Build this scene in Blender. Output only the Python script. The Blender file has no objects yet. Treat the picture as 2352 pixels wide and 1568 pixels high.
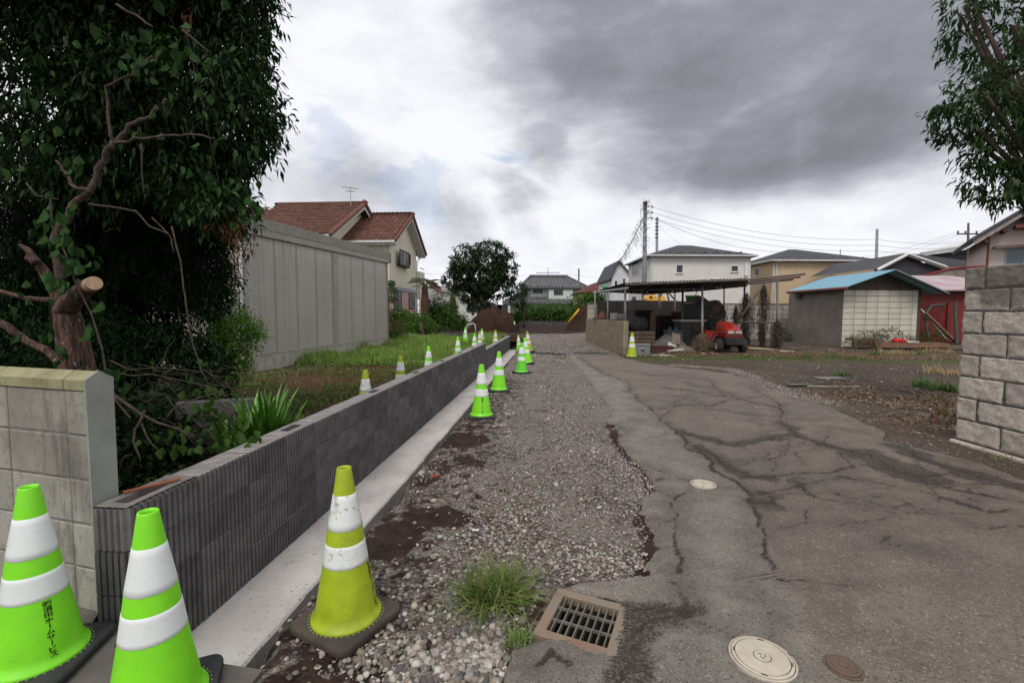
import bpy, math, random
import numpy as np
from mathutils import Vector, Matrix
random.seed(7)
rng = np.random.default_rng(11)
S = bpy.context.scene
COL = S.collection
R = math.radians
# ------------------------------------------------------------------ camera
CH = 1.40                      # eye height
PITCH, ROLL = R(3.56), R(0.25)
cd = bpy.data.cameras.new('camera'); cam = bpy.data.objects.new('camera', cd); COL.objects.link(cam)
cd.sensor_width = 36; cd.lens = 16.0; cd.clip_start = .05; cd.clip_end = 6000
fw = Vector((0, math.cos(PITCH), -math.sin(PITCH))); up0 = Vector((0, math.sin(PITCH), math.cos(PITCH))); rt0 = Vector((1, 0, 0))
rt = rt0*math.cos(ROLL) + up0*math.sin(ROLL); up = up0*math.cos(ROLL) - rt0*math.sin(ROLL)
M = Matrix((rt, up, -fw)).transposed().to_4x4(); M.translation = (0, 0, CH); cam.matrix_world = M
S.camera = cam
S.render.engine = 'CYCLES'
# ------------------------------------------------------------------ world
SUN_EL, SUN_AZ = R(52), R(196)         # azimuth measured from +Y towards +X
w = bpy.data.worlds.new('World'); S.world = w; w.use_nodes = True
nt = w.node_tree; nt.nodes.clear()
def N(t, **k):
    n = nt.nodes.new(t)
    for a, b in k.items(): setattr(n, a, b)
    return n
def L(a, b): nt.links.new(a, b)
def V_(n, i, v): n.inputs[i].default_value = v
def mathn(op, a=None, b=None, c=None, clamp=False):
    n = N('ShaderNodeMath', operation=op); n.use_clamp = clamp
    for i, x in enumerate((a, b, c)):
        if x is None: continue
        if isinstance(x, (int, float)): n.inputs[i].default_value = x
        else: L(x, n.inputs[i])
    return n.outputs[0]
def sstep(x, lo, hi):
    n = N('ShaderNodeMapRange', interpolation_type='SMOOTHSTEP'); L(x, n.inputs[0]); V_(n, 1, lo); V_(n, 2, hi); return n.outputs[0]
tc = N('ShaderNodeTexCoord'); sep = N('ShaderNodeSeparateXYZ'); L(tc.outputs['Generated'], sep.inputs[0])
X_, Y_, Z_ = sep.outputs
den = mathn('ADD', mathn('MAXIMUM', Z_, 0.0), 0.16)
cmb = N('ShaderNodeCombineXYZ'); L(mathn('DIVIDE', X_, den), cmb.inputs[0]); L(mathn('DIVIDE', Y_, den), cmb.inputs[1])
def noise(vec, scale, det, rough=.5, dist=0, lac=2.0, off=(0, 0, 0)):
    mp = N('ShaderNodeMapping'); L(vec, mp.inputs[0]); V_(mp, 1, off)
    n = N('ShaderNodeTexNoise'); L(mp.outputs[0], n.inputs['Vector']); V_(n, 'Scale', scale); V_(n, 'Detail', det); V_(n, 'Roughness', rough); V_(n, 'Distortion', dist)
    return n.outputs['Fac']
def dnoise(scale, det, rough=.5, dist=0, off=(0, 0, 0), st=(1, 1, 2.4)):
    mp = N('ShaderNodeMapping'); L(tc.outputs['Generated'], mp.inputs[0]); V_(mp, 1, off); V_(mp, 3, st)
    n = N('ShaderNodeTexNoise'); L(mp.outputs[0], n.inputs['Vector']); V_(n, 'Scale', scale); V_(n, 'Detail', det); V_(n, 'Roughness', rough); V_(n, 'Distortion', dist)
    return n.outputs['Fac']
nA = dnoise(2.1, 5, .5, .3, (3.1, 1.7, 0)); nB = dnoise(4.6, 7, .52, .35, (9.3, 4.2, 1.3)); nC = dnoise(3.0, 7, .55, .4, (1.0, 5.5, 2.2), (1, 1, 1.5))
# the storm mass: soft lobes round given directions, edges torn by noise
def pdir(u, v):
    a = (u-1176)/1045; b = -(v-784)/1045
    d = rt*a + up*b + fw; return d.normalized()
def lobe(u, v, lo, hi, warp=.34):
    d = pdir(u, v)
    dt = N('ShaderNodeVectorMath', operation='DOT_PRODUCT'); L(tc.outputs['Generated'], dt.inputs[0]); dt.inputs[1].default_value = d
    ang = mathn('ARCCOSINE', mathn('MINIMUM', dt.outputs['Value'], 1.0))
    ang = mathn('ADD', ang, mathn('MULTIPLY', mathn('SUBTRACT', nC, .5), -warp))
    n = N('ShaderNodeMapRange', interpolation_type='SMOOTHSTEP'); L(ang, n.inputs[0]); V_(n, 1, R(hi)); V_(n, 2, R(lo)); return n.outputs[0]
def mxm(a, b, k): return mathn('MAXIMUM', a, mathn('MULTIPLY', b, k))
dk = mathn('MULTIPLY', lobe(1880, 60, 4, 30), .80)
dk = mxm(dk, lobe(1600, 200, 2, 19, .26), .92); dk = mxm(dk, lobe(1740, 350, 2, 12, .24), 1.02); dk = mxm(dk, lobe(1930, 320, 2, 13, .24), .98); dk = mxm(dk, lobe(1430, 80, 2, 20, .3), .78)
dk = mxm(dk, lobe(1490, 350, 1, 12, .24), .70); dk = mxm(dk, lobe(1280, 320, 1, 7), .46)
dk = mathn('MULTIPLY', dk, sstep(Z_, .17, .275))
for a_ in ((1190, 470, .5, 5.5, .46), (1080, 510, .5, 6, .34), (860, 470, .5, 9, .34), (640, 420, .5, 8, .25), (1330, 560, .3, 4, .22)): dk = mxm(dk, lobe(*a_[:4]), a_[4])
grey = mathn('MULTIPLY', dk, mathn('ADD', .92, mathn('MULTIPLY', mathn('SUBTRACT', nB, .5), .30)))
grey = mathn('ADD', grey, mathn('MULTIPLY', sstep(nA, .48, .68), .12))
grey = mathn('ADD', grey, mathn('MULTIPLY', mathn('SUBTRACT', nB, .5), .62))
grey = mathn('ADD', grey, mathn('MULTIPLY', mathn('SUBTRACT', dnoise(11, 8, .6, .3, (2.2, 7.1, .4)), .5), .34))
ramp = N('ShaderNodeValToRGB'); L(grey, ramp.inputs[0])
e = ramp.color_ramp.elements
e[0].position = 0.0; e[0].color = (.86, .87, .92, 1)
e[1].position = 1.0; e[1].color = (.205, .215, .24, 1)
q = e.new(.16); q.color = (.74, .75, .80, 1)
q = e.new(.42); q.color = (.47, .485, .53, 1)
q = e.new(.72); q.color = (.285, .295, .33, 1)
sky = N('ShaderNodeTexSky', sky_type='NISHITA'); sky.sun_disc = False; sky.sun_elevation = SUN_EL; sky.sun_rotation = SUN_AZ
bg1 = N('ShaderNodeBackground'); L(sky.outputs[0], bg1.inputs[0]); V_(bg1, 1, .13)
bg2 = N('ShaderNodeBackground'); L(ramp.outputs[0], bg2.inputs[0]); V_(bg2, 1, 0.90)
gap = mathn('MULTIPLY', sstep(dnoise(3.4, 7, .55, .5, (6.9, 2.3, .7)), .66, .74), mathn('SUBTRACT', 1.0, mathn('MULTIPLY', dk, 2.0), clamp=True))
gap = mathn('MAXIMUM', gap, mathn('MULTIPLY', mathn('MAXIMUM', lobe(745, 288, .1, 2.0, .5), lobe(950, 440, .05, 1.8, .5)), .35))
mx = N('ShaderNodeMixShader'); L(mathn('MULTIPLY', gap, .75), mx.inputs[0]); L(bg2.outputs[0], mx.inputs[1]); L(bg1.outputs[0], mx.inputs[2])
wo = N('ShaderNodeOutputWorld'); L(mx.outputs[0], wo.inputs[0])
sl = bpy.data.lights.new('sun', 'SUN'); sl.energy = 1.5; sl.angle = R(24); sl.color = (1, .95, .88)
so = bpy.data.objects.new('sun', sl); COL.objects.link(so)
sd = Vector((math.sin(SUN_AZ)*math.cos(SUN_EL), math.cos(SUN_AZ)*math.cos(SUN_EL), math.sin(SUN_EL)))
so.rotation_euler = sd.to_track_quat('Z', 'Y').to_euler(); so.location = sd*50
vs = S.view_settings; vs.view_transform = 'Standard'; vs.look = 'None'; vs.gamma = 1; vs.exposure = 0.30; vs.use_curve_mapping = False
# ------------------------------------------------------------------ placing helpers
TH = R(4.76); CT, ST = math.cos(TH), math.sin(TH)      # heading of the lane
def LS(l, s, z=0): return Vector((l*CT + s*ST, -l*ST + s*CT, z))
def toLS(x, y): return x*CT - y*ST, x*ST + y*CT
def sm(x, a, b):
    t = np.clip((np.asarray(x, float)-a)/(b-a), 0, 1); return t*t*(3-2*t)
def _h(i, j, sd):
    n = (i*374761393 + j*668265263 + sd*1442695041) & 0x7fffffff
    n = ((n ^ (n >> 13))*1274126177) & 0x7fffffff
    return ((n ^ (n >> 16)) & 0xffff)/65535.0
def vn(x, y, sc, sd=0):
    x = np.asarray(x, float)*sc; y = np.asarray(y, float)*sc
    i = np.floor(x).astype(np.int64); j = np.floor(y).astype(np.int64); fx = x-i; fy = y-j
    fx = fx*fx*(3-2*fx); fy = fy*fy*(3-2*fy)
    a = _h(i, j, sd); b = _h(i+1, j, sd); c = _h(i, j+1, sd); d = _h(i+1, j+1, sd)
    return (a*(1-fx)+b*fx)*(1-fy) + (c*(1-fx)+d*fx)*fy - .5
def fbm(x, y, sc, sd=0, o=4):
    r = 0
    for k in range(o): r = r + vn(x, y, sc*2**k, sd+k)*.5**k
    return r
FZ = -.26                                               # top of the footing slab
WL = -1.85                                              # street face of the ribbed wall
def terr(x, y, bumps=True):
    x = np.asarray(x, float); y = np.asarray(y, float); l, s = x*CT - y*ST, x*ST + y*CT
    z = .2*sm(l, 0, 4) + .2*sm(s, 8, 28)
    ty = sm(s, 1.55, 1.70)*(1-sm(s, 21.0, 21.6))
    if bumps:
        ln = l + .07*fbm(x, y, 3.0, 5, 3)
    else: ln = l
    tr = -(z+.40) * (1-sm(ln, -1.40, -1.10))
    tr = np.where(l < -1.95, -.05-0*z, tr)
    tr = np.where((l < -1.95), -.05, tr)
    z = z + tr*np.where(l < -1.95, 1, ty)
    if bumps:
        z = z + .02*fbm(x, y, 1.3, 9, 4)*sm(np.abs(l+1.9), .3, 1.0) + .008*fbm(x, y, 9, 3, 3)
        z = z + .10*fbm(x, y, .5, 21, 3)*sm(l, 4.5, 8)*0.6
    return z
def tzb(x, y): return float(terr(x, y, True))
def tz(x, y): return float(terr(x, y, False))
def ray(u, v):
    a = (u-1176)/1045; b = -(v-784)/1045
    return rt*a + up*b + fw
def G(u, v):                                            # where the sight line meets the ground
    d = ray(u, v); z = 0.0
    for _ in range(8):
        t = (z-CH)/d.z; p = Vector((0, 0, CH)) + d*t; z = tz(p.x, p.y)
    return Vector((p.x, p.y, z))
def at(u, v, Y):
    d = ray(u, v); return Vector((0, 0, CH)) + d*(Y/d.y)
# ------------------------------------------------------------------ objects
def tag(o, label=None, cat=None, group=None, kind=None):
    if label: o['label'] = label
    if cat: o['category'] = cat
    if group: o['group'] = group
    if kind: o['kind'] = kind
    return o
def thing(name, label, cat, loc=(0, 0, 0), rz=0, group=None):
    o = bpy.data.objects.new(name, None); o.empty_display_size = .2; COL.objects.link(o)
    o.location = loc; o.rotation_euler = (0, 0, rz); return tag(o, label, cat, group)
def inst(name, me, parent=None, loc=(0, 0, 0), rot=(0, 0, 0), sc=(1, 1, 1)):
    o = bpy.data.objects.new(name, me); COL.objects.link(o); o.parent = parent
    o.location = loc; o.rotation_euler = rot; o.scale = sc; return o
def copy_tree(o, parent=None):
    c = o.copy(); COL.objects.link(c); c.parent = parent
    for ch in list(o.children): copy_tree(ch, c)
    return c
class MB:
    def __init__(s): s.v = []; s.f = []
    def add(s, vs, fs):
        b = len(s.v); s.v += [tuple(p) for p in vs]; s.f += [tuple(i+b for i in f) for f in fs]; return s
    def box(s, c, d, rz=0, rx=0, ry=0, ch=0):
        hx, hy, hz = d[0]/2, d[1]/2, d[2]/2
        if ch == 0:
            vs = [(x, y, z) for x in (-hx, hx) for y in (-hy, hy) for z in (-hz, hz)]
            fs = [(0, 1, 3, 2), (4, 6, 7, 5), (0, 4, 5, 1), (2, 3, 7, 6), (0, 2, 6, 4), (1, 5, 7, 3)]
        else:
            c_ = min(ch, hx*.9, hy*.9, hz*.9); vs = []; fs = []; idx = {}
            for sx in (-1, 1):
                for sy in (-1, 1):
                    for sz in (-1, 1):
                        for a in range(3):
                            p = [sx*(hx-c_), sy*(hy-c_), sz*(hz-c_)]; p[a] = (sx, sy, sz)[a]*(hx, hy, hz)[a]
                            idx[(sx, sy, sz, a)] = len(vs); vs.append(tuple(p))
            for sg in (-1, 1):
                fs.append([idx[(sg, a, b, 0)] for a, b in ((-1, -1), (1, -1), (1, 1), (-1, 1))][::sg])
                fs.append([idx[(a, sg, b, 1)] for a, b in ((-1, -1), (1, -1), (1, 1), (-1, 1))][::-sg])
                fs.append([idx[(a, b, sg, 2)] for a, b in ((-1, -1), (1, -1), (1, 1), (-1, 1))][::sg])
            for a in (-1, 1):
                for b in (-1, 1):
                    o_ = a*b
                    fs.append([idx[(-1, a, b, 1)], idx[(1, a, b, 1)], idx[(1, a, b, 2)], idx[(-1, a, b, 2)]][::-o_ if o_ else 1])
                    fs.append([idx[(a, -1, b, 0)], idx[(a, 1, b, 0)], idx[(a, 1, b, 2)], idx[(a, -1, b, 2)]][::o_])
                    fs.append([idx[(a, b, -1, 0)], idx[(a, b, 1, 0)], idx[(a, b, 1, 1)], idx[(a, b, -1, 1)]][::-o_])
                    for z in (-1, 1):
                        fs.append([idx[(a, b, z, 0)], idx[(a, b, z, 1)], idx[(a, b, z, 2)]][::a*b*z])
        m = Matrix.Translation(c) @ Matrix.Rotation(rz, 4, 'Z') @ Matrix.Rotation(ry, 4, 'Y') @ Matrix.Rotation(rx, 4, 'X')
        return s.add([m @ Vector(p) for p in vs], fs)
    def bx(s, x0, x1, y0, y1, z0, z1, ch=0):
        return s.box(((x0+x1)/2, (y0+y1)/2, (z0+z1)/2), (abs(x1-x0), abs(y1-y0), abs(z1-z0)), ch=ch)
    def poly(s, pts, th=(0, 0, .02)):                 # flat outline with thickness vector
        n = len(pts); t = Vector(th); P = [Vector(p) for p in pts]
        vs = P + [p+t for p in P]
        fs = [tuple(range(n))[::-1], tuple(range(n, 2*n))] + [(i, (i+1) % n, n+(i+1) % n, n+i) for i in range(n)]
        return s.add(vs, fs)
    def tube(s, pts, r, n=8, cap=True):
        P = [Vector(p) for p in pts]; m = len(P)
        rr = r if hasattr(r, '__len__') else [r]*m
        if len(rr) != m: rr = [rr[0]+(rr[-1]-rr[0])*i/(m-1) for i in range(m)]
        vs = []; prev = None
        for i in range(m):
            t = (P[min(i+1, m-1)]-P[max(i-1, 0)]).normalized()
            a = prev if prev is not None else (Vector((0, 0, 1)) if abs(t.z) < .9 else Vector((1, 0, 0)))
            a = (a - t*a.dot(t)); a = a.normalized() if a.length > 1e-6 else t.orthogonal().normalized()
            prev = a; b = t.cross(a)
            for k in range(n):
                an = 2*math.pi*k/n; vs.append(P[i] + (a*math.cos(an)+b*math.sin(an))*rr[i])
        fs = [(i*n+k, i*n+(k+1) % n, (i+1)*n+(k+1) % n, (i+1)*n+k) for i in range(m-1) for k in range(n)]
        if cap: fs += [tuple(range(n))[::-1], tuple(range((m-1)*n, m*n))]
        return s.add(vs, fs)
    def lathe(s, prof, n=32, c=(0, 0, 0), sxy=(1, 1)):
        vs = []; m = len(prof)
        for r, z in prof:
            for k in range(n):
                a = 2*math.pi*k/n; vs.append((c[0]+r*math.cos(a)*sxy[0], c[1]+r*math.sin(a)*sxy[1], c[2]+z))
        fs = [(i*n+k, i*n+(k+1) % n, (i+1)*n+(k+1) % n, (i+1)*n+k) for i in range(m-1) for k in range(n)]
        return s.add(vs, fs)
    def mesh(s, name, mat, smooth=False):
        me = bpy.data.meshes.new(name); me.from_pydata(s.v, [], s.f); me.update()
        if mat: me.materials.append(mat)
        if smooth: me.polygons.foreach_set('use_smooth', [True]*len(me.polygons))
        return me
    def build(s, name, mat, parent=None, smooth=False, loc=(0, 0, 0), rz=0):
        return inst(name, s.mesh(name, mat, smooth), parent, loc, (0, 0, rz))
def npmesh(name, v, f, mat, smooth=False):             # v: (n,3), f: (m,3) or (m,4)
    me = bpy.data.meshes.new(name); v = np.asarray(v, np.float32); f = np.asarray(f, np.int32)
    k = f.shape[1]; me.vertices.add(len(v)); me.vertices.foreach_set('co', v.ravel())
    me.loops.add(f.size); me.loops.foreach_set('vertex_index', f.ravel())
    me.polygons.add(len(f)); me.polygons.foreach_set('loop_start', np.arange(0, f.size, k, dtype=np.int32))
    me.polygons.foreach_set('loop_total', np.full(len(f), k, np.int32))
    if smooth: me.polygons.foreach_set('use_smooth', np.ones(len(f), bool))
    me.update(calc_edges=True); me.materials.append(mat); return me
def attr(me, name, vals):
    a = me.attributes.new(name, 'FLOAT', 'POINT'); a.data.foreach_set('value', np.asarray(vals, np.float32).ravel())
# ------------------------------------------------------------------ materials
class MT:
    def __init__(s, name):
        s.m = bpy.data.materials.new(name); s.m.use_nodes = True; s.t = s.m.node_tree; s.t.nodes.clear()
        s.out = s.n('ShaderNodeOutputMaterial'); s.p = s.n('ShaderNodeBsdfPrincipled'); s.l(s.p.outputs[0], s.out.inputs[0])
        s.tc = s.n('ShaderNodeTexCoord')
    def n(s, t, **k):
        n = s.t.nodes.new(t)
        for a, b in k.items(): setattr(n, a, b)
        return n
    def l(s, a, b): s.t.links.new(a, b)
    def put(s, x, sock):
        if isinstance(x, (int, float)): sock.default_value = x
        elif isinstance(x, (tuple, list)): sock.default_value = (*x, 1) if len(x) == 3 and sock.type == 'RGBA' else x
        else: s.l(x, sock)
    def math(s, op, a, b=0, c=0, clamp=False):
        n = s.n('ShaderNodeMath', operation=op); n.use_clamp = clamp
        for i, x in enumerate((a, b, c)): s.put(x, n.inputs[i])
        return n.outputs[0]
    def noise(s, sc, det=4, rough=.5, co='Object', dist=0, st=(1, 1, 1), vec=None):
        mp = s.n('ShaderNodeMapping'); s.l(vec if vec else s.tc.outputs[co], mp.inputs[0]); mp.inputs[3].default_value = st
        n = s.n('ShaderNodeTexNoise'); s.l(mp.outputs[0], n.inputs['Vector'])
        for k, v in (('Scale', sc), ('Detail', det), ('Roughness', rough), ('Distortion', dist)): n.inputs[k].default_value = v
        return n.outputs['Fac']
    def voro(s, sc, feat='F1', co='Object', out='Distance', rnd=1, vec=None):
        n = s.n('ShaderNodeTexVoronoi', feature=feat); s.l(vec if vec else s.tc.outputs[co], n.inputs['Vector']); n.inputs['Scale'].default_value = sc
        n.inputs['Randomness'].default_value = rnd
        return n.outputs[out]
    def ss(s, x, a, b, lo=0, hi=1):
        n = s.n('ShaderNodeMapRange', interpolation_type='SMOOTHSTEP'); s.l(x, n.inputs[0])
        for i, v in enumerate((a, b, lo, hi)): n.inputs[i+1].default_value = v
        return n.outputs[0]
    def mix(s, f, a, b, mode='MIX'):
        n = s.n('ShaderNodeMix', data_type='RGBA', blend_type=mode); s.put(f, n.inputs[0]); s.put(a, n.inputs[6]); s.put(b, n.inputs[7]); return n.outputs[2]
    def bump(s, h, st=.5, d=.01):
        n = s.n('ShaderNodeBump'); s.l(h, n.inputs['Height']); n.inputs['Strength'].default_value = st; n.inputs['Distance'].default_value = d
        s.l(n.outputs[0], s.p.inputs['Normal']); return n
    def attr(s, name):
        n = s.n('ShaderNodeAttribute', attribute_name=name); return n.outputs['Fac']
    def objr(s): return s.n('ShaderNodeObjectInfo').outputs['Random']
    def isl(s): return s.n('ShaderNodeNewGeometry').outputs['Random Per Island']
    def fin(s, col, rough=.8, spec=.3, metal=0):
        s.put(col, s.p.inputs['Base Color']); s.put(rough, s.p.inputs['Roughness']); s.p.inputs['Specular IOR Level'].default_value = spec
        s.put(metal, s.p.inputs['Metallic']); return s.m
def hsv(m, c, h=.5, sat=1, v=1):
    n = m.n('ShaderNodeHueSaturation'); m.put(h, n.inputs[0]); m.put(sat, n.inputs[1]); m.put(v, n.inputs[2]); m.put(c, n.inputs[4]); return n.outputs[0]
def simple(name, c, c2=None, sc=6, rough=.7, spec=.3, bump=0, bsc=60, metal=0, objvar=0, det=5, st=(1, 1, 1), streak=0, scol=None):
    m = MT(name); col = tuple(c)
    c2 = c2 or tuple(x*.7 for x in c)
    col = m.mix(m.ss(m.noise(sc, det, .6, st=st), .3, .7), c, c2)
    if streak:
        f = m.ss(m.noise(3, 6, .65, st=(1.6, 1.6, .16)), .48, .75)
        col = m.mix(m.math('MULTIPLY', f, streak), col, scol or tuple(x*.4 for x in c))
    if objvar:
        r = m.objr(); col = hsv(m, col, .5, 1, m.math('ADD', 1-objvar, m.math('MULTIPLY', r, 2*objvar)))
    if bump: m.bump(m.noise(bsc, 5, .6), bump, .005)
    return m.fin(col, rough, spec, metal)
# ================================================================== SETTING
def seg_dist(px, py, pl):
    d = np.full(px.shape, 1e9)
    for (ax, ay), (bx, by) in zip(pl[:-1], pl[1:]):
        vx, vy = bx-ax, by-ay; q = vx*vx+vy*vy+1e-12
        t = np.clip(((px-ax)*vx+(py-ay)*vy)/q, 0, 1)
        d = np.minimum(d, np.hypot(px-ax-t*vx, py-ay-t*vy))
    return d
def gxy(u, v): p = G(u, v); return (p.x, p.y)
def Q(x, y): return gxy(1286+.4571*x, 790+.4571*y)     # coordinates read off the road
# --- drain position
DTL, DTR, DBR, DBL = [G(*p) for p in ((1276, 1359), (1451, 1402.5), (1412, 1524), (1228, 1469))]
DC = (DTL+DTR+DBR+DBL)/4; DU = ((DTR-DTL)+(DBR-DBL)); DW = DU.length/2; DU.z = 0; DU.normalize()
DVv = Vector((-DU.y, DU.x, 0)); DH = (abs((DTL-DBL).dot(DVv))+abs((DTR-DBR).dot(DVv)))/2
DRZ = math.atan2(DU.y, DU.x)
def drainmask(x, y, m):
    a = (x-DC.x)*DU.x+(y-DC.y)*DU.y; b = (x-DC.x)*DVv.x+(y-DC.y)*DVv.y
    return (np.abs(a) < DW/2-.045+m) & (np.abs(b) < DH/2-.045+m)
# --- ground sheet
def arange(*seg):
    out = []
    for a, b, st in seg: out += list(np.arange(a, b, st))
    return np.array(out)
gl = arange((-900, -100, 200), (-100, -20, 10), (-20, -6, 1), (-6, -2.4, .12), (-2.4, 1.5, .035), (1.5, 6, .12), (6, 20, .4), (20, 60, 4), (60, 200, 20), (200, 1001, 200))
gs = arange((-60, -4, 8), (-4, 1.2, .4), (1.2, 5, .035), (5, 12, .07), (12, 24, .2), (24, 60, 1), (60, 200, 10), (200, 3001, 250))
LL, SS = np.meshgrid(gl, gs)
gx = LL*CT + SS*ST; gy = -LL*ST + SS*CT
gz = terr(gx, gy)
gz = np.where(drainmask(gx, gy, .03), -.6, gz)
H_, W_ = LL.shape
idx = np.arange(H_*W_).reshape(H_, W_)
gf = np.stack([idx[:-1, :-1], idx[:-1, 1:], idx[1:, 1:], idx[1:, :-1]], -1).reshape(-1, 4)
m = MT('ground_earth')
n1 = m.noise(.6, 7, .65); n2 = m.noise(7, 7, .65); n3 = m.noise(55, 4, .6)
dirt = m.mix(m.ss(n1, .35, .65), (.105, .080, .062), (.062, .046, .036))
dirt = m.mix(m.ss(n2, .42, .62), dirt, (.085, .067, .054))
soil = m.mix(m.ss(n2, .35, .65), (.024, .014, .0115), (.048, .029, .022))
vd = m.voro(42); vc = m.voro(42, out='Color'); sepc = m.n('ShaderNodeSeparateColor'); m.l(vc, sepc.inputs[0])
stone = m.mix(sepc.outputs[0], (.10, .083, .069), (.40, .365, .325))
stone = m.mix(m.ss(sepc.outputs[1], .4, .75), stone, (.11, .092, .076))
grv = m.mix(m.ss(vd, .45, .75), stone, (.055, .042, .034))
vd2 = m.voro(110); vc2 = m.voro(110, out='Color'); s2 = m.n('ShaderNodeSeparateColor'); m.l(vc2, s2.inputs[0])
fine = m.mix(s2.outputs[0], (.07, .056, .046), (.29, .26, .23))
finemask = m.ss(m.math('ADD', m.noise(1.9, 5, .6), m.math('MULTIPLY', m.noise(14, 5, .6), .35)), .56, .76)
grv = m.mix(finemask, grv, fine)
def msk(name, soft=.18, k=.5):
    a = m.math('ADD', m.attr(name), m.math('MULTIPLY', m.math('SUBTRACT', m.noise(9, 7, .7), .5), k)); return m.ss(a, .5-soft, .5+soft)
col = m.mix(msk('zs'), dirt, soil)
col = m.mix(msk('zg', .15, .8), col, grv)
col = m.mix(msk('zk', .10, 1.5), col, soil)
dry = m.mix(n2, (.16, .105, .055), (.075, .045, .025)); grn = m.mix(n3, (.07, .11, .025), (.045, .055, .02))
col = m.mix(m.math('MULTIPLY', msk('zdry', .2, .9), .8), col, dry)
col = m.mix(m.math('MULTIPLY', msk('zgr', .2, .9), .75), col, grn)
hgt = m.math('ADD', m.math('MULTIPLY', vd, -1.0), m.math('MULTIPLY', n3, .9))
m.bump(hgt, 1.0, .016)
GM = m.fin(col, .92, .15)
gme = npmesh('ground', np.stack([gx, gy, gz], -1).reshape(-1, 3), gf, GM, True)
go = inst('ground', gme); tag(go, kind='structure')
l_, s_ = LL, SS
_bn = fbm(gx, gy, 6, 411, 5)
def blob(u, v, r, k=1):
    p = G(u, v); return 1-sm(np.hypot((gx-p.x), (gy-p.y))+_bn*r*1.1, r*.3, r*1.4)
zg = (sm(l_, -1.42, -1.12)*(1-sm(l_, .95, 1.4)) * (1-sm(s_, 12, 14)) + (1-sm(s_, 1.2, 1.6))*0)
zg = np.maximum(zg, sm(l_, -1.25, -1.0)*(1-sm(l_, 1.2+.12*(s_-10), 2.0+.12*(s_-10)))*sm(s_, 11, 13)*(1-sm(s_, 25, 27.5)))
# gravel along the far edge of the asphalt on the right
ge = np.exp(-(seg_dist(gx, gy, [Q(*p) for p in ((560, 105), (860, 128), (1020, 190), (1200, 252), (1360, 300))])/.22)**2)*.75
zg = np.maximum(zg, ge)
zs = np.maximum(sm(s_, 25.5, 27.5), (1-sm(l_, -2.2, -1.2)))
zk = np.zeros_like(gx)
for u, v, r in ((985, 1195, .22), (930, 1215, .18), (1035, 1180, .15), (1070, 1062, .16), (1110, 1010, .14), (960, 1110, .12), (900, 1250, .16), (1060, 1010, .3), (1010, 1065, .2), (860, 1530, .12), (700, 1560, .2)):
    zk = np.maximum(zk, blob(u, v, r)*.95)
zk = np.maximum(zk, (.52-.34*sm(l_, -1.0, .3)+.10*fbm(gx, gy, 1.4, 511, 3))*(s_ > 1.6)*(1-sm(s_, 9, 13))*(l_ > -1.5))
zk = np.maximum(zk, (1-sm(np.abs(l_+1.3), .08, .22))*(s_ > 1.9)*(s_ < 21)*.75)
zk = np.maximum(zk, sm(seg_dist(gx, gy, [Q(250, 400), Q(300, 520), Q(430, 680), Q(470, 770), Q(400, 860), Q(450, 1000), Q(460, 1060), Q(410, 1180), Q(330, 1290), Q(60, 1230)]), .13, .0)*.75)
zk = np.maximum(zk, sm(seg_dist(gx, gy, [Q(-150, 1300), Q(-200, 1500), Q(-260, 1650)]), .16, .05)*.6)
zdry = sm(-l_, 2.6, 3.4)*sm(s_, 6, 8)*(1-sm(s_, 11, 13))*.55 + sm(l_, 2.5, 4)*sm(s_, 11.5, 13)*(1-sm(s_, 14.5, 16))*.6
zgr = sm(-l_, 2.2, 2.6)*sm(s_, 11.5, 13)*(1-sm(s_, 21, 24))*(l_ > -9) + sm(-l_, 2.2, 3)*sm(s_, 22, 26)*.7*(l_ < -6)
zgr = np.maximum(zgr, sm(l_, 2.2, 2.6)*np.exp(-((s_-12.5)/.7)**2)*.75)
zgr = np.maximum(zgr, sm(np.abs(l_), 30, 40)); zgr = np.maximum(zgr, sm(s_, 55, 60))
for nme, a in (('zg', zg), ('zs', zs), ('zk', zk), ('zdry', zdry), ('zgr', zgr)): attr(gme, nme, a)
# --- asphalt road sheet with its broken outline
LE = [gxy(*p) for p in ((1300, 816), (1332, 849), (1352, 872), (1405, 945), (1396, 973), (1444, 991), (1418, 1009), (1441, 1041), (1487, 1087), (1503, 1128), (1480, 1146), (1473, 1178), (1501, 1229), (1510, 1261), (1484, 1302), (1487, 1334), (1437, 1384), (1300, 1352), (1277, 1357), (1226, 1476), (1172, 1500), (1150, 1568), (1120, 1700), (1050, 2100))]
RE = [gxy(*p) for p in ((1437, 823), (1492, 836), (1560, 846), (1679, 859), (1743, 881), (1834, 913), (1935, 950), (2017, 987), (2040, 1014), (2086, 1023), (2177, 1046), (2352, 1101), (2500, 1160), (3000, 1500))]
def cut(pl, y, big):
    c = []
    for (ax, ay), (bx, by) in zip(pl[:-1], pl[1:]):
        if (ay-y)*(by-y) <= 0 and ay != by: c.append(ax+(bx-ax)*(y-ay)/(by-ay))
    return (max(c) if big else min(c)) if c else None
def cutpl(pl, ys, mode):
    ys = np.asarray(ys); P = sorted([(p[1], p[0]) for p in pl]); return np.interp(ys, [p[0] for p in P], [p[1] for p in P])
ys = arange((-6, 1.0, .4), (1.0, 4.2, .022), (4.2, 8, .04), (8, 14.35, .08))
lx = cutpl(LE, ys, 0); rx = cutpl(RE, ys, 1)
lx = lx + .03*fbm(ys, ys*0, 5, 31, 3) + .045*fbm(ys, ys*0, 22, 35, 4); rx = rx + .10*fbm(ys, ys*0, 3, 37, 4)
rx = np.where(ys < 3.2, 4.6, rx)
ytop = G(1300, 816).y; 
nt_ = 190
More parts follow.
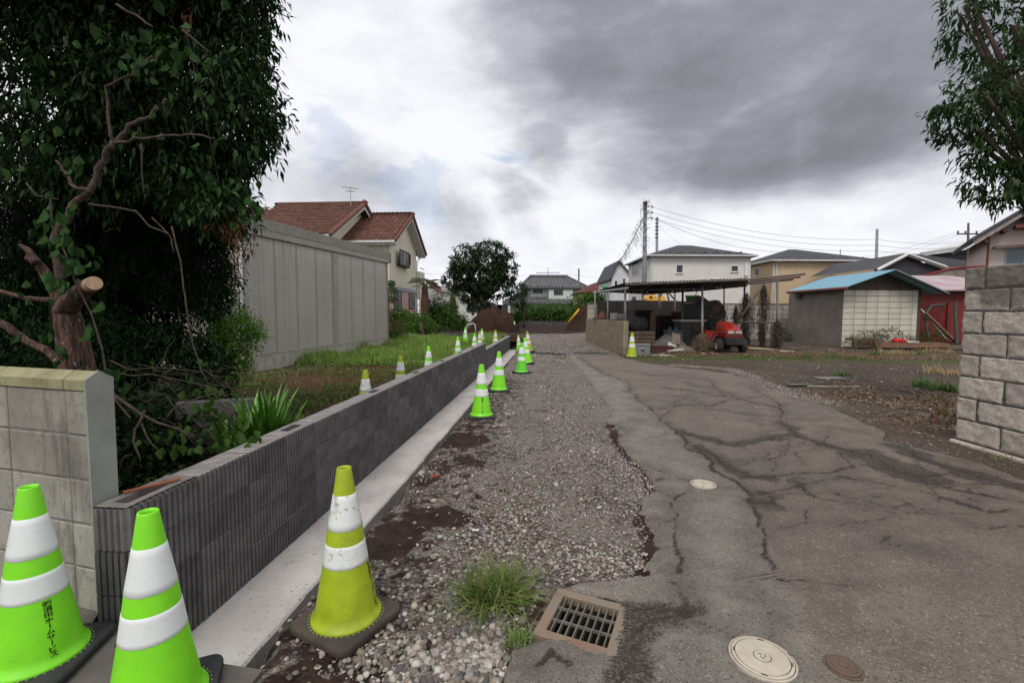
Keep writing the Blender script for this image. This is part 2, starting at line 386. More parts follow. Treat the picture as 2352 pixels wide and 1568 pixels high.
# columns denser towards the left edge
tt = np.linspace(0, 1, nt_)**1.15
ax_ = lx[:, None] + (rx-lx)[:, None]*tt[None, :]; ay_ = np.repeat(ys[:, None], nt_, 1)
az_ = terr(ax_, ay_) + .010 + .018*sm(tt, 0, .02)[None, :]
az_ = az_ + .006*fbm(ax_, ay_, 2.2, 77, 3)
cr = [  # polylines on the asphalt: (half width, points)
 (.014, [(95, 70), (180, 130), (250, 165), (340, 190), (360, 250), (470, 345), (550, 430)]), (.030, [(550, 430), (640, 510), (730, 590), (800, 660), (880, 710), (960, 780), (972, 850)]),
 (.020, [(972, 850), (1010, 940), (1060, 1030), (1090, 1100), (1140, 1180), (1160, 1200)]),
 (.014, [(570, 790), (575, 900), (590, 1000)]), (.024, [(590, 1000), (600, 1100), (610, 1200), (612, 1300), (630, 1385)]), (.018, [(630, 1385), (700, 1430), (790, 1480), (860, 1520)]),
 (.004, [(440, 645), (510, 650), (560, 680), (650, 700)]), (.005, [(480, 700), (560, 700), (660, 710)]), (.012, [(465, 730), (520, 775), (570, 785), (620, 770)]), (.006, [(780, 730), (860, 738), (930, 740)]),
 (.07, [(600, 455), (700, 480), (820, 510), (900, 520), (1000, 500), (1100, 478)]), (.06, [(1100, 478), (1180, 468), (1260, 500), (1400, 540), (1520, 580)]), (.16, [(1520, 570), (1640, 620), (1800, 680), (1900, 710)]), (.03, [(1900, 720), (2000, 750), (2200, 790), (2332, 810)]),
 (.05, [(700, 520), (760, 580), (860, 640), (960, 690), (1050, 700)]),
 (.06, [(1110, 400), (1150, 430), (1180, 465)]), (.02, [(1090, 300), (1110, 380)]), (.004, [(1100, 380), (1200, 392), (1300, 385)]),
 (.025, [(380, 340), (500, 342), (600, 312), (740, 320), (820, 292), (930, 290), (1090, 330)]), (.02, [(520, 230), (650, 240), (800, 262), (900, 280), (1000, 275)]), (.014, [(280, 180), (450, 186), (650, 180), (760, 190)]), (.012, [(740, 330), (850, 345), (1000, 362), (1090, 372)]),
 (.012, [(740, 180), (790, 230), (860, 262), (930, 290)]), (.008, [(250, 150), (330, 140), (420, 152), (480, 165), (560, 160)]), (.006, [(420, 270), (560, 262), (660, 280), (740, 320)]), (.006, [(960, 220), (1020, 262), (1100, 300)]),
 (.022, [(900, 690), (1020, 690), (1150, 672), (1250, 660), (1400, 667), (1480, 640)]), (.02, [(1400, 680), (1480, 700), (1600, 720), (1700, 735), (1850, 770), (2000, 800), (2150, 860), (2260, 860)]),
 (.012, [(980, 770), (1100, 780), (1230, 775), (1400, 800), (1600, 840), (1850, 880), (2000, 880), (2200, 865)]), (.05, [(1190, 700), (1220, 740), (1230, 775)]), (.02, [(960, 780), (1100, 745), (1200, 720)]), (.01, [(1200, 720), (1300, 700), (1400, 690)]),
 (.06, [(1000, 830), (1080, 830), (1060, 790), (1000, 770)]), (.006, [(1370, 760), (1450, 790), (1600, 815), (1720, 835), (1870, 850)]),
 (.003, [(950, 1180), (1140, 1195), (1300, 1215), (1480, 1222)]), (.002, [(970, 1190), (1010, 1280), (1050, 1370), (1100, 1480), (1110, 1568)]),
 (.003, [(480, 1030), (590, 1030)]), (.004, [(440, 880), (490, 910), (570, 910)]), (.004, [(490, 910), (470, 960)]), (.003, [(250, 405), (310, 430), (345, 440), (370, 436)]), (.012, [(345, 440), (310, 475), (300, 510), (340, 545)]),
 (.06, [(380, 1340), (480, 1345), (600, 1338)]), (.10, [(390, 1390), (480, 1420), (400, 1500), (375, 1600), (330, 1750)]), (.05, [(480, 1380), (560, 1380)]),
 (.006, [(1430, 570), (1480, 640), (1500, 650)]), (.005, [(1180, 560), (1220, 612)]), (.006, [(410, 394), (500, 392)]),
 (.10, [(1690, 520), (1900, 620), (2100, 680), (2332, 740)]), (.02, [(1650, 640), (1800, 690), (1950, 650), (2100, 645)]),
 (.03, [(-120, 1600), (-60, 1540), (30, 1600)]), (.05, [(1650, 480), (1750, 505), (2000, 560), (2332, 650), (2500, 700)])]
wx_ = ax_+.09*fbm(ax_, ay_, 4.5, 201, 4)+.02*fbm(ax_, ay_, 22, 205, 2); wy_ = ay_+.09*fbm(ax_, ay_, 4.5, 301, 4)+.02*fbm(ax_, ay_, 22, 305, 2)
ck = np.full(ax_.shape, 1e9)
st_ = np.full(ax_.shape, 1e9)
_r = random.Random(5)
for _ in range(34):
    x_, y_ = _r.uniform(500, 2200), _r.uniform(150, 1000)
    if x_ < 350+y_*.75: continue
    a_ = _r.uniform(-.5, .5)+(math.pi/2 if _r.random() < .3 else 0); P_l = [(x_, y_)]
    for k_ in range(4): a_ += _r.uniform(-.6, .6); x_ += math.cos(a_)*_r.uniform(50, 110); y_ += math.sin(a_)*_r.uniform(20, 50); P_l.append((x_, y_))
    cr.append((.004, P_l))
for wd, pts in cr:
    ck = np.minimum(ck, seg_dist(wx_, wy_, [Q(*p) for p in pts])-(wd*.42 if wd < .045 else .008))
    if wd >= .045: st_ = np.minimum(st_, seg_dist(wx_, wy_, [Q(*p) for p in pts])-wd)
az_ = az_ - .016*(1-sm(ck, -.02, .02))
az_ = az_ - .03*(1-sm(rx[:, None]-ax_, .0, .25))*.6
ka, kb = ax_.shape; ai = np.arange(ka*kb).reshape(ka, kb)
af = np.stack([ai[:-1, :-1], ai[:-1, 1:], ai[1:, 1:], ai[1:, :-1]], -1).reshape(-1, 4)
av = np.stack([ax_, ay_, az_], -1).reshape(-1, 3)
cen = av[af].mean(1); keep = ~drainmask(cen[:, 0], cen[:, 1], .035)
# slanted side skirt along the broken left edge
sk = av.reshape(ka, kb, 3)[:, 0].copy(); sk[:, 2] -= .05; sk[:, 0] -= .012
av2 = np.concatenate([av, sk]); b0 = len(av); i0 = ai[:, 0]
sf = np.stack([np.arange(b0, b0+ka-1), i0[:-1], i0[1:], np.arange(b0+1, b0+ka)], -1)
skcen = av[i0[:-1]]; sf = sf[~drainmask(skcen[:, 0], skcen[:, 1], .06)]
m = MT('old_asphalt')
big = m.noise(.8, 5, .6); md = m.noise(5, 6, .6)
c0 = m.mix(m.ss(big, .35, .65), (.180, .153, .123), (.135, .116, .096))
c0 = m.mix(m.math('MULTIPLY', m.attr('strip'), .55), c0, (.235, .215, .19))
c0 = m.mix(m.math('MULTIPLY', m.ss(m.noise(2.3, 8, .75), .47, .62), .5), c0, (.092, .078, .066))
c0 = m.mix(m.math('MULTIPLY', m.ss(m.noise(26, 6, .7), .52, .66), .45), c0, (.085, .073, .063))
c0 = m.mix(m.math('MULTIPLY', m.ss(md, .45, .7), .45), c0, (.105, .090, .076))
va = m.voro(115, out='Color'); sa = m.n('ShaderNodeSeparateColor'); m.l(va, sa.inputs[0]); vdd = m.voro(115)
c0 = m.mix(m.math('MULTIPLY', m.ss(sa.outputs[0], .66, .95), m.ss(vdd, .55, .25)), c0, (.31, .28, .24))
c0 = m.mix(m.math('MULTIPLY', m.ss(sa.outputs[1], .62, .95), m.ss(vdd, .6, .3)), c0, (.070, .060, .052))
jit = m.math('ADD', m.math('MULTIPLY', m.math('SUBTRACT', m.noise(9, 8, .75), .5), .20), m.math('ADD', m.math('MULTIPLY', m.math('SUBTRACT', m.noise(60, 4, .6), .5), .03), .018))
cd_ = m.math('MINIMUM', m.math('ADD', m.math('ADD', m.attr('crk'), jit), .012), m.math('ADD', m.math('SUBTRACT', m.attr('crk'), .001), m.math('MULTIPLY', m.math('SUBTRACT', m.noise(45, 5, .6), .5), .026)))
cm = m.ss(cd_, .010, -.004)
grit = m.mix(m.ss(m.noise(160, 3, .6), .55, .72), (.040, .031, .026), (.125, .108, .09))
halo = m.math('MULTIPLY', m.ss(cd_, .16, .0), .35)
c0 = m.mix(halo, c0, (.060, .046, .038))
# worn hair cracks
hw = m.voro(1.7, feat='DISTANCE_TO_EDGE', vec=None); wz = m.n('ShaderNodeVectorMath', operation='ADD'); m.l(m.tc.outputs['Object'], wz.inputs[0])
ncol = m.n('ShaderNodeTexNoise'); m.l(m.tc.outputs['Object'], ncol.inputs['Vector']); ncol.inputs['Scale'].default_value = 4; ncol.inputs['Detail'].default_value = 7
ns = m.n('ShaderNodeVectorMath', operation='SCALE'); m.l(ncol.outputs['Color'], ns.inputs[0]); ns.inputs['Scale'].default_value = .45; m.l(ns.outputs[0], wz.inputs[1])
hv = m.voro(1.5, feat='DISTANCE_TO_EDGE', vec=wz.outputs[0])
hc = m.math('MULTIPLY', m.ss(hv, .006, .0015), m.ss(m.math('MULTIPLY', m.attr('hair'), m.noise(1.3, 3, .5)), .30, .5))
c0 = m.mix(m.math('MULTIPLY', hc, .8), c0, (.035, .027, .022))
sd_ = m.math('ADD', m.attr('stain'), m.math('MULTIPLY', m.math('SUBTRACT', m.noise(7, 8, .78), .5), .42))
c0 = m.mix(m.math('MULTIPLY', m.ss(sd_, .03, -.02), m.ss(m.noise(70, 5, .7), .30, .58)), c0, grit)
c0 = m.mix(cm, c0, grit)
m.bump(m.math('ADD', m.math('MULTIPLY', vdd, -.5), m.math('ADD', m.math('MULTIPLY', cm, -.9), m.math('MULTIPLY', m.noise(170, 4, .7), .8))), .8, .007)
AM = m.fin(c0, .86, .25)
ame = npmesh('asphalt_road', av2, np.concatenate([af[keep], sf]), AM, True)
attr(ame, 'crk', np.concatenate([ck.ravel(), np.full(ka, 1.0)])); cx1 = np.array([Q(*p) for p in ((95, 70), (180, 130), (250, 165), (340, 190), (360, 250), (470, 345), (640, 510), (730, 590), (880, 710), (972, 850), (1060, 1030), (1160, 1200), (1260, 1500), (1300, 1800))]); cx1 = cx1[np.argsort(cx1[:, 1])]
stp = 1-sm(ax_-np.interp(ay_, cx1[:, 1], cx1[:, 0]), -.03, .03); attr(ame, 'strip', np.concatenate([stp.ravel(), np.zeros(ka)]))
attr(ame, 'stain', np.concatenate([st_.ravel(), np.full(ka, 1.0)]))
hair = np.clip(sm(ax_, .9, 1.6)*sm(ay_, 3.0, 4.2), 0, 1); attr(ame, 'hair', np.concatenate([hair.ravel(), np.zeros(ka)]))
ar = inst('asphalt_road', ame); tag(ar, kind='structure')
# black torn asphalt lip across the lane at the far end of the old surface
blk = simple('fresh_bitumen', (.018, .018, .019), (.03, .028, .027), rough=.6, bump=.6)
mb = MB()
for k, (u0, v0, u1, v1, th) in enumerate(((1210, 812, 1262, 812, .20), (1258, 813, 1300, 816, .10), (1318, 812, 1400, 814, .12), (1352, 811, 1380, 813, .16))):
    a, b = G(u0, v0), G(u1, v1); n = 16
    P = [a.lerp(b, i/n) for i in range(n+1)]; vs = []
    for i, p in enumerate(P):
        wv = th*math.sin(math.pi*min(max(i/n, .06), .94))*(1+.5*random.uniform(-1, 1)); z = p.z+.012
        vs += [(p.x, p.y-wv, z-.02), (p.x, p.y-wv*.4, z+.035), (p.x, p.y+wv*.8, z+.02), (p.x, p.y+wv*1.6, z-.02)]
    mb.add(vs, [(i*4+j, (i+1)*4+j, (i+1)*4+j+1, i*4+j+1) for i in range(n) for j in range(3)])
lo = mb.build('asphalt_edge', blk, None, True); tag(lo, kind='structure')
# pavement corner at the near left, in front of the wall end
pv = simple('pavement_surface', (.155, .14, .125), (.10, .088, .078), 4, .9, bump=.7, bsc=90)
P = [LS(-6, .8), LS(-1.1, .8), LS(-1.1, 1.60), LS(-1.79, 1.66), LS(-1.83, 1.78), LS(-2.02, 1.78), LS(-2.06, 1.85), LS(-6, 2.9)]
mb = MB().poly([(p.x, p.y, -.06) for p in P], (0, 0, .075)); po = mb.build('pavement', pv); tag(po, kind='structure')
# footing slab: poured in bays, each with a slightly ragged outer edge
conc = MT('poured_concrete'); m = conc
cbase = m.mix(m.ss(m.noise(2.2, 6, .6), .35, .65), (.53, .50, .47), (.41, .385, .36))
cbase = m.mix(m.math('MULTIPLY', m.ss(m.noise(38, 6, .7), .56, .68), m.ss(m.noise(5, 4, .5), .42, .62)), cbase, (.09, .08, .07))
cbase = m.mix(m.math('MULTIPLY', m.ss(m.noise(9, 6, .7), .55, .75), .55), cbase, (.22, .18, .15))
m.bump(m.noise(70, 5, .6), .35, .004); CM = m.fin(cbase, .9, .2)
vs = []; n = 190; s0, s1 = 1.62, 20.6
for i in range(n+1):
    s = s0+(s1-s0)*(i/n)**1.6; o = -1.42+.012*float(fbm(s, 0, 4, 2))+.008*float(fbm(s, 3, 18, 4)); z = FZ+.004*float(fbm(s, 1, 2, 6))
    for l, zz in ((WL-.01, z), (o-.012, z), (o, z-.012), (o+.004, z-.16)): vs.append(LS(l, s, zz))
fs = [(i*4+j, i*4+j+1, (i+1)*4+j+1, (i+1)*4+j) for i in range(n) for j in range(3)]
fs += [(n*4, n*4+1, n*4+2, n*4+3)]
fo = MB().add(vs, fs).build('concrete_footing', CM, None, False); tag(fo, kind='structure')
# distant ridge of town haze is only sky here; a wide far field closes the horizon
# --- loose stones
def ico():
    t = (1+5**.5)/2; v = np.array([(-1, t, 0), (1, t, 0), (-1, -t, 0), (1, -t, 0), (0, -1, t), (0, 1, t), (0, -1, -t), (0, 1, -t), (t, 0, -1), (t, 0, 1), (-t, 0, -1), (-t, 0, 1)])/math.hypot(1, t)
    f = np.array([(0, 11, 5), (0, 5, 1), (0, 1, 7), (0, 7, 10), (0, 10, 11), (1, 5, 9), (5, 11, 4), (11, 10, 2), (10, 7, 6), (7, 1, 8), (3, 9, 4), (3, 4, 2), (3, 2, 6), (3, 6, 8), (3, 8, 9), (4, 9, 5), (2, 4, 11), (6, 2, 10), (8, 6, 7), (9, 8, 1)]); return v, f
IV, IF = ico(); OV = np.array([(1, 0, 0), (-1, 0, 0), (0, 1, 0), (0, -1, 0), (0, 0, 1), (0, 0, -.4)], float); OF = np.array([(0, 2, 4), (2, 1, 4), (1, 3, 4), (3, 0, 4)])
def rotm(n):
    a = rng.uniform(0, 2*np.pi, n); b = rng.normal(0, .35, n); c = rng.normal(0, .35, n)
    ca, sa = np.cos(a), np.sin(a); cb, sb = np.cos(b), np.sin(b); cc, sc = np.cos(c), np.sin(c); z = np.zeros(n); o = np.ones(n)
    Rz = np.stack([ca, -sa, z, sa, ca, z, z, z, o], -1).reshape(n, 3, 3); Rx = np.stack([o, z, z, z, cb, -sb, z, sb, cb], -1).reshape(n, 3, 3); Ry = np.stack([cc, z, sc, z, o, z, -sc, z, cc], -1).reshape(n, 3, 3)
    return Rz @ Rx @ Ry
def stones(x, y, z, size, low=False, flat=.62):
    n = len(x); V, F = (OV, OF) if low else (IV, IF)
    sc = size[:, None]*np.stack([rng.uniform(.8, 1.35, n), rng.uniform(.65, 1.0, n), rng.uniform(.4, .8, n)*flat/.62], -1)
    vv = V[None]*sc[:, None, :]*rng.uniform(.82, 1.14, (n, len(V), 1))
    vv = np.einsum('nij,nkj->nki', rotm(n), vv); vv += np.stack([x, y, z+size*.25], -1)[:, None, :]
    return vv.reshape(-1, 3), (F[None]+(np.arange(n)*len(V))[:, None, None]).reshape(-1, 3)
m = MT('crushed_stone'); r = m.isl()
rp = m.n('ShaderNodeValToRGB'); m.l(r, rp.inputs[0]); e = rp.color_ramp.elements; rp.color_ramp.interpolation = 'CONSTANT'
e[0].color = (.30, .27, .235, 1); e[1].position = .93; e[1].color = (.46, .44, .41, 1)
for p, c in ((.12, (.16, .14, .12)), (.26, (.34, .31, .27)), (.36, (.085, .08, .08)), (.48, (.22, .18, .14)), (.60, (.38, .34, .29)), (.68, (.13, .105, .085)), (.80, (.26, .235, .215))):
    q = e.new(p); q.color = (*c, 1)
sc_ = m.mix(m.math('MULTIPLY', m.ss(m.noise(45, 5, .6), .45, .7), .45), rp.outputs[0], (.15, .115, .09))
m.bump(m.noise(120, 4, .6), .4, .002); STM = m.fin(sc_, .85, .25)
def zat(x, y): return terr(x, y)
def scatter(n, l0, l1, s0, s1, p=1.0):
    """random spots in the lane, denser near the viewer"""
    s = s0*(s1/s0)**(rng.random(n)**p); l = rng.uniform(l0, l1, n)
    return l*CT+s*ST, -l*ST+s*CT, l, s
asl = lambda y: np.interp(y, ys, lx)
def ok_lane(x, y, l, s, keepk=.35):
    den = fbm(x, y, 1.6, 51, 4) ; k = (x < asl(y)-.02) & ~drainmask(x, y, .10)
    for u, v, r in ((985, 1195, .26), (1070, 1062, .18), (1110, 1010, .14), (930, 1215, .15)):
        q = G(u, v); k &= (np.hypot(x-q.x, y-q.y) > r*(.8+.8*rng.random(len(x)))) | (rng.random(len(x)) < .16)
    return k, den
A_, F_ = [], []; off = 0
def put(v, f):
    global off
    A_.append(v); F_.append(f+off); off += len(v)
# pale heaps: near left bottom, patch behind the drain, line at the asphalt edge
def heap(u, v, rx_, ry_, n, s0, s1):
    q = G(u, v); x = q.x+rng.normal(0, rx_, n); y = q.y+rng.normal(0, ry_, n); k = (x < asl(y)-.01) & ~drainmask(x, y, .08); x, y = x[k], y[k]
    sz = rng.uniform(s0, s1, len(x)); put(*stones(x, y, zat(x, y)+.004, sz))
heap(1060, 1520, .15, .07, 420, .010, .026); heap(980, 1540, .2, .08, 420, .007, .020); heap(900, 1400, .25, .2, 320, .008, .019); heap(1130, 1250, .22, .18, 300, .008, .018)
heap(1370, 1290, .16, .11, 800, .006, .015); heap(1180, 1180, .16, .2, 800, .005, .012); heap(1440, 1090, .1, .35, 900, .004, .010); heap(1260, 1080, .25, .5, 1500, .004, .010)
x, y, l, s = scatter(30000, -1.2, 1.0, 1.6, 13, 1.15); k, den = ok_lane(x, y, l, s); k &= rng.random(len(x)) < np.clip(.36+2.9*den+.28*np.clip(l+.2, -1, .5), .03, 1); k &= rng.random(len(x)) < .95
x, y, s = x[k], y[k], s[k]; sz = np.exp(rng.normal(-5.25, .45, len(x))); sz = np.clip(sz*(1+.03*s), .0022, .022)
big_ = rng.random(len(x)) < .012; sz = np.where(big_, rng.uniform(.016, .026, len(x)), sz)
far = s > 5
put(*stones(x[~far], y[~far], zat(x[~far], y[~far]), sz[~far])); vv, ff = stones(x[far], y[far], zat(x[far], y[far]), sz[far]*1.25, True); put(vv, ff)
x, y, l, s = scatter(14000, -1.2, 3.4, 12.5, 27, 1.0); k = (rng.random(len(x)) < np.clip(.6+1.2*fbm(x, y, .8, 61, 3), 0, 1)) & (x < 2.95); vv, ff = stones(x[k], y[k], zat(x[k], y[k]), rng.uniform(.012, .03, k.sum()), True); put(vv, ff)
# crumbs on the asphalt joints and the gravel line on its right side
for (pts, n, sp, sz0) in ((((560, 105), (860, 128), (1020, 190), (1200, 252), (1360, 300)), 900, .12, .011), (((590, 1000), (610, 1200), (630, 1385)), 260, .02, .004), (((550, 430), (800, 660), (960, 780)), 260, .04, .004), (((1520, 570), (1900, 710), (2332, 760)), 120, .12, .004), (((1650, 480), (1750, 505), (2000, 560), (2332, 650)), 300, .1, .005), (((390, 1380), (430, 1480), (375, 1600)), 120, .06, .004)):
    P = np.array([Q(*p) for p in pts]); ii = rng.integers(0, len(P)-1, n); t = rng.random(n)[:, None]; q = P[ii]*(1-t)+P[ii+1]*t+rng.normal(0, sp, (n, 2))
    d0 = drainmask(q[:, 0], q[:, 1], .03); q = q[~d0]; n = len(q)
    put(*stones(q[:, 0], q[:, 1], zat(q[:, 0], q[:, 1])+.012, sz0*rng.uniform(.5, 1.4, n), True))
gst = inst('gravel', npmesh('gravel', np.concatenate(A_), np.concatenate(F_), STM)); tag(gst, 'loose pale crushed stone spread over the lane beside the asphalt', 'gravel', kind='stuff')
# ================================================================== WALLS
# --- new ribbed retaining wall (street frame: x = across, y = along)
rib_m = MT('ribbed_block'); m = rib_m
cc = m.mix(m.ss(m.noise(9, 6, .6), .35, .7), (.145, .136, .135), (.100, .092, .092)); cc = m.mix(m.math('MULTIPLY', m.ss(m.noise(2.2, 5, .6, st=(1, 1, .35)), .5, .7), .45), cc, (.135, .12, .118))
cc = hsv(m, cc, .5, 1, m.math('ADD', .80, m.math('MULTIPLY', m.objr(), .45))); m.bump(m.noise(120, 4, .6), .45, .003); RIBM = m.fin(cc, .9, .2)
topm = simple('mortar_top', (.30, .275, .265), (.17, .155, .15), 14, .9, bump=.5, det=7)
jm = simple('shaded_mortar', (.085, .08, .078), (.05, .046, .045), 30, .92, bump=.4)  # mortar coloured darker to carry the shadow in the joints
NR = 12
def rib_profile(L_, d=.013):
    p = []; w_ = L_/NR
    for i in range(NR):
        a = i*w_
        p += [(0, a+.12*w_), (d, a+.24*w_), (d, a+.80*w_), (0, a+.92*w_)]
    return p
def rib_block(L_=.394, H=.192, T=.15, end=False):
    P = rib_profile(L_); mb = MB(); n = len(P); vs = [(T/2*0+x, y, z) for z in (0, H) for (x, y) in P]
    # outline: ribbed face on +x, flat back at -T
    mb.add([(x, y, 0) for x, y in P]+[(-T, L_, 0), (-T, 0, 0)]+[(x, y, H) for x, y in P]+[(-T, L_, H), (-T, 0, H)], [])
    k = n+2
    mb.f += [(i, (i+1) % k, k+(i+1) % k, k+i) for i in range(k)] + [tuple(range(k, 2*k))]
    return mb
rib_me = rib_block().mesh('ribbed_block', RIBM)
rib_me.materials.append(topm); rib_me.polygons[-1].material_index = 1
rw = thing('retaining_wall', 'low dark grey ribbed concrete block wall running along the lane, new and unfinished', 'wall', LS(WL, 0, 0), -TH)
TOPZ = .54; nb = 28; SB = 1.80
for c in range(4):
    z0 = TOPZ-.2*(c+1)
    for i in range(nb+21):
        if c == 0 and i >= nb: continue
        if c == 0 and i == 0: continue
        b_ = inst('block', rib_me, rw, (random.uniform(-.003, .003), SB+i*.4+.003, z0+.004))
# corner block with its open cavity (top course)
mb = MB(); P = rib_profile(.394)
out = [(x, y) for x, y in P]+[(-.16, .394)]+[(-.16, 0)]
endp = []
for i in range(5): a = -.155+.03*i+.006; endp += [(a, 0.0), (a+.006, -.010), (a+.020, -.010), (a+.026, 0.0)]
ring = [(x, y) for x, y in P]+[(-.16, .394), (-.16, .0)]+endp[1:]
nR = len(ring); hole = [(-.04, .05), (-.04, .34), (-.115, .34), (-.115, .05)]
mb.add([(x, y, 0) for x, y in ring]+[(x, y, .192) for x, y in ring], [(i, (i+1) % nR, nR+(i+1) % nR, nR+i) for i in range(nR)])
RIBM2 = RIBM
cb_ = mb.build('block', RIBM, rw); cb_.location = (0, SB+.003, TOPZ-.196)
mb = MB()
x0, x1, y0, y1 = -.157, .0, 0, .394
mb.add([(x0, y0, 0), (x1, y0, 0), (x1, y1, 0), (x0, y1, 0), (hole[2][0], .05, 0), (hole[0][0], .05, 0), (hole[0][0], .34, 0), (hole[2][0], .34, 0)], [(0, 1, 5, 4), (1, 2, 6, 5), (2, 3, 7, 6), (3, 0, 4, 7)])
mb.add([(hole[2][0], .05, 0), (hole[0][0], .05, 0), (hole[0][0], .34, 0), (hole[2][0], .34, 0), (hole[2][0], .05, -.18), (hole[0][0], .05, -.18), (hole[0][0], .34, -.18), (hole[2][0], .34, -.18)], [(0, 1, 5, 4), (1, 2, 6, 5), (2, 3, 7, 6), (3, 0, 4, 7), (4, 5, 6, 7)])
mb.build('block_cavity', simple('cavity_mortar', (.22, .19, .18), (.13, .115, .11), 14, .9, bump=.5), rw, loc=(0, SB+.003, TOPZ-.001))
# ribbed end face of the wall below the top course
mb = MB()
for c in range(1, 4):
    z0 = TOPZ-.2*(c+1)+.004
    for i in range(5): a = -.150+.03*i; mb.bx(a+.003, a+.023, SB-.010, SB+.002, z0, z0+.192)
mb.build('end_ribs', RIBM, rw)
mb = MB().bx(-.145, -.004, SB+.006, SB+nb*.4-.01, TOPZ-.79, TOPZ-.199).bx(-.145, -.004, SB+nb*.4-.02, SB+(nb+21)*.4-.01, TOPZ-.79, TOPZ-.401)
mb.build('mortar', jm, rw)
mb = MB()
for i in range(3, 28, 4): mb.bx(-.105, -.045, SB+i*.4+.12, SB+i*.4+.30, TOPZ-.002, TOPZ+.0005)
mb.build('cavity_shade', simple('cavity_dark', (.02, .018, .018)), rw)  # flat dark plates on the solid top, painted as the shade of open cavities
mb = MB().tube([LS(-1.99, 1.93, TOPZ+.012), LS(-1.87, 2.12, TOPZ+.012)], .008, 6); o = mb.build('reinforcing_bar', simple('rusty_bar', (.25, .09, .04), (.15, .05, .03)), None)
tag(o, 'short rusty orange steel rod lying on the near end of the ribbed wall', 'rod')
# --- the far part of the lot's block wall, behind the first run
flat_m = simple('grey_block', (.105, .096, .098), (.072, .066, .068), 8, .9, bump=.3, objvar=.18)
blk_me = MB().bx(0, .394, -.15, 0, 0, .192, .006).mesh('grey_block', flat_m)
def block_run(th, a, b, ztop, courses, pre, step=.4):
    """blocks from a to b (world xy), outer face towards the left of a->b"""
    d = (b-a); d.z = 0; n = max(1, round(d.length/step)); d.normalize(); rz = math.atan2(d.y, d.x)
    for c in range(courses):
        for i in range(n):
            p = a+d*(i*step+.003)
            inst('block', pre, th, (p.x, p.y, ztop-.2*(c+1)+.004), (0, 0, rz))
PE = LS(WL-.16, 21.3); PC = at(975, 762, 25.7); PD = at(1032, 749, 36.0); PM = at(1141, 766, 23.2)
bw = thing('lot_wall', 'ribbed grey block wall closing off the grassy plot in front of the soil heap', 'wall')
def seg_blocks(th, a, b, ztop, courses, me):
    block_run(th, a, b, ztop, courses, me)
seg_blocks(bw, Vector((PC.x, PC.y, 0)), Vector((PM.x, PM.y, 0)), .34, 2, blk_me); seg_blocks(bw, Vector((PM.x, PM.y, 0)), Vector((PE.x, PE.y, 0)), .34, 3, blk_me)
seg_blocks(bw, Vector((PC.x, PC.y, 0)), Vector((PD.x, PD.y, 0)), .36, 2, blk_me)
for nm, (a, b), lab in (('low_wall', ((996, 735.5), (1068, 736.5)), 'low grey block wall to the left of the soil heap'), ('low_wall', ((1190, 739), (1330, 741)), 'low grey block wall to the right of the soil heap below the hedge')):
    A = at(*a, 42); B = at(*b, 42); t = thing(nm, lab, 'wall', group=None)
    A.z = B.z = 0; block_run(t, A, B, .66, 3, blk_me)
# --- old block wall, near left
old_m = MT('old_block'); m = old_m
geo = m.n('ShaderNodeNewGeometry'); oc = m.n('ShaderNodeMapping'); m.l(geo.outputs['Position'], oc.inputs[0])
a = m.noise(2.6, 6, .6, vec=geo.outputs['Position']); b = m.noise(26, 6, .65, vec=geo.outputs['Position'])
c_ = m.mix(m.ss(a, .35, .65), (.33, .315, .27), (.235, .22, .185)); c_ = m.mix(m.math('MULTIPLY', m.ss(b, .5, .68), .55), c_, (.16, .15, .13))
st_ = m.noise(9, 6, .65, vec=geo.outputs['Position'], st=(1, 1, .22)); c_ = m.mix(m.math('MULTIPLY', m.ss(st_, .53, .66), .55), c_, (.10, .093, .085))
c_ = hsv(m, c_, .5, 1, m.math('ADD', .84, m.math('MULTIPLY', m.objr(), .3))); m.bump(m.math('ADD', b, m.noise(150, 3, .6, vec=geo.outputs['Position'])), .45, .004); OLDM = m.fin(c_, .92, .15)
ojm = simple('old_joint', (.20, .19, .165), (.13, .12, .105), 20, .95)
mossm = simple('mossy_cap', (.30, .29, .17), (.20, .185, .10), 9, .92, bump=.6, det=7)
rend = simple('smooth_render', (.30, .31, .28), (.23, .235, .215), 3.5, .7, bump=.15, objvar=.02)
DX, DY = -3.66/3.794, 1/3.794
A = at(209, 1100, 2.02); ow = thing('old_block_wall', 'weathered pale concrete block wall with mossy coping at the near left corner', 'wall', (A.x, A.y, 0), math.atan2(-DY, -DX))
# local: x runs from -L (left) to 0 (end), outer face y=0 looking to -y
hts = []; zt = 1.045
z = zt
for r_ in range(6):
    x = -.003; first = .135
    xs = [0, -first]+[-first-.4*k for k in range(1, 9)]
    for a, b in zip(xs[:-1], xs[1:]):
        inst('block', MB().bx(b+.003, a-.003, 0, .097, z-.203, z-.006, .004).mesh('old_block', OLDM), ow, (0, random.uniform(-.002, .002), 0))
    z -= .207
MB().bx(-3.3, -.004, .005, .09, -.2, zt-.008).build('mortar', ojm, ow)
for a, b in ((0, -.135), (-.135, -.60), (-.60, -1.2), (-1.2, -1.8), (-1.8, -2.4), (-2.4, -3.0)):
    mb = MB(); pr = [(-.006, zt), (-.006, zt+.045), (.045, zt+.083), (.10, zt+.045), (.10, zt)]
    mb.add([(a-.003, y, z) for y, z in pr]+[(b+.003, y, z) for y, z in pr], [(0, 1, 2, 3, 4), (5, 6, 7, 8, 9)]+[(i, (i+1) % 5, 5+(i+1) % 5, 5+i) for i in range(5)])
    mb.build('coping', mossm, ow)
mb = MB().poly([(.0, -.004, -.1), (.0, .100, -.1), (.0, .104, zt), (.0, .106, zt+.048), (.0, .045, zt+.086), (.0, -.010, zt+.048), (.0, -.008, zt)], (.012, 0, 0)); mb.build('end_render', rend, ow)
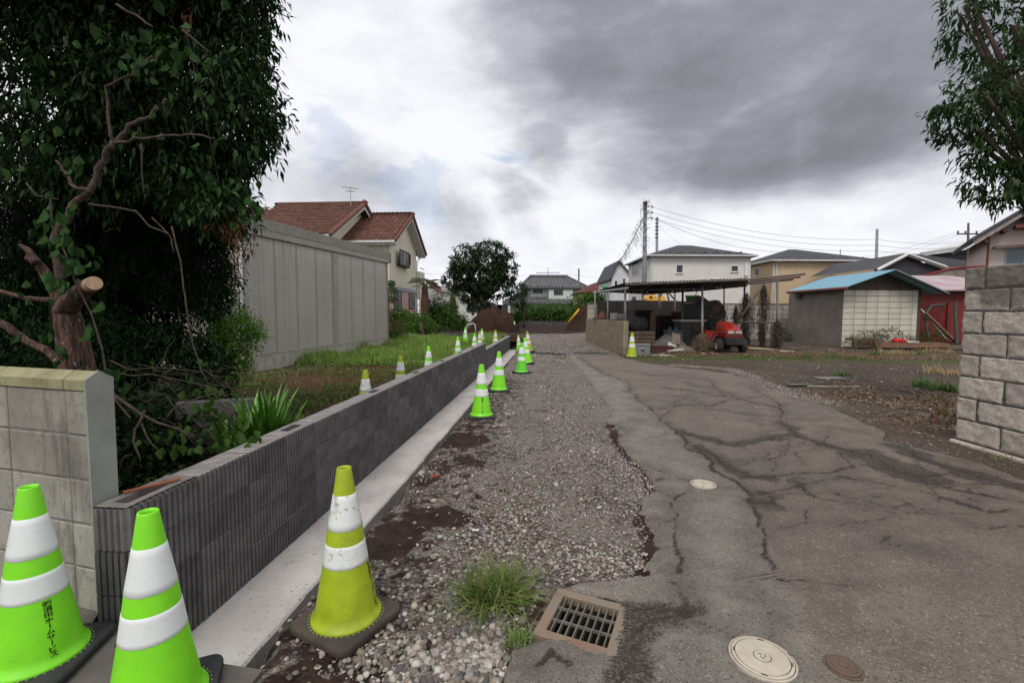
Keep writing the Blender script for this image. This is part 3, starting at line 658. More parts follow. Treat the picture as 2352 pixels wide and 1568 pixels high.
# --- rough block wall, near right (face looks to -x)
rr_m = MT('rough_block'); m = rr_m
geo = m.n('ShaderNodeNewGeometry'); P_ = geo.outputs['Position']
b = m.noise(30, 6, .7, vec=P_); b2 = m.noise(110, 5, .7, vec=P_)
c_ = m.mix(m.ss(b, .35, .65), (.62, .55, .47), (.47, .415, .355)); c_ = m.mix(m.math('MULTIPLY', m.ss(b2, .55, .7), .45), c_, (.17, .15, .13))
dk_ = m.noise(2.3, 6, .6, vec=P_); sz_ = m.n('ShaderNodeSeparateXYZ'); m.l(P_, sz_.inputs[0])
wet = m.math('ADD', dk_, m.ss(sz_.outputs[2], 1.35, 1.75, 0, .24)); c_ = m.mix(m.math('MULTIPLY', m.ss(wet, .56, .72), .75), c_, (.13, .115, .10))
c_ = hsv(m, c_, .5, 1, m.math('ADD', .86, m.math('MULTIPLY', m.objr(), .26))); m.bump(m.math('ADD', b, b2), 1.0, .014); RRM = m.fin(c_, .95, .12)
RX = 4.20; ZB = 1.835
rwl = thing('rough_block_wall', 'tall rough-faced pale concrete block wall at the right edge of the road', 'wall', (RX, 4.26, 0))
bump_me = []
def rough_face(hy, hz, sd_):
    ny, nz = max(6, int(hy/.012)), 14; Yg, Zg = np.meshgrid(np.linspace(-hy, hy, ny), np.linspace(-hz, hz, nz)); e_ = np.minimum(hy-np.abs(Yg), hz-np.abs(Zg))
    X = .012*(1-sm(e_, 0, .012+.008*(fbm(Yg+sd_, Zg, 14, sd_, 2)+.5))) + .010*fbm(Yg+sd_*3, Zg, 16, sd_+60, 4); V = list(zip(X.ravel(), Yg.ravel(), Zg.ravel())); F = [(j*ny+i, j*ny+i+1, (j+1)*ny+i+1, (j+1)*ny+i) for j in range(nz-1) for i in range(ny-1)]
    mb = MB().add(V, F).bx(.016, .14, -hy+.001, hy-.001, -hz+.001, hz-.001); return mb.mesh('rough_block', RRM, False)
for k in range(6):
    bump_me.append(rough_face(.195, .095, k))
half_me = rough_face(.088, .095, 9)
for c in range(8):
    z = ZB-.1-.2*c; off = (c % 2 == 0)
    y = 0.0
    if off: inst('block', half_me, rwl, (random.uniform(-.004, .004), -.09, z)); y = -.185
    for k in range(12):
        inst('block', bump_me[k % 6], rwl, (random.uniform(-.004, .004), y-.2-k*.4, z), (0, random.uniform(-.004, .004), random.uniform(-.006, .006)))
MB().bx(.012, .13, -5.0, -.012, .1, ZB-.012).build('mortar', simple('dark_joint', (.12, .108, .095), (.07, .064, .058), 30, .95), rwl)
MB().bx(-.03, .16, -5.0, .02, -.1, ZB-1.61, .01).build('base_course', RRM, rwl)
# --- side wall of the lean-to (runs away from the viewer)
sw_m = simple('stained_block', (.26, .225, .155), (.175, .15, .10), 4, .93, bump=.4, objvar=.16, streak=.75, scol=(.07, .045, .025), st=(2.5, 2.5, .35))
swb = MB().bx(0, .15, 0, .392, 0, .192, .005).mesh('stained_block', sw_m)
swh = MB().bx(0, .15, 0, .192, 0, .192, .005).mesh('stained_block_half', sw_m)
A = at(1431, 812, 13.5); B = at(1348, 781, 19.2); d = Vector((B.x-A.x, B.y-A.y, 0)); 
sw = thing('side_wall', 'low streaked concrete block wall under the left side of the lean-to roof', 'wall', (A.x, A.y, 0), math.atan2(-d.x, d.y)); LW = d.length
for c in range(6):
    z = 1.18-.2*(c+1); n = int(LW/.4)+1
    for i in range(n): inst('block', swb, sw, (random.uniform(-.002, .002), i*.4+.004, z+.004))
MB().bx(.01, .14, .01, LW+.2, 0, 1.17).build('mortar', ojm, sw)
SWX0, SWY0, SWX1, SWY1 = A.x, A.y, B.x, B.y
# --- boundary wall behind the lean-to (faces the viewer)
bd_m = simple('boundary_block', (.40, .375, .335), (.29, .265, .225), 3, .93, bump=.3, objvar=.16, streak=.6, scol=(.13, .11, .085))
bdb = MB().bx(0, .384, 0, .12, 0, .184, .004).mesh('boundary_block', bd_m)
x0 = at(1350, 700, 19.6).x; x1 = at(1822, 700, 19.6).x
bd = thing('boundary_wall', 'long stacked concrete block wall behind the lean-to, pale to the right and darker to the left', 'wall', (x0, 19.6, 0))
nn = int((x1-x0)/.4)+1
for c in range(8):
    for i in range(nn): inst('block', bdb, bd, (i*.4+.004, random.uniform(-.002, .002), 1.80-.2*(c+1)+.004))
MB().bx(.01, nn*.4, .01, .11, 0, 1.79).build('mortar', simple('dim_joint', (.10, .085, .07)), bd)
MB().bx(-.02, nn*.4+.02, -.02, .14, 1.80, 1.86, .01).build('coping', simple('dark_coping', (.14, .125, .11), (.08, .07, .06), 6, .9, bump=.3), bd)

# ================================================================== CONES
def cone_mat(name, c, c2, dirt):
    m = MT(name); a = m.noise(7, 6, .65); col = m.mix(m.ss(a, .35, .7), c, c2)
    col = m.mix(m.math('MULTIPLY', m.ss(m.noise(16, 7, .7), .56, .74), dirt), col, tuple(x*.45 for x in c)); 
    m.bump(m.noise(30, 4, .6), .08, .003); return m.fin(col, .42, .4)
def band_mat(name, c, c2, dirt):
    m = MT(name); a = m.noise(9, 7, .7); col = m.mix(m.math('MULTIPLY', m.ss(a, .55, .62), dirt), c, c2)
    col = m.mix(m.math('MULTIPLY', m.ss(m.noise(40, 5, .7), .6, .68), dirt), col, (.25, .22, .17))
    w_ = m.n('ShaderNodeTexVoronoi'); m.l(m.tc.outputs['Object'], w_.inputs['Vector']); w_.inputs['Scale'].default_value = 130; m.bump(w_.outputs['Distance'], .08, .002)
    return m.fin(col, .33, .55)
LIME = cone_mat('lime_plastic', (.225, .73, .020), (.19, .64, .018), .35)
GREEN = cone_mat('green_plastic', (.14, .62, .035), (.12, .55, .03), .2)
OLIVE = cone_mat('faded_yellow_plastic', (.37, .475, .018), (.27, .34, .018), .55)
BW = band_mat('white_band', (.72, .75, .74), (.60, .62, .61), .14); BD = band_mat('worn_band', (.70, .72, .70), (.30, .29, .26), .85)
RUB = simple('black_rubber', (.022, .023, .025), (.04, .04, .04), 12, .62, bump=.3); RUBD = simple('dusty_rubber', (.085, .065, .05), (.045, .037, .032), 8, .85, bump=.4)
TXT = simple('black_print', (.012, .012, .012), None, rough=.5)
INK = simple('dark_inside', (.10, .30, .01), None)
def crad(z):
    zs_ = [.045, .06, .075, .10, .30, .45, .60, .71]; rs = [.150, .146, .138, .128, .0945, .0735, .0470, .0305]
    return float(np.interp(z, zs_, rs))
def band(z0, z1, e=0, lip=.0012):
    n = 6; return [(crad(z0), z0)]*0+[(crad(z0)+e-.0015, z0)]+[(crad(z0+(z1-z0)*k/n)+e, z0+(z1-z0)*k/n+(.001 if k == 0 else -.001 if k == n else 0)) for k in range(n+1)]+[(crad(z1)+e-.0015, z1)]
_cone_me = {}
def cone_meshes(kind):
    if kind in _cone_me: return _cone_me[kind]
    g = {'lime': LIME, 'olive': OLIVE, 'green': GREEN}[kind]; w_ = BD if kind == 'olive' else BW; rb = RUBD if kind == 'olive' else RUB
    d = {}
    body = MB().lathe([(.152, .036), (.153, .044), (.149, .050), (.137, .062), (.131, .08), (.1285, .10), (crad(.2), .2), (crad(.30), .30), (crad(.45), .45), (crad(.6), .6), (.0312, .706), (.0295, .711), (.025, .711), (.0235, .700), (.03, .60), (.06, .40)], 40)
    d['body'] = body.mesh('cone_body', g, True)
    d['lower_band'] = MB().lathe(band(.290, .385, .0012), 40).mesh('cone_band', w_, True)
    d['upper_band'] = MB().lathe(band(.448, .598, .0012), 40).mesh('cone_band', w_, True)
    # rubber base: rounded square plate
    h = .18; rc = .045; ol = []
    for cx_, cy_, a0 in ((h-rc, h-rc, 0), (-h+rc, h-rc, 90), (-h+rc, -h+rc, 180), (h-rc, -h+rc, 270)):
        for k in range(6): a = R(a0+90*k/5); ol.append((cx_+rc*math.cos(a), cy_+rc*math.sin(a)))
    mb = MB(); n = len(ol)
    def rg(s_, z): return [(x*s_, y*s_, z) for x, y in ol]
    mb.add(rg(.98, 0)+rg(1, .006)+rg(1, .026)+rg(.985, .034)+rg(.95, .038)+rg(.6, .040), [(r_*n+i, r_*n+(i+1) % n, (r_+1)*n+(i+1) % n, (r_+1)*n+i) for r_ in range(5) for i in range(n)]+[tuple(range(5*n, 6*n))])
    d['base'] = mb.mesh('cone_base', rb, True)
    _cone_me[kind] = d
    stm = MB()
    for k in range(44):
        a = 2*math.pi*k/44; stm.box((.1600*math.cos(a), .1600*math.sin(a), .0405), (.0035, .006, .0025), rz=a)
    d['rivet_ring'] = stm.mesh('cone_rivets', simple(kind+'_rivet', (.30, .45, .12)), False)
    return d
fcv = {}
def glyph(ch):
    if ch in fcv: return fcv[ch]
    cu = bpy.data.curves.new('glyph', 'FONT'); cu.body = ch; cu.align_x = 'CENTER'; cu.size = 1; cu.resolution_u = 2; cu.offset = .018
    o = bpy.data.objects.new('glyph', cu); COL.objects.link(o); bpy.context.view_layer.update()
    me = bpy.data.meshes.new_from_object(o.evaluated_get(bpy.context.evaluated_depsgraph_get()))
    bpy.data.objects.remove(o); bpy.data.curves.remove(cu)
    v = np.array([p.co[:] for p in me.vertices]) if len(me.vertices) else np.zeros((0, 3)); f = [tuple(p.vertices) for p in me.polygons]; bpy.data.meshes.remove(me)
    if len(v): v[:, 0] -= (v[:, 0].min()+v[:, 0].max())/2; v[:, 1] -= (v[:, 1].min()+v[:, 1].max())/2
    fcv[ch] = (v, f); return fcv[ch]
def cone_text(parent, az):
    s_ = '㈱須田ホームサービス'; z = .274; mb = MB(); st = .0212
    for ch in s_:
        v, f = glyph(ch)
        if not len(v): z -= st; continue
        pts = []
        for x, y, _ in v:
            if ch == 'ー': x, y = y, -x
            x *= .0270; y *= .0215; r = crad(z+y)+.0012; a = az+x/r; pts.append((r*math.cos(a), r*math.sin(a), z+y))
        mb.add(pts, f); z -= st
    return mb.build('printed_name', TXT, parent)
def cone(u, v, kind, label, group, H=None, lean=(0, 0), rz=0, text=None, pos=None, zoff=0):
    p = pos or G(u, v); t = thing('traffic_cone', label, 'traffic cone', (p.x, p.y, p.z+zoff+.004), rz, group)
    t.rotation_euler = (lean[0], lean[1], rz)
    for k, me in cone_meshes(kind).items():
        if k == 'rivet_ring' and p.y > 7: continue
        inst(k, me, t)
    if text is not None: cone_text(t, text)
    return t
GC = 'green and white traffic cones along the ribbed wall'; GB = 'traffic cones standing on the grassy plot behind the ribbed wall'
def z0pos(u, v): d = ray(u, v); t = -CH/d.z; return Vector((d.x*t, d.y*t, .012))
cone(92, 1530, 'lime', 'bright lime cone nearest the old block wall, cut by the left edge of the picture', GC, rz=R(10), text=R(-36), pos=z0pos(92, 1530))
cone(362, 1640, 'lime', 'bright lime cone in front of the open end of the ribbed wall, largest of all', GC, rz=R(25), pos=z0pos(362, 1640))
cone(797, 1428, 'olive', 'faded yellow-green cone on a dusty base beside the gravel, with scuffed white bands', GC, rz=R(-28), text=R(-90+92+28))
cone(1106, 958, 'lime', 'lime cone with black lettering facing the viewer, third along the wall', GC, rz=R(4), text=R(-84), lean=(0, 0))
cone(1146, 898, 'lime', 'lime cone half behind the lettered one, close to the concrete footing', GC, rz=R(8), text=R(-90-75))
cone(1198, 857, 'green', 'darker green cone on a wide black base, right of the footing edge', GC, rz=R(30))
cone(1212, 835, 'lime', 'lime cone leaning to the left just behind the darker green one', GC, rz=0, lean=(0, R(-7)))
cone(1216, 808, 'olive', 'faded yellow cone leaning behind the leaning lime one', GC, lean=(0, R(-7)))
cone(1193, 784, 'lime', 'lime cone by the far corner of the ribbed wall', GC, lean=(0, R(-4)))
cone(1181, 762, 'lime', 'small far lime cone in front of the soil heap', GC)
cone(841, 976, 'olive', 'scuffed yellow-topped cone behind the ribbed wall, nearest of those on the plot', GB, rz=.3)
cone(921, 911, 'olive', 'scuffed yellow-topped cone behind the ribbed wall, second from the left', GB, rz=.5)
cone(985, 869, 'lime', 'clean lime cone behind the ribbed wall at the edge of the tall grass', GB)
cone(1052, 829, 'lime', 'clean lime cone in the tall grass, left of the tight cluster', GB)
cone(1069, 790, 'lime', 'lime cone standing in the grass in front of the bent white pipe', GB)
cone(1090, 814, 'lime', 'lime cone in the cluster, front left one', GB)
cone(1102, 806, 'olive', 'yellowish cone in the middle of the cluster', GB)
cone(1107, 796, 'lime', 'lime cone at the back of the cluster, just behind the yellowish one', GB)
cone(1138, 801, 'olive', 'yellow banded cone inside the corner of the far wall', GB)
cone(1451, 821, 'olive', 'yellow-green cone at the end of the lean-to side wall beside the grey metal box', GC, text=None)

# ================================================================== DRAIN AND LIDS
rust = MT('rusty_frame'); m = rust; c_ = m.mix(m.ss(m.noise(7, 6, .6), .42, .6), (.25, .175, .125), (.22, .195, .15)); c_ = m.mix(m.math('MULTIPLY', m.ss(m.noise(3, 5, .6), .52, .66), .6), c_, (.22, .10, .065)); m.bump(m.noise(60, 5, .6), .3, .003); RFM = m.fin(c_, .8, .3, .2)
galv = simple('galvanised_bar', (.19, .175, .145), (.12, .105, .085), 20, .6, .4, metal=.2, bump=.2)
dr = thing('drain_grate', 'square rusty-framed drain grate set in the broken edge of the asphalt', 'drain', (DC.x, DC.y, DC.z+.012), DRZ)
w2, h2, f_ = DW/2, DH/2, .046
for (x0, x1, y0, y1) in ((-w2, w2, h2-f_, h2), (-w2, w2, -h2, -h2+f_), (-w2, -w2+f_, -h2+f_+.001, h2-f_-.001), (w2-f_, w2, -h2+f_+.001, h2-f_-.001)): MB().bx(x0, x1, y0, y1, -.03, .014, .003).build('frame_bar', RFM, dr)
iw, ih = w2-f_, h2-f_
for k in range(8):
    x = -iw+(k+.5)*(2*iw/8)+.0; MB().bx(x-.0027, x+.0027, -ih, ih, -.020, .008).build('bearing_bar', galv, dr)
for k in range(2):
    y = -ih+(k+1)*(2*ih/3); MB().bx(-iw, iw, y-.003, y+.003, -.004, .0095).build('cross_bar', galv, dr)
for x_ in (-iw-.001,): pass
mb = MB(); pit = simple('pit_shade', (.025, .02, .016), (.014, .012, .01), 6, .9, bump=.4)  # shade inside the pit is put into this near-black colour
for (x0, x1, y0, y1) in ((-iw-.03, iw+.03, ih+.001, ih+.03), (-iw-.03, iw+.03, -ih-.03, -ih-.001), (-iw-.03, -iw-.001, -ih, ih), (iw+.001, iw+.03, -ih, ih)): mb.bx(x0, x1, y0, y1, -.58, -.033)
mb.bx(-iw-.03, iw+.03, -ih-.03, ih+.03, -.61, -.585); mb.build('pit_wall', pit, dr)
mb = MB()
for (x0, x1, y0, y1) in ((-w2-.012, w2+.03, h2+.002, h2+.03), (-w2-.012, w2+.03, -h2-.03, -h2-.002), (-w2-.012, -w2-.002, -h2, h2), (w2+.002, w2+.04, -h2, h2)): mb.bx(x0, x1, y0, y1, -.12, -.014)
mb.build('collar', simple('drain_collar', (.075, .06, .05), (.12, .105, .09), 25, .95, bump=.8), dr)
idm = simple('pale_lid', (.50, .45, .36), (.42, .37, .29), 18, .75, bump=.25, det=7); slotm = simple('lid_groove', (.12, .10, .075))
def lid(u, v, r, label, mat=idm, emb=True, z=.030):
    p = G(u, v); t = thing('access_lid', label, 'drain lid', (p.x, p.y, tzb(p.x, p.y)+z+.006), R(20), 'round pale access lids in the asphalt' if emb else None)
    MB().lathe([(r+.008, -.03), (r+.008, 0), (r+.002, .001), (r+.002, -.006), (r-.0, -.006)], 48).build('rim', mat, t)
    MB().lathe([(r-.001, -.03), (r-.002, .003), (r-.012, .005), (r-.0125, .0035), (r-.0155, .0035), (r-.016, .005), (r*.30, .006), (r*.295, .0045), (r*.265, .0045), (r*.26, .007), (.0, .007)], 48).build('lid', mat, t)
    MB().lathe([(r-.0155, .0038), (r-.0125, .0038)], 48).build('groove', slotm, t)
    if emb:
        MB().lathe([(r*.268, .0049), (r*.292, .0049)], 32).build('emblem_ring', slotm, t)
        mb = MB()
        for k in range(3):
            a0 = R(30+120*k); mb.tube([(r*.14*math.cos(a0+.35*j)*(.4+.13*j), r*.14*math.sin(a0+.35*j)*(.4+.13*j), .0075) for j in range(6)], .0016, 4)
        mb.build('emblem', slotm, t)
        for k in range(4): a = R(45+90*k); MB().box((r*.90*math.cos(a), r*.90*math.sin(a), .0048), (.006, .022, .002), rz=a).build('key_slot', slotm, t)
    return t
lid(1750, 1526, .112, 'larger pale round lid with a ringed emblem at the bottom edge of the road')
lid(1615, 1122, .088, 'small pale round lid in the middle of the cracked asphalt')
lid(1936, 1543, .058, 'rusty brown round lid worn nearly flush with the asphalt', simple('rusty_lid', (.14, .085, .055), (.10, .075, .06), 14, .9, bump=.4), False, .022)
p = G(1300, 822)
dr2 = thing('trench_grate', 'small far drain grate between the gravel and the asphalt strip', 'drain', (G(1289, 822).x, G(1289, 822).y, G(1289, 822).z+.02), 0)
MB().bx(-.22, .22, -.20, .20, -.02, .0).build('grate_frame', RFM, dr2)
mb = MB()
for k in range(9): mb.bx(-.2+k*.046, -.175+k*.046, -.16, .16, .0, .004)
mb.build('slot_shade', simple('slot_black', (.01, .01, .01)), dr2)  # black strips on the plate stand in for the shade in the slots
# ================================================================== STEEL STORE (left, grey-beige panels)
pan = MT('beige_panel'); m = pan
geo = m.n('ShaderNodeNewGeometry'); P_ = geo.outputs['Position']
c_ = m.mix(m.ss(m.noise(.7, 4, .5, vec=P_), .3, .7), (.40, .365, .32), (.35, .32, .28))
c_ = m.mix(m.math('MULTIPLY', m.ss(m.noise(5, 5, .6, vec=P_, st=(1, 1, .04)), .5, .75), .35), c_, (.22, .20, .18))
szp = m.n('ShaderNodeSeparateXYZ'); m.l(P_, szp.inputs[0]); dr_ = m.math('MULTIPLY', m.ss(m.math('ADD', m.math('MULTIPLY', m.noise(7, 5, .6, vec=P_, st=(1, 1, .03)), 1.6), szp.outputs[2]), 3.62, 4.05), .55); c_ = m.mix(dr_, c_, (.50, .475, .44)); m.bump(m.noise(30, 3, .5, vec=P_, st=(1, 1, .02)), .06, .003); PAN = m.fin(c_, .42, .4)
trim = simple('beige_trim', (.33, .305, .265), (.26, .24, .21), 4, .45, .4); dtrim = simple('dark_trim', (.17, .155, .135), None, 4, .5)
base = simple('store_base', (.42, .39, .34), (.30, .275, .235), 5, .9, bump=.3, streak=.5, scol=(.2, .15, .1)); pvc = simple('grey_pvc', (.42, .43, .44), (.34, .35, .36), 5, .45)
n0 = at(566, 862, 10.6); f0 = at(889, 799, 18.7)
d = Vector((f0.x-n0.x, f0.y-n0.y, 0)); SL = d.length; srz = math.atan2(-d.x, d.y)
st = thing('storage_building', 'long beige steel-panelled storage building with a flat fascia and a grey downpipe', 'building', (n0.x, n0.y, 0), srz)
def loc_y(u):      # distance along the wall for a picture column
    a = ray(u, 700); k = a.x/a.y; return (n0.x-k*n0.y)/(k*d.y/SL-d.x/SL)
us = [568, 633, 683, 727, 764, 776, 807, 835, 862, 886]
yb = [loc_y(u) for u in us]; yb[0] = .10; yb[-1] = SL
zl, zr = 3.22, 3.42       # underside of fascia near / far
def zf(y): return zl+(zr-zl)*y/SL
for i, (a, b) in enumerate(zip(yb[:-1], yb[1:])):
    if i == 4: continue
    a2, b2 = a+.012, b-.012; mb = MB(); vs = []
    # folded sheet: raised edges both sides
    prof = [(a2, -.02), (a2, .022), (a2+.03, .022), (a2+.035, .006), (b2-.035, .006), (b2-.03, .022), (b2, .022), (b2, -.02)]
    if i < 5:
        prof = [(a2, -.02), (a2, .022), (a2+.03, .022), (a2+.035, .006)]
        mm = (a2+b2)/2
        for q in (-.09, .0, .09): prof += [(mm+q-.012, .006), (mm+q-.006, .014), (mm+q+.006, .014), (mm+q+.012, .006)] if q else [(mm-.006, .006), (mm, .011), (mm+.006, .006)]
        prof += [(b2-.035, .006), (b2-.03, .022), (b2, .022), (b2, -.02)]
    k = len(prof); mb.add([(x, y, .36) for y, x in prof]+[(x, y, zf(y)) for y, x in prof], [(j, j+1, k+j+1, k+j) for j in range(k-1)])
    mb.build('panel', PAN, st)
MB().bx(-.03, .035, yb[4]+.006, yb[5]-.006, .34, zf(yb[4])).build('pillar', trim, st)
MB().bx(-.06, .04, -.02, .095, .34, 3.24).build('corner_trim', trim, st)
MB().bx(-.02, .045, SL, SL+.07, .30, zr).build('corner_trim', trim, st)
mb = MB().bx(-5.5, -.02, .02, SL, .05, zr-.02); mb.build('core', dtrim, st)
MB().bx(-5.4, .05, .0, SL+.04, -.15, .335, .01).build('base', base, st)
MB().bx(-.01, .055, .0, SL+.04, .335, .385).build('base_flashing', trim, st)
h1 = .42; mb = MB()
mb.add([(.10, -.12, zl), (.10, SL+.15, zr), (.10, SL+.15, zr+h1*.42), (.10, -.12, zl+h1*.42), (-.1, -.12, zl), (-.1, SL+.15, zr)], [(0, 1, 2, 3), (4, 5, 1, 0)]); mb.build('fascia_lower', trim, st)
mb = MB(); mb.add([(.115, -.13, zl+h1*.40), (.115, SL+.16, zr+h1*.40), (.155, SL+.16, zr+h1), (.155, -.13, zl+h1), (-.2, -.13, zl+h1), (-.2, SL+.16, zr+h1)], [(0, 1, 2, 3), (3, 2, 5, 4)]); mb.build('fascia', trim, st)
mb = MB(); mb.add([(-5.6, -.13, zl-.1), (.155, -.13, zl), (.155, -.13, zl+h1), (-5.6, -.13, zl+h1-.05), (-5.6, SL+.16, zr+h1-.05), (.155, SL+.16, zr+h1), (.155, SL+.16, zr), (-5.6, SL+.16, zr)], [(0, 1, 2, 3), (3, 2, 5, 4), (4, 5, 6, 7)]); mb.build('roof', trim, st)
for k in range(6): MB().bx(-.9*(k+1)+.012, -.9*k-.10 if k == 0 else -.9*k-.012, -.022, .02, .36, 3.22).build('panel', PAN, st)
mb = MB().tube([(.02, -.09, .0), (.02, -.09, 3.22)], .038, 12); mb.build('downpipe', pvc, st, True)
for z in (.35, 1.35, 2.9): MB().lathe([(.038, -.03), (.046, -.03), (.046, .03), (.038, .03)], 12, (.02, -.09, z)).build('pipe_clip', pvc, st)
MB().box((.06, SL+.19, zr+.05), (.10, .04, .12)).build('end_light', simple('orange_lens', (.6, .13, .04), None, rough=.4), st)

# ================================================================== HOUSES
glass = simple('window_glass', (.030, .036, .044), (.05, .058, .066), 1.5, .22, .35)
whitef = simple('white_frame', (.72, .72, .70), (.62, .62, .60), 5, .5); bronze = simple('bronze_frame', (.055, .048, .042), None, rough=.5); alu = simple('grey_frame', (.40, .40, .39), None, rough=.4)
gut = simple('white_gutter', (.62, .61, .58), (.52, .51, .48), 4, .5); slate = simple('slate_roof', (.058, .058, .066), (.042, .042, .048), 2, .7, bump=.2)
def window(th, face, c, w_, h, frame=whitef, gl=glass, mull=1, sill=True, off=0.0, fw_=.05):
    """face: 'y' looks to -y, 'x' looks to +x, 'X' looks to -x; c = local centre on the wall surface"""
    def B(mb, a0, a1, d0, d1, z0, z1):
        if face == 'y': mb.bx(c[0]+a0, c[0]+a1, c[1]-d1, c[1]-d0, c[2]+z0, c[2]+z1)
        elif face == 'x': mb.bx(c[0]+d0, c[0]+d1, c[1]+a0, c[1]+a1, c[2]+z0, c[2]+z1)
        else: mb.bx(c[0]-d1, c[0]-d0, c[1]+a0, c[1]+a1, c[2]+z0, c[2]+z1)
    mb = MB(); W, H = w_/2, h/2; e = .045+off
    B(mb, -W-fw_, -W, off, e, -H-fw_, H+fw_); B(mb, W, W+fw_, off, e, -H-fw_, H+fw_); B(mb, -W, W, off, e, H, H+fw_); B(mb, -W, W, off, e, -H-fw_, -H)
    for k in range(1, mull): x = -W+w_*k/mull; B(mb, x-.02, x+.02, off, e-.005, -H, H)
    f = mb.build('window', frame, th); p = MB(); B(p, -W, W, off+.004, off+.014, -H, H); p.build('pane', gl, f)
    if sill: s_ = MB(); B(s_, -W-.08, W+.08, off, e+.05, -H-fw_-.04, -H-fw_); s_.build('sill', frame, f)
    return f
def hip(mb, x0, x1, y0, y1, z, rise, ov=.45, ra=None, rb=None, th=.10):
    x0 -= ov; x1 += ov; y0 -= ov; y1 += ov
    if x1-x0 >= y1-y0: h = (y1-y0)/2; A = ra if ra is not None else x0+h; B = rb if rb is not None else x1-h; r0, r1 = (A, (y0+y1)/2, z+rise), (B, (y0+y1)/2, z+rise); F = [(0, 1, 5, 4), (2, 3, 4, 5), (1, 2, 5), (3, 0, 4)]
    else: h = (x1-x0)/2; r0, r1 = ((x0+x1)/2, y0+h, z+rise), ((x0+x1)/2, y1-h, z+rise); F = [(0, 1, 4), (1, 2, 5, 4), (2, 3, 5), (3, 0, 4, 5)]
    mb.add([(x0, y0, z), (x1, y0, z), (x1, y1, z), (x0, y1, z), r0, r1]+[(x0, y0, z-th), (x1, y0, z-th), (x1, y1, z-th), (x0, y1, z-th)], F+[(6, 7, 1, 0), (7, 8, 2, 1), (8, 9, 3, 2), (9, 6, 0, 3), (9, 8, 7, 6)])
def gutter_box(th, x0, x1, y0, y1, z, ov=.5, mat=gut):
    for (a, b, c, d_) in ((x0-ov, x1+ov, y0-ov-.09, y0-ov), (x0-ov-.09, x0-ov, y0-ov, y1+ov), (x1+ov, x1+ov+.09, y0-ov, y1+ov)): MB().bx(a, b, c, d_, z-.12, z-.01).build('gutter', mat, th)
def snow_guards(th, x0, x1, y, z, n, slope, mat):
    mb = MB()
    for k in range(n):
        x = x0+(x1-x0)*k/(n-1); q = (k % 2)*.35; mb.box((x, y+q, z+q*slope+.05), (.16, .10, .10))
    mb.build('snow_guards', mat, th)
# --- white house
off_w = simple('white_siding', (.66, .635, .59), (.61, .585, .54), 1.2, .75, bump=.1, bsc=18); offg = simple('white_gable', (.62, .63, .66), (.56, .57, .6), 1.5, .75)
a = at(1495, 590, 36.4); b = at(1725, 590, 36.4); zE = a.z+.15; wx0, wx1 = a.x, b.x
wh = thing('white_house', 'white two-storey house with a dark hipped roof and two small square windows, behind the lean-to', 'house', (wx0, 36.4, 0)); Wd = wx1-wx0; Dp = 7.0
MB().bx(0, Wd, 0, Dp, 0, zE-.02).build('wall', off_w, wh)
mb = MB(); pk = at(1560, 562, 39.5); hip(mb, 0, Wd, 0, Dp, zE, pk.z-zE, .35, ra=pk.x-wx0, rb=at(1592, 562, 39.5).x-wx0); mb.build('roof', slate, wh)
gutter_box(wh, 0, Wd, 0, Dp, zE, .35); snow_guards(wh, 1.2, Wd-.6, .1, zE+.1, 14, .42, slate)
for u in (1497,): MB().tube([(.12, -.06, 0), (.12, -.06, zE-.15), (.12, -.38, zE-.06)], .04, 8).build('downpipe', gut, wh)
def wat(th, u0, v0, u1, v1, Y, frame=whitef, mull=1, **k):
    p = at(u0, v0, Y); q = at(u1, v1, Y); L0 = th.location
    return window(th, 'y', ((p.x+q.x)/2-L0.x, Y-L0.y, (p.z+q.z)/2), abs(q.x-p.x), abs(p.z-q.z), frame, mull=mull, **k)
wat(wh, 1554, 609, 1567, 626, 36.4); wat(wh, 1680, 611, 1694, 623, 36.4); wat(wh, 1630, 641, 1643, 655, 36.4)
MB().bx(Wd-.5, Wd-.25, -.12, -.003, zE-1.6, zE-.6).build('wall_vent', whitef, wh)
mb = MB()
for k in range(1, 5): mb.bx(Wd*k/5-.006, Wd*k/5+.006, -.004, .0, 0, zE-.1)
mb.build('siding_joint', simple('siding_seam', (.45, .43, .40)), wh)
# left face windows (look to -x)
def watX(th, u0, v0, u1, v1, X, **k):
    def hit(u, v): d_ = ray(u, v); t = X/d_.x; return d_.y*t, CH+d_.z*t
    (ya, za), (yb_, zb) = hit(u0, v0), hit(u1, v1); L0 = th.location
    return window(th, 'X', (X-L0.x, (ya+yb_)/2-L0.y, (za+zb)/2), abs(ya-yb_), abs(za-zb), **k)
watX(wh, 1454, 605, 1467, 630, wx0, mull=2, sill=False); watX(wh, 1452, 682, 1462, 694, wx0)
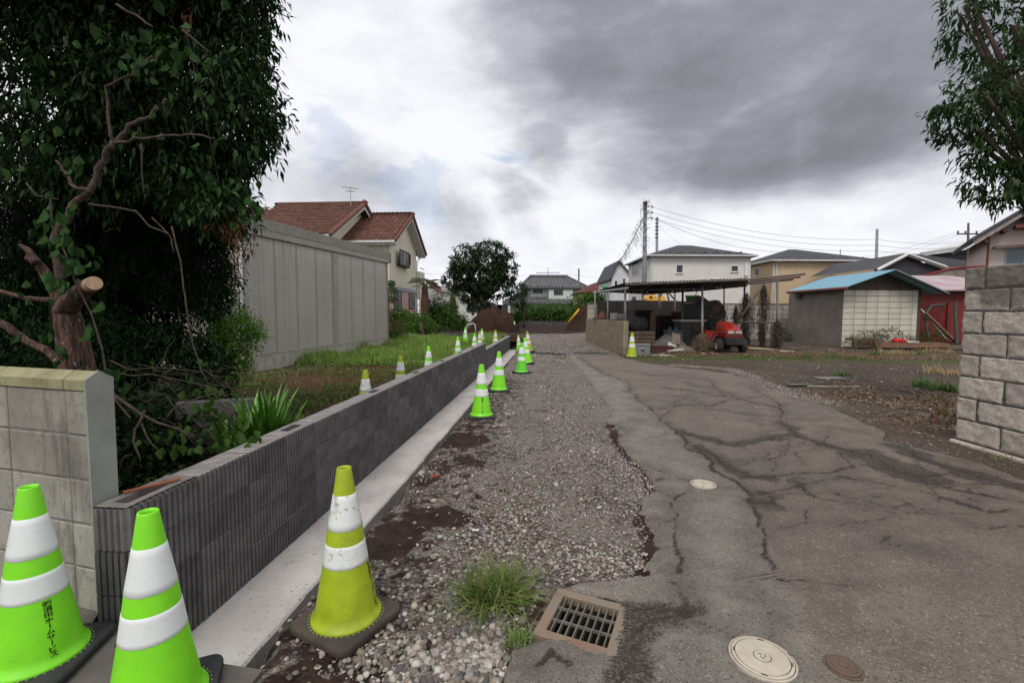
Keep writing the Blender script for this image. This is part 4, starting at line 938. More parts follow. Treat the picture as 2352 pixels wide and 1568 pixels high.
# --- small gabled house behind its left side
a = at(1405, 636, 47); b = at(1442, 625, 47); c = at(1421, 598, 47)
gh = thing('gabled_house', 'white house with a steep grey gable at the left of the white hipped-roof house', 'house', (a.x, 47, 0)); gw = b.x-a.x
MB().add([(0, 0, 0), (gw, 0, 0), (gw, 0, b.z), (c.x-a.x, 0, c.z-.1), (0, 0, a.z), (0, 7, 0), (gw, 7, 0), (gw, 7, b.z), (c.x-a.x, 7, c.z-.1), (0, 7, a.z)], [(0, 1, 2, 3, 4), (5, 9, 8, 7, 6), (0, 4, 9, 5), (1, 6, 7, 2)]).build('wall', offg, gh)
cx_ = c.x-a.x
for s_, (xe, ze) in (('l', (-.25, a.z-.2)), ('r', (gw+.35, b.z-.25))): MB().add([(cx_, -.3, c.z), (xe, -.3, ze), (xe, 7.3, ze), (cx_, 7.3, c.z), (cx_, -.3, c.z-.14), (xe, -.3, ze-.14), (xe, 7.3, ze-.14), (cx_, 7.3, c.z-.14)], [(0, 1, 2, 3), (4, 7, 6, 5), (0, 4, 5, 1), (1, 5, 6, 2)]).build('roof_slope', slate, gh)
wat(gh, 1412, 645, 1417, 660, 47, sill=False); wat(gh, 1431, 640, 1435, 655, 47, sill=False)
MB().bx(1.0, 3.2, -.5, -.0, 0, 2.2).build('entrance_block', offg, gh)
mb = MB()
for k in range(5): mb.bx(1.1, 3.1, -.54, -.505, 1.1+k*.22, 1.22+k*.22)
mb.build('louvre', simple('orange_louvre', (.45, .2, .1), (.6, .55, .5), 3), gh)
# --- tan house
tan = simple('tan_siding', (.56, .415, .265), (.50, .37, .235), 1.5, .75, bump=.1, bsc=20)
a = at(1778, 597, 38.7); b = at(2012, 597, 38.7); zT = a.z; tw = b.x-a.x
th_ = thing('tan_house', 'tan two-storey house with a grey hipped roof and white gutters', 'house', (a.x, 38.7, 0))
MB().bx(0, tw, 0, 8.5, 0, zT-.02).build('wall', tan, th_)
mb = MB(); p = at(1812, 569, 42.9); hip(mb, 0, tw, 0, 8.5, zT, p.z-zT-.15, .4, ra=p.x-a.x, rb=tw-4.2); mb.build('roof', slate, th_); gutter_box(th_, 0, tw, 0, 8.5, zT, .4); snow_guards(th_, .8, tw-.8, .15, zT+.1, 12, .38, slate)
for x_ in (.2, -.02): MB().tube([(x_, -.06 if x_ > 0 else .3, 0), (x_, -.06, zT-.3), (x_+.25, -.42, zT-.08)], .05, 8).build('downpipe', gut, th_)
wat(th_, 1966, 633, 1980, 643, 38.7, sill=False); watX(th_, 1735, 618, 1744, 632, a.x)
MB().lathe([(.0, -.1), (.09, -.09), (.1, 0), (.09, .06), (0, .07)], 12, (6.7, -.1, zT-1.4)).build('vent_hood', whitef, th_); MB().lathe([(.0, -.1), (.09, -.09), (.1, 0), (.09, .06), (0, .07)], 12, (-.1, 2.6, 2.2)).build('vent_hood', whitef, th_)
# --- dark grey house
dkw = simple('charcoal_siding', (.055, .052, .06), (.045, .043, .05), 1.5, .75); dkr = simple('charcoal_roof', (.075, .075, .082), (.06, .06, .066), 1.5, .75)
Yd = 31; a = at(2020, 617, Yd); c = at(2084, 581, Yd); b = at(2172, 611, Yd); e_ = at(2275, 583, Yd)
dh = thing('charcoal_house', 'low charcoal house with a white-edged gable behind the blue-roofed shed', 'house', (a.x, Yd, 0)); gx_ = c.x-a.x; bx_ = b.x-a.x; ex = e_.x-a.x+2
MB().add([(0.2, .3, 0), (bx_-.2, .3, 0), (bx_-.2, .3, b.z-.1), (gx_, .3, c.z-.15), (.2, .3, a.z-.1), (ex, .8, 0), (ex, .8, b.z-.1), (bx_-.2, .8, b.z-.1), (bx_-.2, .8, 0)], [(0, 1, 2, 3, 4), (8, 5, 6, 7), (1, 8, 7, 2)]).build('wall', dkw, dh)
MB().add([(gx_, 0, c.z), (0-.1, 0, a.z), (-.1, 7, a.z), (gx_, 7, c.z), (ex, 4.2, c.z-.0), (ex, .3, b.z), (bx_, .0, b.z)], [(0, 1, 2, 3), (0, 6, 5, 4), (0, 4, 3)]).build('roof', dkr, dh)
MB().tube([(-.15, -.03, a.z-.1), (gx_, -.03, c.z-.1), (bx_, -.03, b.z-.1)], .13, 4).build('barge_board', gut, dh); MB().bx(bx_, ex, .1, .28, b.z-.22, b.z-.03).build('gutter', gut, dh)
MB().tube([(bx_+1.0, .1, b.z-.2), (bx_+.65, .45, b.z-.5), (bx_+.65, .6, 1)], .06, 8).build('downpipe', gut, dh)
snow_guards(dh, bx_+.4, ex-1, .7, b.z+.12, 9, .2, dkw)
wat(dh, 2062, 633, 2072, 643, Yd+.3, frame=bronze, sill=False); wat(dh, 2050, 632, 2058, 642, Yd+.3, frame=bronze, sill=False)
# dark upper block behind
a2 = at(2221, 573, 40); b2 = at(2290, 556, 40)
d2 = thing('dark_house_end', 'dark gable end of another house between the charcoal roof and the pink house', 'house', (a2.x, 40, 0)); MB().bx(0, 5, 0, 4, 0, a2.z).build('wall', dkw, d2)
MB().add([(-.6, -.3, a2.z-.05), (5, -.3, b2.z+.6), (5, 4, b2.z+.6), (-.6, 4, a2.z-.05), (-.6, -.3, a2.z+.25), (5, -.3, b2.z+.9), (5, 4, b2.z+.9), (-.6, 4, a2.z+.25)], [(0, 1, 5, 4), (4, 5, 6, 7), (3, 0, 4, 7), (0, 3, 2, 1)]).build('roof', gut, d2)
# --- pink-white house at the right edge
pk_ = simple('pale_pink_render', (.60, .50, .45), (.54, .45, .40), 1, .8, bump=.1); jt = simple('dark_tile', (.10, .105, .115), (.06, .062, .07), 6, .6, bump=.4, st=(6, 1, 1)); redt = simple('red_brown_trim', (.17, .055, .04), None, 4, .6)
PA = at(2271, 560, 22); PR = R(-38); EX = Vector((math.cos(PR), math.sin(PR), 0)); EY = Vector((-math.sin(PR), math.cos(PR), 0))
def hp(u, v, off=0.0):       # local (x, z) where a sight line meets the gable plane (off = distance in front of it)
    d = ray(u, v); O = Vector((PA.x, PA.y, 0))-EY*off; t = O.dot(EY)/d.dot(EY); q = d*t; return (q-O).dot(EX), CH+q.z
ph = thing('pink_house', 'pale pink rendered house with a grey tiled gable above the rough block wall', 'house', (PA.x, PA.y, 0), PR)
OV = .8; ex_, ez_ = hp(2235, 548, OV); rx_, rz_ = hp(2350, 481, OV); run = rx_; zw = ez_+(0-ex_)/(rx_-ex_)*(rz_-ez_)-.25
MB().add([(0, 0, 0), (2*run, 0, 0), (2*run, 0, zw), (run, 0, rz_-.3), (0, 0, zw), (0, 6, 0), (0, 6, zw)], [(0, 1, 2, 3, 4), (5, 0, 4, 6)]).build('wall', pk_, ph)
for sg in (0, 1):
    X0 = ex_ if sg == 0 else 2*run-ex_
    MB().add([(X0, -OV, ez_), (run, -OV, rz_), (run, 6, rz_), (X0, 6, ez_), (X0, -OV, ez_-.10), (run, -OV, rz_-.10), (run, 6, rz_-.1), (X0, 6, ez_-.1)], [(0, 1, 2, 3), (4, 7, 6, 5), (0, 4, 5, 1), (0, 3, 7, 4)]).build('roof_slope', jt, ph)
    MB().add([(X0+.02, -OV+.05, ez_-.11), (run, -OV+.05, rz_-.11), (run, -OV+.05, rz_-.30), (X0+.1, -OV+.05, ez_-.28), (X0+.02, -OV+.11, ez_-.11), (run, -OV+.11, rz_-.11), (run, -OV+.11, rz_-.30), (X0+.1, -OV+.11, ez_-.28)], [(0, 1, 2, 3), (4, 7, 6, 5), (3, 2, 6, 7)]).build('barge_board', simple('bare_board', (.34, .28, .25), None, 4, .8), ph)
tl = MB()
for k in range(22): x = ex_+(run-ex_)*k/21; z = ez_+(rz_-ez_)*k/21; tl.tube([(x, -OV-.04, z+.02), (x, 5.9, z+.02)], .06, 6)
o = tl.build('roof_tiles', jt, ph); tag(o, kind='stuff')
for k in (.18, .55): MB().box((ex_+(run-ex_)*k+.2, -.35, ez_+(rz_-ez_)*k-.36), (.14, .7, .14)).build('rafter_end', simple('rafter_wood', (.07, .035, .025)), ph)
qx, qz = hp(2355, 521, .3); MB().box((qx+.1, -.36, qz), (.9, .6, .14)).build('ridge_beam', redt, ph)
wx, wz = hp(2338, 588); window(ph, 'y', (wx+.2, 0, wz), 1.15, .68, alu, simple('teal_glass', (.03, .07, .085), (.05, .10, .12), 3, .1, .7), 2, True)
qx, qz = hp(2335, 565, .3); MB().box((qx+.2, -.3, qz), (1.9, .6, .05)).build('window_hood', redt, ph); MB().box((qx+.2, -.28, qz-.04), (1.8, .55, .03)).build('hood_soffit', whitef, ph)
MB().bx(-.06, .02, -.06, .02, 1, zw).build('corner_pipe', redt, ph)
# --- red shed
redw = MT('red_sheet'); m = redw; c_ = m.mix(m.ss(m.noise(2, 5, .6), .35, .7), (.17, .022, .017), (.10, .016, .013)); c_ = m.mix(m.math('MULTIPLY', m.ss(m.noise(4, 6, .7, st=(1, 1, .2)), .52, .7), .5), c_, (.09, .05, .04)); REDM = m.fin(c_, .7, .3)
palr = MT('faded_red_roof'); m = palr; c_ = m.mix(m.ss(m.noise(1.5, 5, .6), .35, .65), (.42, .39, .40), (.38, .24, .25)); PRM = m.fin(c_, .6, .4)
Yr = 18; a = at(2117, 668, Yr); b = at(2262, 640, Yr); g0 = tz(a.x, Yr)
rs = thing('red_shed', 'red corrugated shed with a faded pinkish roof between the blue-roofed shed and the rough wall', 'shed', (a.x-1.0, Yr, g0)); rwid = 4.6; zr0 = a.z-g0
ztop_ = at(2150, 664, Yr).z-g0
for k in range(11):
    x0, x1 = k*.42, k*.42+.415
    if 1.05+2.2 < x0 < 1.05+2.8: continue
    MB().add([(x0, 0, 0), (x0+.1, -.02, 0), (x0+.2, 0, 0), (x0+.3, -.02, 0), (x1, 0, 0), (x0, 0, ztop_), (x0+.1, -.02, ztop_), (x0+.2, 0, ztop_), (x0+.3, -.02, ztop_), (x1, 0, ztop_)], [(i, i+1, 6+i, 5+i) for i in range(4)]).build('wall_sheet', REDM, rs)
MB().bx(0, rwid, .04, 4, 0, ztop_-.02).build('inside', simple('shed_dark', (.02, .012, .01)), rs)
zb_ = at(2140, 632, Yr+2.6).z-g0
MB().add([(-.3, -.35, ztop_-.05), (rwid, -.35, ztop_-.0), (rwid, 2.6, zb_), (-.3, 2.6, zb_-.05), (-.3, -.35, ztop_-.10), (rwid, -.35, ztop_-.05), (rwid, 2.6, zb_-.05), (-.3, 2.6, zb_-.1)], [(0, 1, 2, 3), (4, 5, 1, 0), (7, 6, 5, 4)]).build('roof', PRM, rs)
p = at(2122, 634, Yr+2.5); q = at(2185, 617, Yr+2.5); r_ = at(2262, 612, Yr+2.5); L0 = rs.location
pts = [(p.x-L0.x, 2.55, p.z-g0), (q.x-L0.x, 2.55, q.z-g0), (r_.x-L0.x, 2.55, r_.z-g0)]
MB().add([(x, y, z) for x, y, z in pts]+[(x, y, 1.5) for x, y, z in pts], [(0, 1, 4, 3), (1, 2, 5, 4)]).build('upper_wall', simple('weathered_board', (.22, .19, .16), (.14, .12, .10), 5), rs)
MB().tube(pts, .06, 6).build('ridge_cap', REDM, rs)
MB().bx(2.0, 3.2, -.08, -.03, .02, 1.55).build('door', simple('red_door', (.19, .026, .022), (.13, .02, .016), 4, .6), rs)
t = thing('scrap_frames', 'green metal frames and a rusty plank leaning against the red shed', 'scrap', (at(2150, 770, 17.2).x, 17.2, tz(at(2150, 770, 17.2).x, 17.2)))
gm_ = simple('dull_green_paint', (.055, .075, .06), None); mb = MB()
mb.tube([(-.25, 0, 0), (-.1, .4, 1.1), (.2, .5, 1.45), (.7, .5, 1.5)], .045, 8).build('green_frame', gm_, t); MB().tube([(.8, 0, 0), (.95, .3, 1.2), (1.0, .35, 1.6)], .05, 8).build('green_frame', gm_, t)
MB().box((.35, .2, .6), (1.7, .12, .05), ry=R(42)).build('plank', simple('orange_rust', (.30, .10, .04), (.2, .16, .13), 5), t); MB().box((.1, .25, .75), (1.5, .05, .04), ry=R(48)).build('bar', simple('white_bar', (.5, .48, .45)), t)
# --- blue-roofed block shed
Yb = 15.8; a = at(1932, 796, Yb); gB = tz(a.x, Yb); b = at(2112, 780, Yb)
bs = thing('blue_roofed_shed', 'small shed of pale blocks with a bright blue sheet roof', 'shed', (a.x, Yb, gB), 0); bwid = b.x-a.x; bdep = 3.1
sbm = simple('pale_block', (.56, .53, .46), (.46, .43, .37), 3, .9, bump=.25, objvar=.06, streak=.3, scol=(.3, .24, .17)); pb = MB().bx(0, .386, -.0, .10, 0, .186, .004).mesh('pale_block', sbm); pbh = MB().bx(0, .17, -.0, .10, 0, .194, .004).mesh('pale_block_half', sbm)
ncol_ = int(bwid/.4)
for c in range(10):
    for i in range(ncol_): inst('block', pb, bs, (i*.4+.003, random.uniform(-.002, .002), c*.2-.03))
    if bwid-ncol_*.4 > .1: inst('block', pbh, bs, (ncol_*.4+.003, 0, c*.2-.03))
mort = simple('grey_render', (.15, .132, .115), (.21, .185, .16), 1.6, .9, bump=.2, det=8)
MB().bx(.01, bwid-.01, .02, bdep, 0, 1.96).build('core', simple('rusty_joint', (.085, .06, .042)), bs)
MB().add([(-.012, .0, -.05), (-.012, bdep, -.05), (-.012, bdep, 2.1), (-.012, 0, 2.1)], [(0, 3, 2, 1)]).build('side_render', mort, bs)
zpk = at(2058, 618, Yb-.55).z-gB; zel = at(1945, 658, Yb-.55).z-gB; xel = at(1945, 658, Yb-.55).x-a.x; xpk = at(2058, 618, Yb-.55).x-a.x; per = at(2181, 672.6, Yb-.55)
xer, zer = per.x-a.x, per.z-gB
MB().add([(0, .03, 1.95), (bwid, .03, 1.95), (bwid, .03, 2.05), (xpk, .03, zpk-.08), (0, .03, zel+.02)], [(0, 1, 2, 3, 4)]).build('gable', simple('shadowed_gable', (.055, .047, .042), (.09, .078, .07), 2, .9), bs)  # shadow under the roof overhang is put into the gable's dark colour
blu = simple('blue_sheet', (.16, .335, .43), (.18, .36, .455), 2, .5, .35, streak=.2, scol=(.10, .22, .28)); y0_, y1_ = -.55, 2.75
nst = 6
for k in range(nst):
    ya, yb_ = y0_+(y1_-y0_)*k/nst, y0_+(y1_-y0_)*(k+1)/nst-.004
    for (xe, ze) in ((xel, zel), (xer, zer)):
        MB().add([(xpk, ya, zpk), (xe, ya, ze), (xe, yb_, ze), (xpk, yb_, zpk), (xpk, ya, zpk-.02), (xe, ya, ze-.02), (xe, yb_, ze-.02), (xpk, yb_, zpk-.02), (xpk, ya, zpk+.025), (xe, ya, ze+.025), (xe, ya+.015, ze+.025), (xpk, ya+.015, zpk+.025)], [(0, 1, 2, 3), (4, 7, 6, 5), (0, 4, 5, 1), (1, 5, 6, 2), (3, 2, 6, 7)]).build('roof_sheet', blu, bs)
MB().tube([(xel, y0_, zel-.05), (xel, y1_, zel-.05)], .05, 6).build('eave_board', redt, bs)
MB().tube([(xpk, y0_+.02, zpk-.07), (xer, y0_+.02, zer-.06)], .05, 4).build('barge_board', simple('dark_board', (.06, .045, .035)), bs)
MB().lathe([(0, -.13), (.09, -.10), (.13, 0), (.08, .09), (0, .10)], 10, (-.15, 2.3, zel-.2)).build('wasp_nest', simple('grey_paper', (.14, .12, .11)), bs)

# --- red-tiled cream house (left), laid out in the lane's frame
cream = simple('cream_render', (.70, .65, .51), (.64, .60, .47), 1, .85, bump=.1, streak=.15, scol=(.4, .36, .28)); pink = simple('pink_tile_wall', (.60, .40, .34), (.55, .36, .31), 3, .8)
tile_m = simple('terracotta_tile', (.130, .064, .042), (.115, .042, .028), 3, .75, .3, objvar=.3); TIR = MT('terracotta_tiles'); m = TIR; c_ = hsv(m, m.mix(m.ss(m.noise(3, 5, .6), .3, .7), (.130, .064, .042), (.105, .040, .026)), .5, 1, m.math('ADD', .72, m.math('MULTIPLY', m.isl(), .56))); TIRM = m.fin(c_, .75, .3)
ch_ = thing('red_tiled_house', 'cream two-storey house with red clay tile roofs and a pink ground floor', 'house', LS(0, 0, 0), -TH)
tme = MB()
def tile_geo(L_=.30, W=.27):
    vs = []; 
    for y, dz in ((0, .03), (L_, .0)):
        for k in range(7): a = math.pi*k/6; vs.append((W/2*(1-math.cos(a))-W/2, y, dz+.055*math.sin(a)))
    return vs, [(i, i+1, 8+i, 7+i) for i in range(6)]+[(0, 6, 5, 4, 3, 2, 1)]
tv, tf = tile_geo(); tile_me = MB().add(tv, tf).mesh('tile', tile_m)
def tile_plane(th, O, U, V, nu, nv, parts, du=.27, dv=.27, clip=None):
    """O lower-left corner, U along the eave, V up the slope (unit vectors)"""
    Nn = U.cross(V).normalized(); Mx = Matrix((U, V, Nn)).transposed(); VV = []; 
    for j in range(nv):
        for i in range(nu):
            a, b = (i+.5)*du, j*dv
            if clip and not clip(a, b): continue
            p = O+U*a+V*b+Nn*.02
            if parts: o = inst('tile', tile_me, th, p); o.rotation_euler = Mx.to_euler()
            else: VV.append(p)
    if VV:
        T = np.array(tv); Rm = np.array(Mx); base_ = T @ Rm.T; P = np.array([tuple(p) for p in VV]); v = (P[:, None, :]+base_[None]).reshape(-1, 3)
        q = np.array([f for f in tf if len(f) == 4]); f = (q[None]+(np.arange(len(P))*len(T))[:, None, None]).reshape(-1, 4)
        tag(inst('roof_tiles', npmesh('roof_tiles', v, f, TIRM, True), th), kind='stuff')
# right wing: gable face at l=-9.6
lF, sa, sb = -9.6, 26.7, 32.2; zE1 = 5.95; sp = 29.6; zP1 = 7.75; lB = -17
MB().add([(lF, sa, 2.95), (lF, sb, 2.95), (lF, sb, zE1), (lF, sp, zP1-.1), (lF, sa, zE1), (lB, sa, 2.95), (lB, sa, zE1)], [(0, 1, 2, 3, 4), (5, 0, 4, 6)]).build('upper_wall', cream, ch_)
MB().add([(lF, sa, 0), (lF, sb, 0), (lF, sb, 2.95), (lF, sa, 2.95), (lB, sa, 0), (lB, sa, 2.95)], [(0, 1, 2, 3), (4, 0, 3, 5)]).build('lower_wall', pink, ch_)
MB().bx(lF-.02, lF+.05, sa-.05, sb+.05, 2.78, 3.02).build('band_course', simple('grey_band', (.42, .43, .46)), ch_)
ov = .55
def slope(O, U, V, wu, hv, parts, clip=None):
    U = Vector(U).normalized(); V = Vector(V).normalized(); O = Vector(O); Nn = U.cross(V).normalized()
    c0, c1, c2, c3 = O, O+U*wu, O+U*wu+V*hv, O+V*hv
    MB().add([c0, c1, c2, c3, c0-Nn*.1, c1-Nn*.1, c2-Nn*.1, c3-Nn*.1], [(0, 1, 2, 3), (7, 6, 5, 4), (0, 4, 5, 1), (1, 5, 6, 2), (3, 7, 4, 0)]).build('roof_deck', tile_m, ch_)
    tile_plane(ch_, O, U, V, int(wu/.27), int(hv/.27)+1, parts, clip=clip)
rise = (zP1-zE1); vv_ = Vector((0, sp-sa, rise)); 
y_e = sa-ov; z_e = zE1-ov*rise/(sp-sa); ln = math.hypot(sp-y_e, zP1-z_e)
slope((lF-3.4, y_e, z_e), (1, 0, 0), (0, sp-sa, rise), 3.4+ov, ln, True)
y2 = sb+ov; r2 = zP1-zE1; z2 = zE1-ov*r2/(sb-sp); slope((lF+ov, y2, z2), (-1, 0, 0), (0, -(sb-sp), r2), 4, math.hypot(y2-sp, zP1-z2), False)
# verge boards
MB().add([(lF+ov, y_e, z_e-.02), (lF+ov, sp, zP1-.02), (lF+ov, y2, z2-.02), (lF+ov, y2, z2-.25), (lF+ov, sp, zP1-.30), (lF+ov, y_e, z_e-.25)], [(0, 1, 4, 5), (1, 2, 3, 4)]).build('verge_board', gut, ch_)
MB().add([(lF, y_e, z_e-.22), (lF+ov, y_e, z_e-.22), (lF+ov, sp, zP1-.28), (lF, sp, zP1-.28), (lF, y2, z2-.22), (lF+ov, y2, z2-.22)], [(0, 1, 2, 3), (3, 2, 5, 4)]).build('soffit', gut, ch_)
mb = MB()
for k in range(14): t_ = k/13; mb.tube([(lF+ov+.03, y_e+(sp-y_e)*t_, z_e+(zP1-z_e)*t_-.02), (lF+ov+.03, y_e+(sp-y_e)*(t_+.05), z_e+(zP1-z_e)*(t_+.05)+.04)], [.09, .11], 8); mb.tube([(lF+ov+.03, y2+(sp-y2)*t_, z2+(zP1-z2)*t_-.02), (lF+ov+.03, y2+(sp-y2)*(t_+.05), z2+(zP1-z2)*(t_+.05)+.04)], [.09, .11], 8)
tag(mb.build('verge_tiles', tile_m, ch_), kind='stuff')
MB().tube([(lF+ov, sp, zP1+.05), (lF-3.4, sp, zP1+.05)], .10, 8).build('ridge_tiles', tile_m, ch_)
MB().bx(lF-3.3, lF+ov, y_e-.12, y_e, z_e-.14, z_e-.0).build('gutter', gut, ch_); MB().bx(lF-3.3, lF+ov-.02, y_e, sa, z_e-.24, z_e-.18).build('eave_soffit', gut, ch_)
MB().tube([(lF-.15, y_e, z_e-.15), (lF-.15, sa-.08, z_e-.7), (lF-.15, sa-.08, 0)], .045, 8).build('downpipe', gut, ch_)
MB().tube([(lF+.2, y2, z2-.15), (lF+.06, sb, z2-.5), (lF+.06, sb-.05, 0)], .045, 8).build('downpipe', gut, ch_)
# main block: gable face at l=-12.4
lM = -12.3; m0, m1, mp = 24.2, 33.0, 28.4; zE2 = 5.85; zP2 = 8.25
MB().add([(lM, m0, 0), (lM, m1, 0), (lM, m1, zE2), (lM, mp, zP2-.1), (lM, m0, zE2), (-24, m0, 0), (-24, m0, zE2)], [(0, 1, 2, 3, 4), (5, 0, 4, 6)]).build('main_wall', cream, ch_)
rm = (zP2-zE2)/(mp-m0); ye = m0-ov; ze = zE2-ov*rm; lnm = math.hypot(mp-ye, zP2-ze)
slope((-17.5, ye, ze), (1, 0, 0), (0, 1, rm), 17.5+lM+ov, lnm, False)
slope((-17.5-4.5, ye, ze-.0), (1, 0, 0), (0, 1, rm), 4.5, lnm*.84, False)
ye3 = m1+ov; r3 = (zP2-zE2)/(m1-mp); slope((lM+ov, ye3, zE2-ov*r3), (-1, 0, 0), (0, -1, r3), 6, math.hypot(ye3-mp, zP2-zE2+ov*r3), False)
MB().add([(lM+ov, ye, ze-.02), (lM+ov, mp, zP2-.02), (lM+ov, ye3, zE2-ov*r3-.02), (lM+ov, ye3, zE2-ov*r3-.28), (lM+ov, mp, zP2-.34), (lM+ov, ye, ze-.28)], [(0, 1, 4, 5), (1, 2, 3, 4)]).build('verge_board', gut, ch_)
MB().add([(lM, ye, ze-.25), (lM+ov, ye, ze-.25), (lM+ov, mp, zP2-.32), (lM, mp, zP2-.32)], [(0, 1, 2, 3)]).build('soffit', gut, ch_)
mb = MB()
for k in range(20): t_ = k/19; mb.tube([(lM+ov+.03, ye+(mp-ye)*t_, ze+(zP2-ze)*t_-.02), (lM+ov+.03, ye+(mp-ye)*(t_+.04), ze+(zP2-ze)*(t_+.04)+.04)], [.10, .12], 8); mb.tube([(lM+ov+.03, ye3+(mp-ye3)*t_, zE2-ov*r3+(zP2-zE2+ov*r3)*t_), (lM+ov+.03, ye3+(mp-ye3)*(t_+.04), zE2-ov*r3+(zP2-zE2+ov*r3)*(t_+.04)+.04)], [.10, .12], 8)
tag(mb.build('verge_tiles', tile_m, ch_), kind='stuff')
MB().tube([(lM+ov, mp, zP2+.06), (-17.5, mp, zP2+.06)], .12, 8).build('ridge_tiles', tile_m, ch_)
MB().bx(-20, lM+ov, ye-.12, ye, ze-.14, ze).build('gutter', gut, ch_); MB().bx(-20, lM+ov-.02, ye, m0, ze-.26, ze-.18).build('eave_soffit', gut, ch_)
# windows of the gable face
def wls(u0, v0, u1, v1, l_, frame=bronze, **k):
    def hit(u, v):
        d_ = ray(u, v); dl, ds = d_.x*CT-d_.y*ST, d_.x*ST+d_.y*CT; t = l_/dl; return ds*t, CH+d_.z*t
    (ya, za), (yb_, zb) = hit(u0, v0), hit(u1, v1); return window(ch_, 'x', (l_, (ya+yb_)/2, (za+zb)/2), abs(yb_-ya), abs(za-zb), frame, **k)
whg = simple('curtained_glass', (.42, .42, .40), (.10, .11, .12), 1.3, .2, .6)
wls(909, 574, 930, 612, lF, off=.25, mull=3, gl=whg); 
s_a = 28.0
MB().bx(lF, lF+.26, 27.95, 29.95, 4.35, 4.45).build('bay_base', bronze, ch_)
wls(938, 585, 941, 608, lF, off=.02, sill=False, frame=bronze); wls(905, 666, 921, 712, lF, mull=2, gl=whg, sill=False); wls(939, 669, 951, 708, lF, mull=2, gl=whg, sill=False)
MB().bx(lF-.6, lF+.28, sb+.02, sb+1.2, 2.4, 4.35).build('balcony', cream, ch_); MB().tube([(lF+.25, sb+.1, 4.6), (lF+.25, sb+1.2, 4.6)], .03, 6).build('balcony_rail', bronze, ch_)
mb = MB(); pa = (lF+1.6, sb+1.0, 3.9)
mb.add([(lF+.28, sb+1.2, 3.95), (lF+1.1, sb+2.2, 2.95), (lF+1.1, sb+4, 2.95), (lF+.28, sb+4, 3.95), (lF+.28, sb+1.2, 3.8), (lF+1.1, sb+2.2, 2.8)], [(0, 1, 2, 3), (4, 5, 1, 0)]).build('porch_roof', tile_m, ch_)
MB().tube([(lF+.9, sb+2.2, 2.9), (lF+.9, sb+2.2, 0)], .05, 8).build('porch_pipe', gut, ch_)
ap = thing('roof_antenna', 'thin television antenna on the ridge of the red-tiled house', 'antenna', LS(lM-.1, mp-.6, zP2-.3), -TH)
MB().tube([(0, 0, 0), (0, 0, 1.25)], .022, 6).build('mast', alu, ap)
mb = MB().tube([(-.45, -.25, 1.15), (.45, .25, 1.15)], .018, 5)
for k in range(7): q = -.4+.13*k; mb.tube([(q*.9-.09, q*.5+.18, 1.15), (q*.9+.09, q*.5-.18, 1.15)], .010, 4)
mb.tube([(-.3, 0, .95), (.25, .1, .95)], .03, 5); mb.build('yagi', alu, ap)

# --- green Japanese house
jr = MT('grey_kawara'); m = jr; wv = m.n('ShaderNodeTexWave'); m.l(m.tc.outputs['Object'], wv.inputs['Vector']); wv.inputs['Scale'].default_value = 1.1; wv.bands_direction = 'X'
c_ = m.mix(m.ss(m.noise(2.5, 5, .6, st=(1, 1, 1)), .35, .68), (.082, .080, .086), (.15, .148, .155)); c_ = m.mix(m.math('MULTIPLY', m.ss(m.noise(6, 3, .6, st=(1, .08, .08)), .45, .65), .7), c_, (.035, .034, .038)); JRM = m.fin(c_, .7, .3)
mint = simple('mint_render', (.50, .58, .53), (.45, .53, .48), 1, .85)
Yj = 74; a = at(1212, 690, Yj); b = at(1330, 690, Yj); jh = thing('mint_house', 'pale mint green Japanese house with two tiers of grey tiled roof', 'house', (a.x, Yj, 0)); jw = b.x-a.x
ze_u = at(1190, 659, Yj-1).z; zr_u = at(1218, 636, Yj+3.5).z; zt_l = at(1220, 682, Yj).z; ze_l = at(1160, 695, Yj-2.2).z
MB().bx(0, jw, 0, 7, zt_l-1, ze_u).build('upper_wall', mint, jh)
MB().bx(jw*.40, jw*.86, -.9, 0, zt_l-1, ze_u-.3).build('upper_bay', mint, jh)
x0l = at(1172, 700, Yj-1.2).x-a.x; x1l = jw+.3; MB().bx(x0l, x1l, -1.2, 8, 0, ze_l).build('lower_wall', mint, jh)
def kawara(th, x0, x1, y0, y1, z, zt, A, B):
    mb = MB(); hip(mb, x0, x1, y0, y1, z, zt-z, 0, ra=A, rb=B, th=.22); mb.build('roof', JRM, th)
    mb = MB(); n = int((x1-x0)/.55); ym = (y0+y1)/2
    for k in range(n+1):
        x = x0+(x1-x0)*k/n; t_ = min(1, (x-x0)/(A-x0)) if x < A else (min(1, (x1-x)/(x1-B)) if x > B else 1); mb.tube([(x, y0, z+.05), (x, y0+(ym-y0)*t_, z+.05+(zt-z)*t_)], .08, 5)
    tag(mb.build('roof_tile_rows', JRM, th), kind='stuff'); MB().tube([(A, ym, zt+.1), (B, ym, zt+.1)], .28, 8).build('ridge', JRM, th)
    for P0 in ((x0, y0, A), (x1, y0, B)): MB().tube([(P0[0], P0[1], z+.08), (P0[2], ym, zt+.1)], .16, 6).build('hip_ridge', JRM, th)
kawara(jh, -1.3, jw+1.2, -1.2, 8, ze_u, zr_u, at(1217, 636, Yj+3.4).x-a.x, at(1303, 636, Yj+3.4).x-a.x)
kawara(jh, x0l-1.2, x1l+1.3, -2.6, 9, ze_l, zt_l+1.2, x0l+2.6, x1l-2.0)
for q in ((1225, 665, 1246, 673), (1273, 666, 1292, 677), (1301, 664, 1307, 672)): wat(jh, *q, Yj-.9 if q[0] == 1273 else Yj, frame=bronze, mull=2, sill=False)
wat(jh, 1193, 706, 1206, 718, Yj-1.2, frame=bronze, sill=False); wat(jh, 1236, 706, 1248, 714, Yj-1.2, frame=bronze, sill=False)
